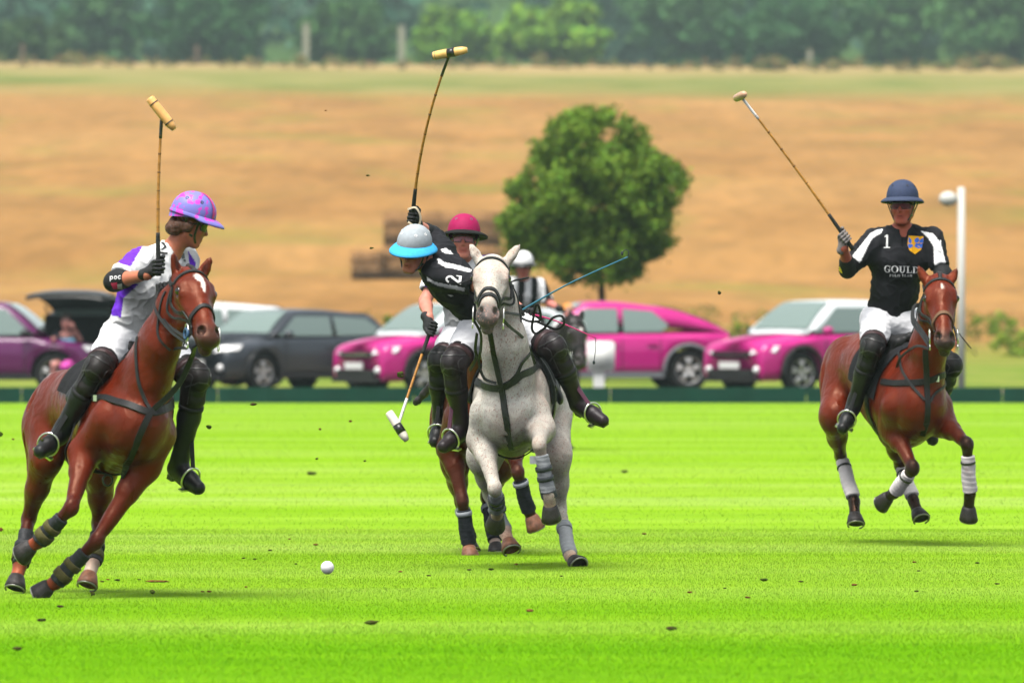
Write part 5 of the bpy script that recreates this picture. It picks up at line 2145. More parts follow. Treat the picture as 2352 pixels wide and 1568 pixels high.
helmet(RG['hc'], RG['hf'], RG['hu'], mat('pale_grey_suede', (.36, .40, .42), .8, .2, noise=.12, nscale=30, bump=.1, bscale=150), mat('sky_blue_suede', (.05, .42, .78), .75, .2, noise=.1, nscale=50), RG['root'],
       front=.062, side=.036, back=.04, droop=.036, vent_m=WHITEP, size=1.02)
goggles(RG['hc'], RG['hf'], RG['hu'], LENS_YEL, RG['root'])
x2, y2 = crop([(1556, 1275)], *C6)[0]
# the figure 2 lies on its side on the sleeve
decal('jersey_number', lettering('2', x2, y2, 22, 37, 0, 0, math.radians(-84)), [RG['bvh']], WHITEP, RG['shirt'])
decal('jersey_print', [crop(p, *C6) for p in ([(1880, 880), (1905, 885), (1925, 935), (1905, 950), (1900, 920)], [(1590, 1440), (1640, 1440), (1680, 1455), (1640, 1470)])], [RG['bvh']], WHITEP, RG['shirt'])
g = RG['J']['hand_r']
mal = mallet('polo_mallet', g, P(1034, 122, 72.1), V(-.045, 0, .01), V(.93, -.3, .16), 'raised mallet with black-banded head swung by player 2',
             shaft=(.55, .21, .045), band_m=(BLACKP, ((-.015, .035),)), cap_m=mat('grey_cap', (.16, .16, .14), .5), neck_m=BLACKP, neck_len=.16, butt=.06, hr=.027,
             head_m=mat('pale_yellow_mallet_wood', (.80, .50, .14), .35, .5, noise=.2, nscale=20))
hj = RG['J']['hand_r']
strap('wrist_sling', [hj + V(-.03, -.03, .05), hj + V(.02, -.06, .06), hj + V(.05, -.05, .0), hj + V(.03, -.03, -.06), hj + V(-.03, -.03, -.03)], .013, None, mat('cream_webbing', (.70, .60, .42), .8), mal, refn=V(0, -1, .2), thick=.003)

# ===== player in the crimson helmet behind the grey
mp_ = dict(
    Y=76.3, skin=srgb('#c9806c'), hair=srgb('#5a3622'), shirt=WHITE, pads='', bulk=1.0,
    j=dict(pelvis=(1084, 772, .15), chest=(1070, 655, .05), neck=(1068, 604, .03), head=(1065, 553, -.05),
           sh_r=(1012, 618, .05), el_r=(976, 692, -.05), wr_r=(985, 728, -.27), hand_r=(992, 750, -.30),
           sh_l=(1126, 614, .05), el_l=(1162, 688, .0), wr_l=(1205, 716, -.20), hand_l=(1222, 720, -.26),
           kn_r=(1008, 832, -.18), an_r=(1012, 962, .0), toe_r=(1000, 985, -.17),
           kn_l=(1160, 830, -.15), an_l=(1165, 970, .05), toe_l=(1175, 990, -.12)),
    head_f=(-.03, -.98, .14), head_u=(.03, .14, 1), grip_r=(-.30, -.25, -.95), grip_l=(1, 0, -.35), hemcut=-.05, sleeve_r=.62,
    shirt_polys=[([(1100, 585), (1122, 572), (1140, 572), (1158, 582), (1160, 598), (1135, 596), (1120, 600), (1104, 598)], PURPLE),
                 ([(978, 640), (990, 645), (984, 672), (976, 668)], PURPLE)])
RM = build_rider(mp_, 'player in crimson helmet with black brim, half hidden behind player 2', 'players on ponies')
helmet(RM['hc'] + RM['hu'] * .006, RM['hf'], RM['hu'], mat('crimson_suede', (.33, .004, .075), .7, .25, noise=.12, nscale=60, bump=.1, bscale=200), mat('black_suede', (.012, .012, .012), .8, .2), RM['root'],
       front=.058, side=.052, back=.05, droop=.018, vent_m=mat('grey_vent', (.12, .12, .13), .5), size=1.05)
goggles(RM['hc'], RM['hf'], RM['hu'], LENS_PINK, RM['root'])
g = RM['J']['hand_r']
mal = mallet('polo_mallet', g, P(914, 978, 75.8), V(-.004, 0, 0), V(.52, -.25, -.82), 'lowered mallet with white-ended head hanging beside the crimson-helmeted player',
             shaft=(.62, .26, .08), band_m=(BLACKP, ((-.012, .055),)), neck_m=mat('white_tape', (.8, .78, .74), .7), neck_len=.2, butt=.04, hr=.028,
             head_m=mat('white_mallet_head', (.74, .70, .58), .5, .4, noise=.2, nscale=25))

# ===== player 1 on the bay by the goal post
rp = dict(
    Y=79.0, skin=srgb('#b8604c'), hair=srgb('#6a5a50'), shirt=BLACKC, pads='rl', bulk=1.0, vneck=True, padlen=.07,
    j=dict(pelvis=(2042, 732, .12), chest=(2066, 600, .03), neck=(2073, 528, .03), head=(2073, 474, -.03),
           sh_r=(2010, 552, .0), el_r=(1948, 616, -.12), wr_r=(1938, 570, -.28), hand_r=(1941, 546, -.31),
           sh_l=(2138, 550, .05), el_l=(2166, 630, -.08), wr_l=(2150, 685, -.30), hand_l=(2146, 704, -.36),
           hip_r=(2015, 738, .1), kn_r=(2003, 802, -.28), an_r=(1962, 928, -.1), toe_r=(1940, 968, -.28),
           hip_l=(2072, 736, .12), kn_l=(2182, 842, .05), an_l=(2140, 955, .28), toe_l=(2150, 985, .1)),
    head_f=(-.22, -.97, .06), head_u=(.0, .06, 1), grip_r=(-.62, .05, .78), grip_l=(1, 0, .1), hem=-.03, hemcut=.02, sleeve_r=.86, sleeve_l=.72,
    glove_cols=((.25, .22, .20), (.20, .18, .17)), palm_r=(-1, -1, 0), skip_stirrup='l',
    shirt_polys=[(crop([(1250, 195), (1380, 170), (1350, 250), (1250, 310), (1165, 360), (930, 835), (775, 710), (1130, 260)], *C7), WHITE),
                 (crop([(880, 452), (960, 468), (1012, 530), (1045, 665), (970, 685), (965, 560), (930, 500)], *C5), WHITE)])
RR = build_rider(rp, 'player 1 in black jersey and navy helmet on the bay by the goal post', 'players on ponies')
helmet(RR['hc'] + RR['hu'] * .008, RR['hf'], RR['hu'], mat('navy_suede', (.035, .05, .10), .75, .25, noise=.12, nscale=50, bump=.1, bscale=200), mat('navy_suede_brim', (.04, .055, .10), .75, .25), RR['root'],
       front=.056, side=.036, back=.045, droop=.020, vent_m=mat('dark_vent', (.02, .02, .03), .5), size=1.06)
goggles(RR['hc'], RR['hf'], RR['hu'], LENS_RED, RR['root'])
B = [RR['bvh']]
gx, gy = crop([(1385, 288)], *C7)[0]
decal('jersey_number', lettering('1', gx, gy, 17.5, 30.5), B, WHITEP, RR['shirt'])
gx, gy = crop([(1405, 890)], *C7)[0]
decal('jersey_lettering', lettering('GOULD', gx, gy, 15.2, 15.5, .08, .03, ws=(1, 1.05, 1.05, .85, .95)), B, WHITEP, RR['shirt'], maxlen=3)
gx, gy = crop([(1510, 1062)], *C7)[0]
decal('jersey_lettering', lettering('POLO TEAM', gx, gy, 5.2, 5.4, .18, .01), B, WHITEP, RR['shirt'], maxlen=3)
sh_ = [(1880, 305), (2175, 325), (2172, 440), (2130, 580), (2005, 672), (1895, 590), (1860, 480)]
decal('jersey_crest', [crop(sh_, *C7)], B, GOLD, RR['shirt'], off=.004)
decal('crest_field', [crop(p, *C7) for p in ([(1885, 330), (1945, 395), (1930, 470), (1880, 440)], [(1870, 470), (1960, 480), (1965, 520), (1905, 555), (1880, 535)],
                                             [(2010, 370), (2060, 340), (2090, 380), (2080, 440), (2020, 450), (1995, 410)], [(2090, 400), (2170, 345), (2172, 440), (2100, 450)],
                                             [(2020, 455), (2165, 450), (2150, 540), (2080, 560), (1990, 520)])], B, BLUEP, RR['shirt'], off=.0055)
decal('crest_lion', [crop(p, *C7) for p in ([(2055, 450), (2080, 425), (2092, 440), (2070, 465)], [(2110, 450), (2145, 455), (2140, 468), (2112, 465)], [(2060, 505), (2110, 525), (2105, 538), (2055, 518)], [(1985, 505), (2000, 470), (2012, 480), (2005, 515)])], B, GOLD, RR['shirt'], off=.007)
decal('sleeve_number', lettering('1', 2156, 551, 9, 26, 0, 0, .1), B, WHITEP, RR['shirt'])
pd, pb = RR['J']['pad_r']
decal('elbow_pad_patch', [crop([(505, 905), (545, 915), (575, 985), (590, 1045), (555, 1030), (505, 960)], *C7)], [pb], mat('yellow_print', (.75, .65, .02), .6), pd)
g = RR['J']['hand_r']
mal = mallet('polo_mallet', g, P(1701, 221, 78.6), V(.01, 0, .006), V(.25, -.95, .12), 'slanting mallet with white neck held out by player 1',
             shaft=(.66, .30, .09), neck_m=mat('white_neck_wrap', (.8, .79, .74), .6), neck_len=.20, butt=.10, headlen=.22, hr=.026,
             head_m=mat('brown_end_mallet_wood', (.60, .36, .22), .4, .5, noise=.25, nscale=30))

# ===== umpire on the far dark pony
def stripes(v, C, J, up, sd, fw):
    x = (v - J['chest']) @ sd
    w = (np.floor(x / .075 + .5).astype(int) % 2) == 0
    C[:] = BLACKC
    C[w] = WHITE
    return C


up_ = dict(
    Y=125.0, skin=srgb('#c77c70'), hair=srgb('#4a3a30'), shirt=WHITE, shirt_fn=stripes,
    j=dict(pelvis=(1204, 722, .25), chest=(1206, 676, .0), neck=(1205, 645, -.1), head=(1202, 613, -.18),
           sh_r=(1175, 655, -.08), el_r=(1160, 705, -.15), wr_r=(1195, 730, -.38), hand_r=(1205, 738, -.44),
           sh_l=(1238, 657, -.02), el_l=(1262, 697, -.1), wr_l=(1280, 706, -.36), hand_l=(1284, 710, -.44),
           kn_r=(1165, 775, -.3), an_r=(1172, 865, -.25), toe_r=(1180, 880, -.4), kn_l=(1245, 775, .15), an_l=(1240, 860, .25), toe_l=(1250, 875, .1)),
    head_f=(-.05, -.98, -.1), head_u=(0, -.05, 1), grip_r=(1, 0, 0), grip_l=(1, 0, 0), hemcut=-.05, h=.008, hs=.010)
RU = build_rider(up_, 'blurred umpire in black and white striped shirt and white helmet', 'players on ponies')
helmet(RU['hc'], RU['hf'], RU['hu'], mat('white_helmet', (.80, .80, .78), .4, .4, noise=.04), BLACKP, RU['root'], front=.05, side=.03, back=.035, droop=.02, size=1.06)
print('players', round(time.time() - T0, 1))

# ---------------------------------------------------------------- saddlery
PADBLK = mat('black_saddle_cloth', (.016, .016, .018), .9, .15, noise=.3, nscale=60, bump=.4, bscale=80)
for H_ in (HL, HG, HM, HR, HF):
    saddle(H_, LEATHER, PADBLK)


def body_pts(H, pts):
    """points on the pony's front, from picture positions"""
    o = Vector((0, 0, CAMZ))
    out = []
    for x, y in pts:
        d = (Vector(P(x, y, 50)) - o).normalized()
        h = H['bvh'].ray_cast(o, d)
        out.append(np.array(h[0]) if h[0] is not None else P(x, y, H['cfg']['Y'] - .1))
    return out


def flat_strap(H, name, pts, w, m, parent, **k):
    return strap(name, body_pts(H, pts), w, H['bvh'], m, parent, **k)


# --- leaning bay
rt = HL['root']
bridle(HL, LEATHER_G)
bp = flat_strap(HL, 'breastplate', [(212, 912), (260, 920), (310, 935), (345, 946), (375, 940), (400, 925)], .046, LEATHER, rt, off=.006)
flat_strap(HL, 'martingale_strap', [(345, 946), (322, 995), (300, 1050), (280, 1095)], .04, LEATHER, bp, off=.008)
flat_strap(HL, 'neck_strap', [(318, 770), (316, 850), (328, 905), (346, 944)], .022, LEATHER_G, bp, off=.006)
flat_strap(HL, 'neck_strap', [(400, 910), (375, 935), (348, 946)], .026, LEATHER, bp, off=.006)
MB().box(P(218, 914, 65.55), (.02, .012, .035)).build('buckle', STEEL, bp, smooth=False)
hL = RL['J']['hand_l']
bitR, bitL = HL['hp'](.82, -.085, -.06), HL['hp'](.82, .085, -.06)
strap('rein', [bitR, P(385, 745, 65.2), P(362, 700, 65.35), P(366, 672, 65.55), hL], .018, None, LEATHER_G, rt, refn=V(-.4, -1, 0), n=8)
strap('rein', [bitR + V(0, 0, -.03), P(390, 758, 65.15), P(358, 712, 65.3), P(362, 672, 65.5), hL], .018, None, LEATHER_G, rt, refn=V(-.4, -1, 0), n=8)
strap('rein', [bitL, P(470, 740, 65.4), P(420, 690, 65.75), hL], .018, None, LEATHER_G, rt, refn=V(0, -1, .5), n=8)
strap('draw_rein', [bitR + V(.0, 0, -.06), P(408, 800, 65.25), P(370, 808, 65.3), P(318, 826, 65.5), P(290, 835, 65.72)], .018, None, LEATHER_G, rt, refn=V(-.2, -1, .3), n=8)
strap('standing_martingale', [HL['hp'](.70, 0, -.16), P(436, 830, 65.25), P(405, 890, 65.3), P(350, 942, 65.35)], .034, None, LEATHER, rt, refn=V(.3, -1, .2), n=8)
torus_obj('bit_guard', HL['hp'](.77, -.088, -.055), HL['D'], HL['N'], .030, .026, .010, mat('blue_rubber', (.02, .07, .14), .5), rt)
BOOTL = mat('neoprene_boot', (.020, .021, .023), .6, .3, noise=.3, nscale=40, bump=.2, bscale=90)
OLIVE = mat('olive_strap', (.085, .075, .02), .7, .25, noise=.3, nscale=50)
J = HL['J']
for n, pre, k0, k1 in (('r', '', 'knee_', 'fet_'), ('l', '', 'knee_', 'fet_'), ('r', 'h', 'hock_', 'hfet_'), ('l', 'h', 'hock_', 'hfet_')):
    a, b = J[k0 + n], J[k1 + n]
    d = b - a
    w_ = wrap('tendon_boot', a + d * .30, a + d * 1.03, .043, .050, BOOTL, rt, 5, .003)
    band('boot_strap', a + d * .62, d, .052, .04, OLIVE if not pre else BOOTL, w_)
    band('boot_strap', a + d * .86, d, .055, .05, OLIVE, w_)
torus_obj('girth_ring', J['girth'] - HL['U'] * .40 + HL['F'] * .05, V(1, 0, 0), V(0, 0, 1), .028, .032, .006, BLACKP, rt)

# --- grey
rt = HG['root']
bridle(HG, LEATHER_G, nb2=True)
bp = flat_strap(HG, 'breastplate', [(1086, 872), (1110, 884), (1150, 890), (1180, 875), (1210, 855), (1238, 835)], .050, LEATHER_G, rt, off=.006)
flat_strap(HG, 'martingale_strap', [(1152, 890), (1158, 930), (1166, 980), (1176, 1030)], .042, LEATHER_G, bp, off=.008)
flat_strap(HG, 'neck_strap', [(1132, 800), (1142, 845), (1150, 886)], .024, LEATHER_G, bp, off=.006)
flat_strap(HG, 'neck_strap', [(1216, 780), (1208, 820), (1185, 860), (1155, 888)], .024, LEATHER_G, bp, off=.008)
strap('standing_martingale', [HG['hp'](.72, 0, -.15), P(1130, 790, 71.6), P(1134, 815, 71.68), P(1150, 886, 71.72)], .034, None, LEATHER, rt, refn=V(0, -1, .1))
hG = RG['J']['hand_l']
bitR, bitL = HG['hp'](.82, -.085, -.06), HG['hp'](.82, .085, -.06)
strap('rein', [bitR, P(1104, 765, 71.5), P(1105, 800, 71.62), P(1100, 830, 71.72), P(1112, 868, 71.75), P(1140, 880, 71.75)], .018, None, LEATHER_G, rt, refn=V(-.3, -1, .2), n=8)
strap('rein', [bitL, P(1172, 752, 71.5), P(1200, 775, 71.75), P(1215, 800, 71.9), P(1228, 835, 72.0)], .020, None, LEATHER_G, rt, refn=V(.3, -1, .2), n=8)
strap('rein', [bitL + V(0, 0, .05), P(1190, 722, 71.7), hG], .018, None, LEATHER_G, rt, refn=V(.3, -1, .2), n=8)
strap('rein', [P(1096, 765, 71.7), P(1092, 800, 71.8), P(1094, 822, 71.85), P(1080, 850, 71.95)], .02, None, LEATHER, rt, refn=V(-.3, -1, .2), n=8)
# spare rein loops flying beside the hand
strap('rein_loop', [hG + V(.01, -.06, -.02), P(1215, 738, 72.1), P(1240, 735, 72.0), P(1239, 708, 71.95), P(1232, 700, 71.95), P(1225, 730, 72.0), P(1222, 755, 72.05), P(1232, 766, 72.05), P(1252, 752, 72.0), P(1270, 730, 71.95),
                    P(1290, 726, 71.95), P(1296, 742, 71.95), P(1280, 755, 72.0), P(1255, 748, 72.05), P(1230, 737, 72.1)], .016, None, LEATHER, rt, refn=lambda t: V(.3 * math.sin(t * 14), -1, .5 * math.cos(t * 11)), n=8)
strap('loose_strap_end', [HG['hp'](.27, -.115, -.02), P(1072, 645, 71.6), P(1052, 652, 71.55)], [.018, .016, .010], None, LEATHER_G, rt, refn=V(0, -1, .4))
strap('loose_strap_end', [HG['hp'](.27, .12, -.02), P(1185, 644, 71.6), P(1215, 638, 71.55)], [.02, .02, .012], None, LEATHER, rt, refn=V(0, -.6, 1))
strap('loose_strap_end', [HG['hp'](.30, .125, -.04), P(1176, 660, 71.6), P(1173, 684, 71.55)], [.022, .02, .014], None, LEATHER, rt, refn=V(.4, -1, 0))
GBAND = mat('grey_bandage', (.34, .36, .36), .85, .15, noise=.12, nscale=30, bump=.4, bscale=160)
DKN = mat('dark_boot_strap', (.03, .035, .04), .6, .3)
J = HG['J']
for n, k0, k1, pre in (('r', 'knee_', 'fet_', ''), ('l', 'knee_', 'fet_', ''), ('r', 'hock_', 'hfet_', 'h'), ('l', 'hock_', 'hfet_', 'h')):
    a, b = J[k0 + n], J[k1 + n]
    d = b - a
    w_ = wrap('leg_bandage', a + d * (.2 if not pre else .32), a + d * (.93 if not pre else 1.0), .042, .046, GBAND, rt, 8, .003)
    if not pre:
        for t in (.47, .66):
            band('boot_strap', a + d * t, d, .050, .03, DKN, w_)
        fr = nrm(np.cross(nrm(d), HG['S']))
        wrap('tendon_boot', a + d * .6 - fr * .012, a + d * 1.05 - fr * .02, .046, .052, DKN, rt, 2, .002)
    else:
        band('bandage_fastener', a + d * .42, d, .048, .04, GBAND, w_)
# flying fastener tab
MB().box(P(1225, 1056, 71.6), (.045, .006, .05)).build('bandage_tab', GBAND, rt, smooth=False)

# --- dark bay behind
rt = HM['root']
bridle(HM, LEATHER)
NAVYW = mat('black_bandage', (.02, .022, .028), .8, .2, noise=.2, nscale=40, bump=.4, bscale=120)
J = HM['J']
for n, k0, k1 in (('r', 'knee_', 'fet_'), ('l', 'knee_', 'fet_'), ('r', 'hock_', 'hfet_'), ('l', 'hock_', 'hfet_')):
    a, b = J[k0 + n], J[k1 + n]
    d = b - a
    w_ = wrap('leg_bandage', a + d * .2, a + d * 1.1, .044, .050, NAVYW, rt, 7, .003)
    band('bandage_fastener', a + d * .3, d, .050, .03, mat('pale_grey_tape', (.3, .32, .34), .7), w_)
hM = RM['J']['hand_l']

# --- bay by the goal post
rt = HR['root']
bridle(HR, LEATHER_G, noseband=mat('rope_noseband', (.16, .085, .04), .7, bump=.6, bscale=90))
bp = flat_strap(HR, 'breastplate', [(2024, 876), (2060, 880), (2110, 878), (2140, 872), (2165, 862), (2180, 850)], .046, LEATHER, rt, off=.006)
flat_strap(HR, 'martingale_strap', [(2127, 800), (2128, 850), (2129, 900), (2130, 950), (2120, 1000)], .042, LEATHER, bp, off=.010)
flat_strap(HR, 'neck_strap', [(2065, 810), (2072, 845), (2095, 885), (2125, 920)], .020, LEATHER_G, bp, off=.008)
flat_strap(HR, 'neck_strap', [(2175, 860), (2155, 895), (2134, 925)], .020, LEATHER_G, bp, off=.008)
MB().box(P(2154, 870, 78.35), (.02, .012, .04)).build('buckle', STEEL, bp, smooth=False)
hR = RR['J']['hand_l']
bitR, bitL = HR['hp'](.82, -.085, -.06), HR['hp'](.82, .085, -.06)
strap('rein', [bitR, P(2115, 755, 78.2), P(2098, 728, 78.35), P(2104, 700, 78.5), hR], .022, None, LEATHER_G, rt, refn=V(-.4, -1, 0), n=8)
strap('rein', [bitR + V(0, 0, -.04), P(2118, 770, 78.15), P(2096, 738, 78.35), P(2103, 704, 78.5), hR], .022, None, LEATHER_G, rt, refn=V(-.4, -1, 0), n=8)
strap('rein', [bitL, P(2185, 740, 78.4), hR], .02, None, LEATHER_G, rt, refn=V(.4, -1, 0), n=8)
strap('draw_rein', [bitR + V(0, 0, -.05), P(2105, 795, 78.25), P(2070, 820, 78.5), P(2058, 850, 78.65), P(2050, 870, 78.7)], .018, None, LEATHER_G, rt, refn=V(-.3, -1, .2), n=8)
strap('loose_strap_end', [HR['hp'](.72, .10, -.05), P(2206, 770, 77.9), P(2218, 785, 77.9), P(2231, 800, 77.9)], [.008, .008, .007], None, LEATHER, rt, refn=V(0, -1, 0))
WBAND = mat('white_bandage', (.74, .70, .66), .85, .15, noise=.08, nscale=14, bump=.35, bscale=150)
WBANDM = mat('mud_stained_white_bandage', (.72, .68, .64), .85, .15, color2=(.52, .33, .27), nscale=9, detail=4)
rm2 = [n for n in WBANDM.node_tree.nodes if n.type == 'MAP_RANGE'][0]
rm2.inputs[1].default_value, rm2.inputs[2].default_value = .55, .85
J = HR['J']
for n, k0, k1, pre in (('r', 'knee_', 'fet_', ''), ('l', 'knee_', 'fet_', ''), ('r', 'hock_', 'hfet_', 'h'), ('l', 'hock_', 'hfet_', 'h')):
    a, b = J[k0 + n], J[k1 + n]
    d = b - a
    w_ = wrap('leg_bandage', a + d * (.22 if not pre else .12), a + d * (.95 if not pre else .90), .046, .050, WBANDM if n == 'l' else WBAND, rt, 7, .003)
    band('bandage_tape', a + d * (.36 if not pre else .26), d, .050, .016, BLACKP, w_, .003)
rt = HF['root']
bridle(HF, LEATHER)
WU = mat('white_boot_wrap', (.6, .6, .58), .8)

# whips
def whip(pts, lash, m, label, Y):
    g0 = pts[0]
    o = root('riding_whip', g0, label, 'whip', 'riding whips')
    tube_obj('whip_shaft', pts, [.0075, .005, .004], m, o, n=8, seg=8)
    tube_obj('whip_lash', lash, .0028, mat('lash_cord', (.02, .03, .03), .7), o, n=8, seg=6)
    ball_obj('lash_knot', lash[-1], (.009, .009, .014), mat('lash_cord', (.02, .03, .03)), o, 8)


whip([hG - V(.03, 0, .02), P(1300, 655, 72.2), P(1442, 590, 72.1)], [P(1442, 590, 72.1), P(1444, 578, 72.1), P(1436, 574, 72.1), P(1429, 582, 72.1)], mat('teal_whip', (.03, .17, .24), .4), 'teal whip angled up in front of the tree', 72)
whip([hM - V(.02, 0, 0), P(1280, 738, 75.9), P(1368, 776, 75.85)], [P(1368, 776, 75.85), P(1368, 800, 75.85), P(1364, 832, 75.85)], mat('crimson_whip', (.45, .015, .12), .4), 'thin crimson whip with dangling lash in front of the white sign', 76)
print('tack', round(time.time() - T0, 1))
# ================================================================ parked cars
def paint(name, c, coat=.35):
    return mat(name, c, .32, .35, coat=coat, noise=.03, nscale=3)


GLASS = mat('car_glass', (.16, .22, .195), .10, .9)
TYRE = mat('tyre_rubber', (.02, .02, .02), .85, .2)
ALLOY = mat('alloy', (.42, .42, .42), .35, .5, metal=.7)
TRIM = mat('black_trim', (.018, .018, .02), .6, .3)
LAMP = mat('headlamp', (.78, .78, .76), .1, .8)
PLATE = mat('plate_white', (.72, .72, .68), .5)
CHROME = mat('chrome', (.7, .7, .7), .15, metal=1.0)
REDL = mat('tail_lamp', (.55, .01, .06), .2, .6)


def car(label, body_m, roof_m, x_front, Y, ang, L=4.1, W=1.78, H=1.52, hood=.25, belt=.94, name='parked_car', sill=.22, wheel_r=.33, reverse=False, grille=True, rear_fall=.55, clad=None, lights=True, anchor='front', tail=False):
    """heading angle: 0 = facing the camera, 90 = facing left across the picture"""
    a = math.radians(ang)
    h = V(-math.sin(a), -math.cos(a), 0)
    lft = V(math.cos(a), -math.sin(a), 0) * -1       # car's left when facing h
    lft = np.cross(V(0, 0, 1), h)
    s_ = Y / F
    # outermost left corner of the car sits at x_front
    corners = [h * sx * L / 2 + lft * sy * W / 2 for sx in (-1, 1) for sy in (-1, 1)]
    minx = min(c_[0] for c_ in corners)
    c0 = V((x_front - CX) * s_ - minx, Y, ground_at(0, Y))
    o = root(name, c0, label, 'car', 'cars parked beyond the boards')

    def T(x, y, z):
        return c0 + h * x + lft * y + V(0, 0, z)
    xw = (L / 2 - .82, -L / 2 + .78)
    cowl = L / 2 - L * hood

    def w_at(x):
        t = x / (L / 2)
        return W / 2 * (1 - .16 * max(0, t - .72) / .28 - .10 * max(0, -t - .78) / .22) if abs(t) < 1 else W / 2 * .84

    def top_at(x):
        if x > cowl:
            t = (x - cowl) / (L / 2 - cowl)
            return belt - .02 - .16 * t ** 1.4 - .10 * max(0, t - .85) / .15
        return belt + .05 * (cowl - x) / L

    def arch(x):
        z = sill
        for q in xw:
            r = wheel_r + .07
            if abs(x - q) < r:
                z = max(z, math.sqrt(r * r - (x - q) ** 2) + wheel_r)
        return z
    xs_ = np.concatenate([np.linspace(-L / 2, L / 2, 70)])
    vs, fs = [], []
    for x in xs_:
        w, zt, za = w_at(x), top_at(x), arch(x)
        zt = max(zt, za + .06)
        e = 1 - abs(x) / (L / 2)
        tuck = max(0.0, 1 - e / .03) * .05
        row = [(0, max(za, sill)), (w * .9, za), (w * .975, za + .015), (w * .985, min(za + (zt - za) * .3, zt - .1)), (w, za + (zt - za) * .55), (w * .985, zt - .08), (w * .94, zt - .015), (w * .8, zt + .01), (0, zt + .035)]
        full = [T(x - tuck * np.sign(x), -y, z) for y, z in row] + [T(x - tuck * np.sign(x), y, z) for y, z in row[::-1]]
        vs += full
    K = 18
    for i in range(len(xs_) - 1):
        for k in range(K):
            m = (k + 1) % K
            fs.append((i * K + k, i * K + m, (i + 1) * K + m, (i + 1) * K + k))
    fs.append(tuple(range(K))[::-1])
    fs.append(tuple((len(xs_) - 1) * K + k for k in range(K)))
    body = mesh_obj('body', vs, fs, body_m, o)
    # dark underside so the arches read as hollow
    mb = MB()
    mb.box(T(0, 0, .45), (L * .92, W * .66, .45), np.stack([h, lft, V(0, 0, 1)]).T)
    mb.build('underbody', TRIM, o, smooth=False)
    # cabin
    xr0, xr1 = cowl - .62, -L / 2 + rear_fall
    x_rear = -L / 2 + .10

    def roof_z(x):
        if x > xr0:
            t = (cowl + .05 - x) / (cowl + .05 - xr0)
            return belt + (H - .05 - belt) * (1 - (1 - t) ** 1.35)
        t = (xr0 - x) / (xr0 - xr1)
        if x > xr1:
            return H - .05 + .05 * math.sin(math.pi * min(t * .9 + .15, 1)) - .04 * t
        t = (xr1 - x) / (xr1 - x_rear)
        return belt + .06 + (H - .09 - belt - .06) * (1 - t ** 1.5)

    def cab_y(x, z):
        w = w_at(x) * .93
        t = (z - belt) / (H - belt)
        return w * (1 - .20 * t ** 1.2)
    xs2 = np.linspace(x_rear, cowl + .05, 44)
    vs, fs = [], []
    for x in xs2:
        zr = roof_z(x)
        pts = []
        for t in (0, .33, .66, .9, 1.0):
            z = belt - .03 + (zr - belt + .03) * t
            y = cab_y(x, z) - (.05 if t == 1.0 else 0)
            pts.append((y, z))
        pts.append((pts[-1][0] * .6, zr + .018))
        pts.append((0, zr + .026))
        vs += [T(x, -y, z) for y, z in pts] + [T(x, y, z) for y, z in pts[-2::-1]]
    K2 = 13
    for i in range(len(xs2) - 1):
        for k in range(K2 - 1):
            fs.append((i * K2 + k, i * K2 + k + 1, (i + 1) * K2 + k + 1, (i + 1) * K2 + k))
    mesh_obj('roof', vs, fs, roof_m, body)
    # windows
    for sg in (-1, 1):
        def win(name, outline):
            bm = bmesh.new()
            vv = [bm.verts.new((x, 0, z)) for x, z in outline]
            bm.faces.new(vv)
            bmesh.ops.triangulate(bm, faces=bm.faces[:])
            for _ in range(2):
                bmesh.ops.subdivide_edges(bm, edges=bm.edges[:], cuts=1, use_grid_fill=False)
                bmesh.ops.triangulate(bm, faces=bm.faces[:])
            bm.verts.index_update()
            q = [T(v.co.x, sg * (cab_y(v.co.x, v.co.z) + .012), v.co.z) for v in bm.verts]
            ff = [[v.index for v in f_.verts] for f_ in bm.faces]
            bm.free()
            mesh_obj(name, q, ff, GLASS, o)
        bp = (xr0 + xr1) / 2 + .05
        win('side_window', [(cowl - .12, belt + .04), (xr0 + .02, roof_z(xr0) - .09), (bp + .04, H - .12), (bp + .04, belt + .04)])
        win('side_window', [(bp - .05, belt + .04), (bp - .05, H - .12), (xr1 + .10, H - .16), (xr1 - .18, belt + .16), (xr1 - .05, belt + .05)])
        # mirror
        mr = T(cowl - .22, sg * (W / 2 + .09), belt + .07)
        ball_obj('mirror', mr, (.09, .07, .065), body_m if sg > 0 else TRIM, o, 10)
        # door seam, handle, side moulding
        for xd in (cowl - .25, bp - .02, xr1 - .02):
            MB().box(T(xd, sg * (w_at(xd) + .001), .60), (.012, .006, .55), np.stack([h, lft, V(0, 0, 1)]).T).build('door_seam', TRIM, body, smooth=False)
        for xd in (bp + .15, xr1 + .12):
            MB().box(T(xd, sg * (w_at(xd) + .008), belt - .16), (.18, .03, .03), np.stack([h, lft, V(0, 0, 1)]).T).build('door_handle', body_m, body, smooth=False)
        MB().box(T(0, sg * (W / 2 + .004), sill + .06), (xw[0] - xw[1] - 2 * wheel_r - .1, .02, .10), np.stack([h, lft, V(0, 0, 1)]).T).build('sill_trim', clad or TRIM, body, smooth=False)
        for q in xw:
            # arch lip
            pts = [T(q + math.cos(t) * (wheel_r + .085), sg * (w_at(q) + .006), wheel_r + math.sin(t) * (wheel_r + .085)) for t in np.linspace(-.15, math.pi + .15, 20)]
            MB().tube(pts, .032 if clad else .014, 6).build('wheel_arch', clad or body_m, body)
            wh = sg * (W / 2 - .13)
            ax = lft * sg
            ctr = T(q, wh, wheel_r)
            mbt = MB()
            prof = [(-.10, wheel_r * .66), (-.10, wheel_r * .95), (-.07, wheel_r), (.07, wheel_r), (.10, wheel_r * .95), (.105, wheel_r * .66), (.07, wheel_r * .62)]
            seg = 28
            vv, ff = [], []
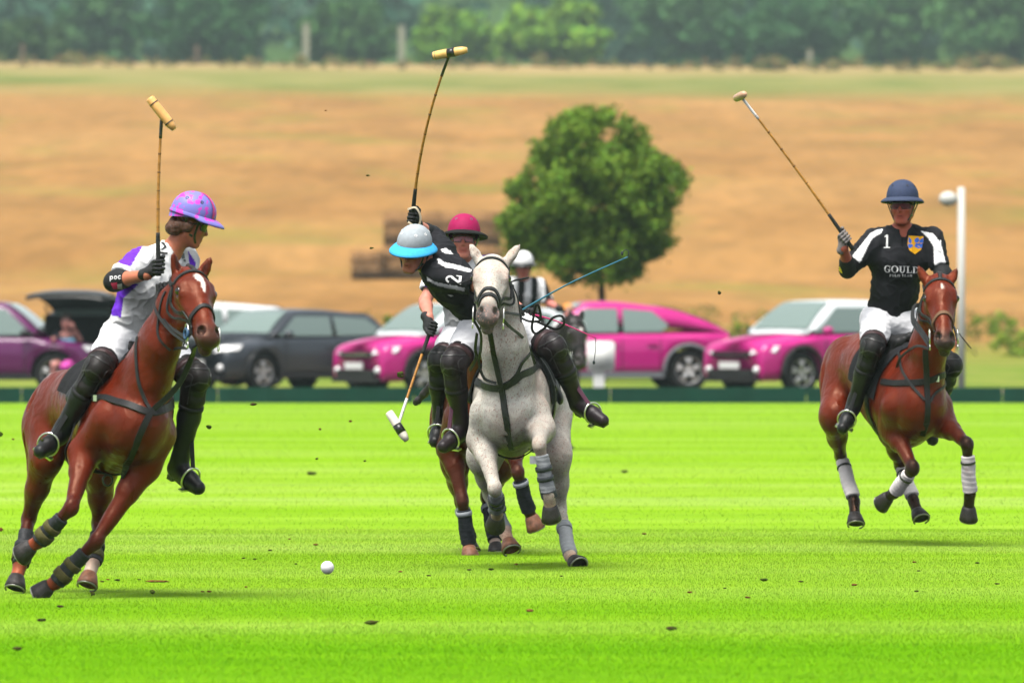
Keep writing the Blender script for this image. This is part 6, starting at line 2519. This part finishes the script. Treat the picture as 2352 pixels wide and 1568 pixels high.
            for d_, r_ in prof:
                for j in range(seg):
                    t = 2 * math.pi * j / seg
                    vv.append(ctr + ax * d_ + (h * math.cos(t) + V(0, 0, 1) * math.sin(t)) * r_)
            for i in range(len(prof) - 1):
                for j in range(seg):
                    k = (j + 1) % seg
                    ff.append((i * seg + j, i * seg + k, (i + 1) * seg + k, (i + 1) * seg + j))
            wl_ = mesh_obj('wheel', vv, ff, TYRE, o)
            rim = MB()
            for j in range(5):
                t0 = 2 * math.pi * j / 5 + .3
                for dt in (-.16, .16):
                    t = t0 + dt
                    e = h * math.cos(t) + V(0, 0, 1) * math.sin(t)
                    rim.tube([ctr + ax * .075 + e * .03, ctr + ax * .082 + e * wheel_r * .66], [.028, .022], 6)
            rim.tube([ctr + ax * .085 + (h * math.cos(t) + V(0, 0, 1) * math.sin(t)) * wheel_r * .66 for t in np.linspace(0, 2 * math.pi, 25)], .018, 6)
            rim.tube([ctr + ax * .05, ctr + ax * .10], .05, 10)
            rim.build('rim', ALLOY, wl_)
            dk = MB()
            dk.tube([ctr - ax * .02, ctr + ax * .03], wheel_r * .64, 20)
            dk.build('brake_disc', TRIM, wl_)
        # lamps
        if lights:
            xf = L / 2 - .22
            wz = w_at(xf)
            p = [T(L / 2 - .03, sg * W * .27, .66), T(L / 2 - .30, sg * (w_at(L / 2 - .30) + .006), .70), T(L / 2 - .38, sg * (w_at(L / 2 - .38) + .004), .80), T(L / 2 - .10, sg * W * .28, .77)]
            p2 = [q_ + h * .03 + lft * sg * .005 for q_ in p]
            mid = T(L / 2 - .08, sg * W * .395, .70) + h * .01
            mid2 = T(L / 2 - .15, sg * W * .40, .79)
            MB().add([p2[0], mid, mid2, p2[3], p2[1], p2[2]], [(0, 1, 2, 3), (1, 4, 5, 2)]).build('headlight', LAMP, o)
            ball_obj('fog_lamp', T(L / 2 - .06, sg * W * .34, .40), (.07, .07, .07), LAMP, o, 10)
        xr = -L / 2 + .03
        MB().box(T(xr + .06, sg * W * .40, .82), (.16, .22, .16), np.stack([h, lft, V(0, 0, 1)]).T).build('tail_light', REDL, o)
    # windscreen and rear screen
    for nm, xa, xb in (('windscreen', cowl + .02, xr0 - .02), ('rear_screen', x_rear + .02, xr1 + .02)):
        vv, ff = [], []
        nn = 10
        for i in range(nn + 1):
            t = .06 + .86 * i / nn
            x = xa + (xb - xa) * t
            zr = roof_z(x)
            for j in range(9):
                u_ = (j / 8 - .5) * 2
                y = u_ * (cab_y(x, zr) - .12)
                vv.append(T(x, y, zr + .026 - .010 * u_ ** 2) + (h * (.012 if nm == 'windscreen' else -.012)) + V(0, 0, .012))
        for i in range(nn):
            for j in range(8):
                b__ = i * 9 + j
                ff.append((b__, b__ + 1, b__ + 10, b__ + 9))
        mesh_obj(nm, vv, ff, GLASS, o)
    B_ = np.stack([h, lft, V(0, 0, 1)]).T
    if grille:
        MB().box(T(L / 2 - .01, 0, .66), (.06, W * .5, .10), B_).build('grille', TRIM, o, smooth=False)
        MB().box(T(L / 2 + .022, 0, .665), (.012, W * .46, .02), B_).build('grille_bar', CHROME, o, smooth=False)
        MB().box(T(L / 2 - .01, 0, .34), (.06, W * .62, .15), B_).build('lower_intake', TRIM, o, smooth=False)
        MB().box(T(L / 2 + .03, 0, .48), (.02, .52, .115), B_).build('number_plate', PLATE, o, smooth=False)
        MB().box(T(L / 2 - .04, 0, .25), (.12, W * .78, .08), B_).build('bumper_lip', TRIM, o, smooth=False)
    return o, T, (h, lft)


MAG = paint('magenta_paint', (.50, .006, .19))
MAGP = paint('purple_magenta_paint', (.10, .002, .075))
DGR = paint('dark_grey_paint', (.030, .036, .045))
WHT = paint('white_paint', (.72, .73, .72))
SILV = paint('silver_roof_paint', (.62, .66, .66))
BLK = paint('black_paint', (.012, .012, .015))
GCLAD = mat('grey_cladding', (.16, .17, .18), .6, .3)

car('magenta crossover with pale grey roof, front towards us, beside the right-hand bay', MAG, SILV, 1597, 189.5, 52, 4.2, 1.82, 1.55, hood=.25, belt=.98, wheel_r=.35, clad=TRIM)
car('magenta crossover seen side-on behind the white sign', MAG, MAG, 1085, 194.5, 79, 4.2, 1.8, 1.52, hood=.25, belt=.96, wheel_r=.35, clad=GCLAD, rear_fall=1.30)
car('magenta hatchback with pale screen, front towards us, behind the lowered mallet', MAG, SILV, 750, 188.0, 56, 4.0, 1.75, 1.50, hood=.23, belt=.96, wheel_r=.33, clad=TRIM)
car('dark grey hatchback between the white car and the magenta hatchback', DGR, DGR, 372, 194.0, 46, 3.95, 1.72, 1.39, hood=.27, belt=.90, wheel_r=.32)
wc, TW, _ = car('white car behind the dark grey hatchback', WHT, WHT, 110, 201.0, 66, 4.3, 1.8, 1.50, hood=.26, belt=.95)
car('purple-magenta car cut off by the left edge of the picture', MAGP, MAGP, -338, 191.0, -84, 4.25, 1.8, 1.52, hood=.25, belt=.93, rear_fall=.85)

# black car with its tailgate up, rear towards us
ob, TB, (hb, lb_) = car('black car with its tailgate raised above a seated person', BLK, BLK, 80, 192.5, 199, 4.3, 1.8, 1.48, hood=.26, belt=.95, grille=False, lights=False, rear_fall=.45, name='parked_car')
Bm = np.stack([hb, lb_, V(0, 0, 1)]).T
# boot opening and raised tailgate
MB().box(TB(-2.13, 0, .95), (.10, 1.28, .70), Bm).build('boot_opening', mat('dark_interior', (.008, .008, .009), .9, .1), ob, smooth=False)
vv, ff = [], []
for i in range(9):
    t = i / 8
    for j in range(9):
        u_ = j / 8 - .5
        z = 1.46 + .42 * math.sin(t * 1.5) - .20 * t * t - .06 * abs(u_ * 2) ** 3
        vv.append(TB(-1.72 - 1.08 * t, u_ * (1.24 + .22 * t), z))
for e in range(9 * 9):
    vv.append(np.array(vv[e]) - V(0, 0, .075))
for i in range(8):
    for j in range(8):
        q = i * 9 + j
        ff.append((q, q + 1, q + 10, q + 9))
        ff.append((81 + q, 81 + q + 9, 81 + q + 10, 81 + q + 1))
edge = [j for j in range(9)] + [i * 9 + 8 for i in range(1, 9)] + [72 + j for j in range(7, -1, -1)] + [i * 9 for i in range(7, 0, -1)]
for p_, q_ in zip(edge, edge[1:] + edge[:1]):
    ff.append((p_, q_, q_ + 81, p_ + 81))
tg = mesh_obj('tailgate', vv, ff, BLK, ob)
for sg in (-1, 1):
    MB().tube([TB(-1.95, sg * .56, 1.10), TB(-2.35, sg * .56, 1.45)], .018, 8).build('gas_strut', TRIM, tg)
MB().box(TB(-2.20, 0, .52), (.16, 1.60, .20), Bm).build('rear_bumper', TRIM, ob)
print('cars', round(time.time() - T0, 1))
# ================================================================ people by the cars, posts, ball, turf
def bystander(c, label, group):
    Y0 = c['Y']
    J = {k: P(v[0], v[1], Y0 + v[2]) for k, v in c['j'].items()}
    rt = root('person', (J['pelvis'][0], J['pelvis'][1], 0), label, 'person', group)
    sk = np.asarray(c['skin'], float)
    s = Sculpt()
    head_prims(s, J['head'], V(*c['head_f']), V(0, 0, 1), sk, c['hair'])
    s.rc(J['neck'], .06, J['head'] - V(0, 0, .05), .052, .03, sk)
    s.rc(J['pelvis'], .13, J['chest'], .13, .05, sk)
    s.rc(J['chest'], .14, J['neck'] - V(0, 0, .06), .09, .05, sk)
    s.rc(J['sh_r'], .055, J['sh_l'], .055, .05, sk)
    for n in 'rl':
        s.rc(J['sh_' + n], .055, J['el_' + n], .042, .02, sk)
        s.rc(J['el_' + n], .042, J['wr_' + n], .03, .02, sk)
        h = J['wr_' + n] + nrm(J['wr_' + n] - J['el_' + n]) * .05
        s.rc(J['wr_' + n], .03, h, .034, .02, sk)
        for k in (-1.5, -.5, .5, 1.5):
            s.rc(h + V(k * .018, 0, 0), .010, h + V(k * .02, -.03, .045), .008, .008, sk)
        s.rc(h, .012, h + V(.045 * (1 if n == 'r' else -1), -.02, .01), .010, .01, sk)
        s.rc(J['hip_' + n], .095, J['kn_' + n], .065, .04, sk)
        s.rc(J['kn_' + n], .06, J['an_' + n], .038, .02, sk)
        s.rc(J['an_' + n], .038, J['toe_' + n], .03, .02, sk)
    v, f, C = s.mesh(.010, sk, .008)
    mesh_obj('body', v, f, SKIN, rt, cols=C)
    for nm, col, prims in c['clothes']:
        s = Sculpt()
        for a, ra, b, rb in prims:
            s.rc(J[a], ra, J[b], rb, .04)
        v, f, C = s.mesh(.012, col, wob=wobble(.01, 9))
        mesh_obj(nm, v, f, mat(nm + '_' + label[:12].replace(' ', '_'), col, .85, .15, noise=.1, nscale=10), rt)
    hd = J['head']
    s = Sculpt()
    ff = nrm(V(*c['head_f']))
    s.el(hd + V(0, 0, .055) - ff * .02, (.094, .094, .085), None, .02)
    s.rc(hd - ff * .06 + V(0, 0, .03), .07, hd - ff * .06 - V(0, 0, c.get('hairlen', .04)), .055, .02)
    v, f, C = s.mesh(.010, wob=wobble(.008, 30))
    mesh_obj('hair' if not c.get('cap') else 'cap', v, f, mat('hair_' + label[:12].replace(' ', '_'), c['hair'] if not c.get('cap') else c['cap'], .7, noise=.3, nscale=60), rt)
    return rt


yw = 189.5 - 190
bystander(dict(Y=190.2, skin=srgb('#c98a80'), hair=(.05, .035, .03), head_f=(.1, -1, -.1), hairlen=.12,
               j=dict(head=(152, 738, 0), neck=(154, 763, .05), chest=(156, 790, .1), pelvis=(160, 828, .18), sh_r=(132, 770, .08), sh_l=(178, 770, .08), el_r=(118, 800, -.05), wr_r=(122, 783, -.2), el_l=(186, 785, 0), wr_l=(168, 752, -.2),
                      hip_r=(148, 835, .15), hip_l=(172, 835, .15), kn_r=(125, 838, -.35), kn_l=(150, 842, -.35), an_r=(122, 890, -.28), an_l=(146, 892, -.25), toe_r=(116, 900, -.42), toe_l=(140, 902, -.4)),
               clothes=[('dark_top', (.02, .022, .03), [('pelvis', .155, 'chest', .16), ('chest', .165, 'neck', .075), ('sh_r', .075, 'el_r', .06), ('sh_l', .075, 'el_l', .06)]),
                        ('blue_scarf', (.22, .45, .62), [('chest', .172, 'pelvis', .10)]),
                        ('pink_skirt', (.62, .08, .38), [('pelvis', .16, 'hip_r', .13), ('hip_l', .13, 'kn_l', .085)])]),
          'blurred person in dark top and pink skirt seated in the open car boot', 'people by the cars')
bystander(dict(Y=201.0, skin=srgb('#c9857c'), hair=(.05, .035, .03), head_f=(-.7, -1, 0),
               j=dict(head=(512, 778, .1), neck=(514, 800, .15), chest=(516, 825, .2), pelvis=(520, 865, .25), sh_r=(494, 808, .2), sh_l=(538, 808, .2), el_r=(490, 835, .1), wr_r=(478, 825, -.1), el_l=(535, 838, .1), wr_l=(500, 828, -.1),
                      hip_r=(510, 868, .2), hip_l=(530, 868, .2), kn_r=(480, 858, .0), kn_l=(495, 858, .1), an_r=(470, 885, 0), an_l=(485, 885, .1), toe_r=(460, 888, 0), toe_l=(475, 888, .1)),
               clothes=[('red_top', (.30, .05, .06), [('pelvis', .15, 'chest', .15), ('chest', .155, 'neck', .07), ('sh_r', .07, 'el_r', .055), ('sh_l', .07, 'el_l', .055)])]),
          'blurred person sitting inside the white car', 'people by the cars')
bystander(dict(Y=186.5, skin=srgb('#c9857c'), hair=(.30, .22, .16), head_f=(.2, -1, 0), cap=(.75, .28, .04),
               j=dict(head=(1305, 716, 0), neck=(1306, 738, .02), chest=(1307, 762, .04), pelvis=(1308, 808, .05), sh_r=(1280, 748, .04), sh_l=(1334, 748, .04), el_r=(1272, 785, 0), wr_r=(1285, 815, -.1), el_l=(1342, 785, 0), wr_l=(1330, 815, -.1),
                      hip_r=(1298, 815, .05), hip_l=(1318, 815, .05), kn_r=(1297, 860, .02), kn_l=(1320, 860, .02), an_r=(1296, 903, .05), an_l=(1321, 903, .05), toe_r=(1292, 909, -.1), toe_l=(1322, 909, -.1)),
               clothes=[('white_shirt', (.70, .68, .66), [('pelvis', .15, 'chest', .16), ('chest', .165, 'neck', .075), ('sh_r', .075, 'el_r', .06), ('sh_l', .075, 'el_l', .06)]),
                        ('dark_trousers', (.03, .03, .04), [('pelvis', .15, 'hip_r', .11), ('hip_r', .11, 'kn_r', .08), ('kn_r', .08, 'an_r', .06), ('hip_l', .11, 'kn_l', .08), ('kn_l', .08, 'an_l', .06)])]),
          'blurred goal judge in orange cap standing behind the umpire pony', 'people by the cars')

# goal post with the round white head on its arm
GP = mat('goal_post_white', (.58, .58, .52), .5, .35, noise=.06, nscale=4)
yg = PITCH_END + 2.2
sg_ = yg / F
gx = (2208 - CX) * sg_
gp_ = root('goal_post', (gx, yg, 0), 'tall white goal post at the right of the pitch', 'goal post')
zt = CAMZ - (430 - HY) * sg_
MB().tube([(gx, yg, -.05), (gx, yg, zt * .5), (gx, yg, zt)], [.060, .058, .055], 18).build('pole', GP, gp_)
zl = CAMZ - (457 - HY) * sg_
MB().tube([(gx - .05, yg, zl), (gx - .12, yg, zl)], .03, 8).build('arm', GP, gp_)
ball_obj('round_head', (gx - .20, yg, zl), (.145, .12, .115), GP, gp_, 18)
oy = root('marker_pole', (gx - .135, yg + 1.0, 0), 'short orange marker pole just behind the white goal post', 'pole')
MB().tube([(gx - .135, yg + 1, -.02), (gx - .135, yg + 1, 1.05)], .05, 12).build('pole', mat('orange_plastic', (.75, .25, .01), .5), oy)
ball_obj('pole_cap', (gx - .135, yg + 1, 1.05), (.05, .05, .03), mat('orange_plastic'), oy, 10)

# white square sign
ys_ = PITCH_END + .8
ss = ys_ / F
sx_ = (1380 - CX) * ss
so = root('sign', (sx_, ys_, 0), 'blank white square sign on a thick white post', 'sign')
SW = mat('sign_white', (.74, .74, .70), .6, .3, noise=.04)
z0, z1 = CAMZ - (852 - HY) * ss, CAMZ - (783 - HY) * ss
bm = bmesh.new()
bmesh.ops.create_cube(bm, size=1)
bmesh.ops.bevel(bm, geom=bm.edges[:], offset=.06, segments=3, affect='EDGES')
bm.verts.index_update()
mesh_obj('sign_panel', [V(*v.co) * (64 * ss, .04, z1 - z0) + V(sx_, ys_, (z0 + z1) / 2) for v in bm.verts], [[v.index for v in f_.verts] for f_ in bm.faces], SW, so)
bm.free()
MB().box((sx_ - .03, ys_ + .045, z0 / 2), (.17, .05, z0 + .02)).build('sign_post', SW, so, smooth=False)

# ball
yb3 = F * CAMZ / (1318 - HY)
bx = (752 - CX) * yb3 / F
ball_obj('polo_ball', (bx, yb3, .0415), (.0415, .0415, .0415), mat('ball_white', (.82, .81, .79), .45, .4, noise=.05, nscale=40, bump=.15, bscale=90), None, 28)
tag(bpy.data.objects['polo_ball'], 'white polo ball lying on the grass ahead of the ponies', 'ball')

# turf clods lying about and flying
MUD = mat('turf_clod_soil', (.055, .032, .016), .95, .1, color2=(.05, .09, .008), nscale=25)
MUDB = mat('dry_clod_soil', (.16, .06, .022), .95, .1, noise=.4, nscale=60)


def clod(p, r, m, label, group, st=(1.3, 1, .7)):
    bm = bmesh.new()
    bmesh.ops.create_icosphere(bm, subdivisions=2, radius=1)
    sd_ = random.random() * 50
    vs = []
    for v in bm.verts:
        q = V(*v.co)
        k = 1 + .45 * mnoise.noise(Vector(q * 1.6 + sd_)) + .25 * mnoise.noise(Vector(q * 4 + sd_))
        vs.append(np.asarray(p) + q * k * r * np.asarray(st))
    bm.verts.index_update()
    fs = [[v.index for v in f_.verts] for f_ in bm.faces]
    bm.free()
    o = mesh_obj('turf_clod', vs, fs, m, smooth=False)
    return tag(o, label, 'turf clod', group)


ground_clods = [(853, 1432, .030), (715, 1087, .042), (1543, 1445, .026), (1217, 1403, .018), (1584, 1360, .014), (1718, 1372, .015), (1962, 1343, .016), (1755, 1332, .022), (1840, 1335, .014), (1128, 1307, .017), (1078, 1308, .013), (985, 1321, .012),
                (920, 1312, .012), (725, 1250, .016), (480, 1358, .013), (270, 1332, .016), (235, 1335, .012), (248, 1330, .010), (138, 1393, .018), (465, 1358, .010), (585, 1283, .012), (680, 1294, .010), (565, 1347, .010), (2105, 1357, .012), (2290, 1340, .013), (2245, 1292, .014),
                (2100, 1290, .013), (1480, 1225, .016), (1435, 1082, .030), (620, 1263, .014), (95, 1425, .022), (40, 1491, .022), (1290, 1322, .010), (1665, 1350, .010), (560, 1281, .012), (1186, 1295, .012), (2110, 1310, .010), (320, 1330, .010)]
for x, y, r in ground_clods:
    Yc = F * CAMZ / (y + 4 - HY)
    clod(((x - CX) * Yc / F, Yc, .008 + r * .3), r * .75, MUDB if random.random() < .45 and r < .02 else MUD, 'small brown or green turf clod lying on the grass', 'turf clods on the grass', (1.5, 1.1, .55))
clod(P(362, 1334, 69.0), .02, MUDB, 'long flat brown divot lying behind the bay hooves', 'turf clods on the grass', (3.6, 1.2, .35))
air = [(845, 403, 72, .010), (748, 254, 72, .006), (853, 570, 72, .010), (1652, 672, 73, .008), (350, 1358, 65, .011), (213, 1362, 65.5, .009), (480, 980, 65.6, .012), (582, 928, 70, .014), (805, 967, 70, .008), (728, 1053, 71, .007), (838, 1058, 71, .006), (920, 860, 70, .016), (0, 997, 65, .012), (97, 1010, 65, .006), (1097, 1258, 72, .009), (735, 985, 70, .006), (30, 1008, 65, .006), (1215, 1030, 71, .006), (665, 1237, 68, .006), (2, 1215, 65, .008)]
for x, y, Yc, r in air:
    clod(P(x, y, Yc), r, MUDB if random.random() < .3 else MUD, 'tiny clod of turf kicked up into the air', 'turf clods in the air', (1.4, .8, random.uniform(.5, 1.6)))

# ---------------------------------------------------------------- summer haze in the air
hm = bpy.data.materials.new('haze_air')
hm.use_nodes = True
hn = hm.node_tree
hn.nodes.clear()
pv = hn.nodes.new('ShaderNodeVolumePrincipled')
pv.inputs['Color'].default_value = (.72, .93, .90, 1)
pv.inputs['Density'].default_value = HAZE
pv.inputs['Anisotropy'].default_value = .0
ho = hn.nodes.new('ShaderNodeOutputMaterial')
hn.links.new(pv.outputs[0], ho.inputs['Volume'])
hz = MB().box((0, 1500, 190), (2400, 3600, 384)).build('haze', hm, None, smooth=False)
tag(hz, 'thin pale summer haze filling the air', 'haze', None, 'stuff')
print('done', round(time.time() - T0, 1))
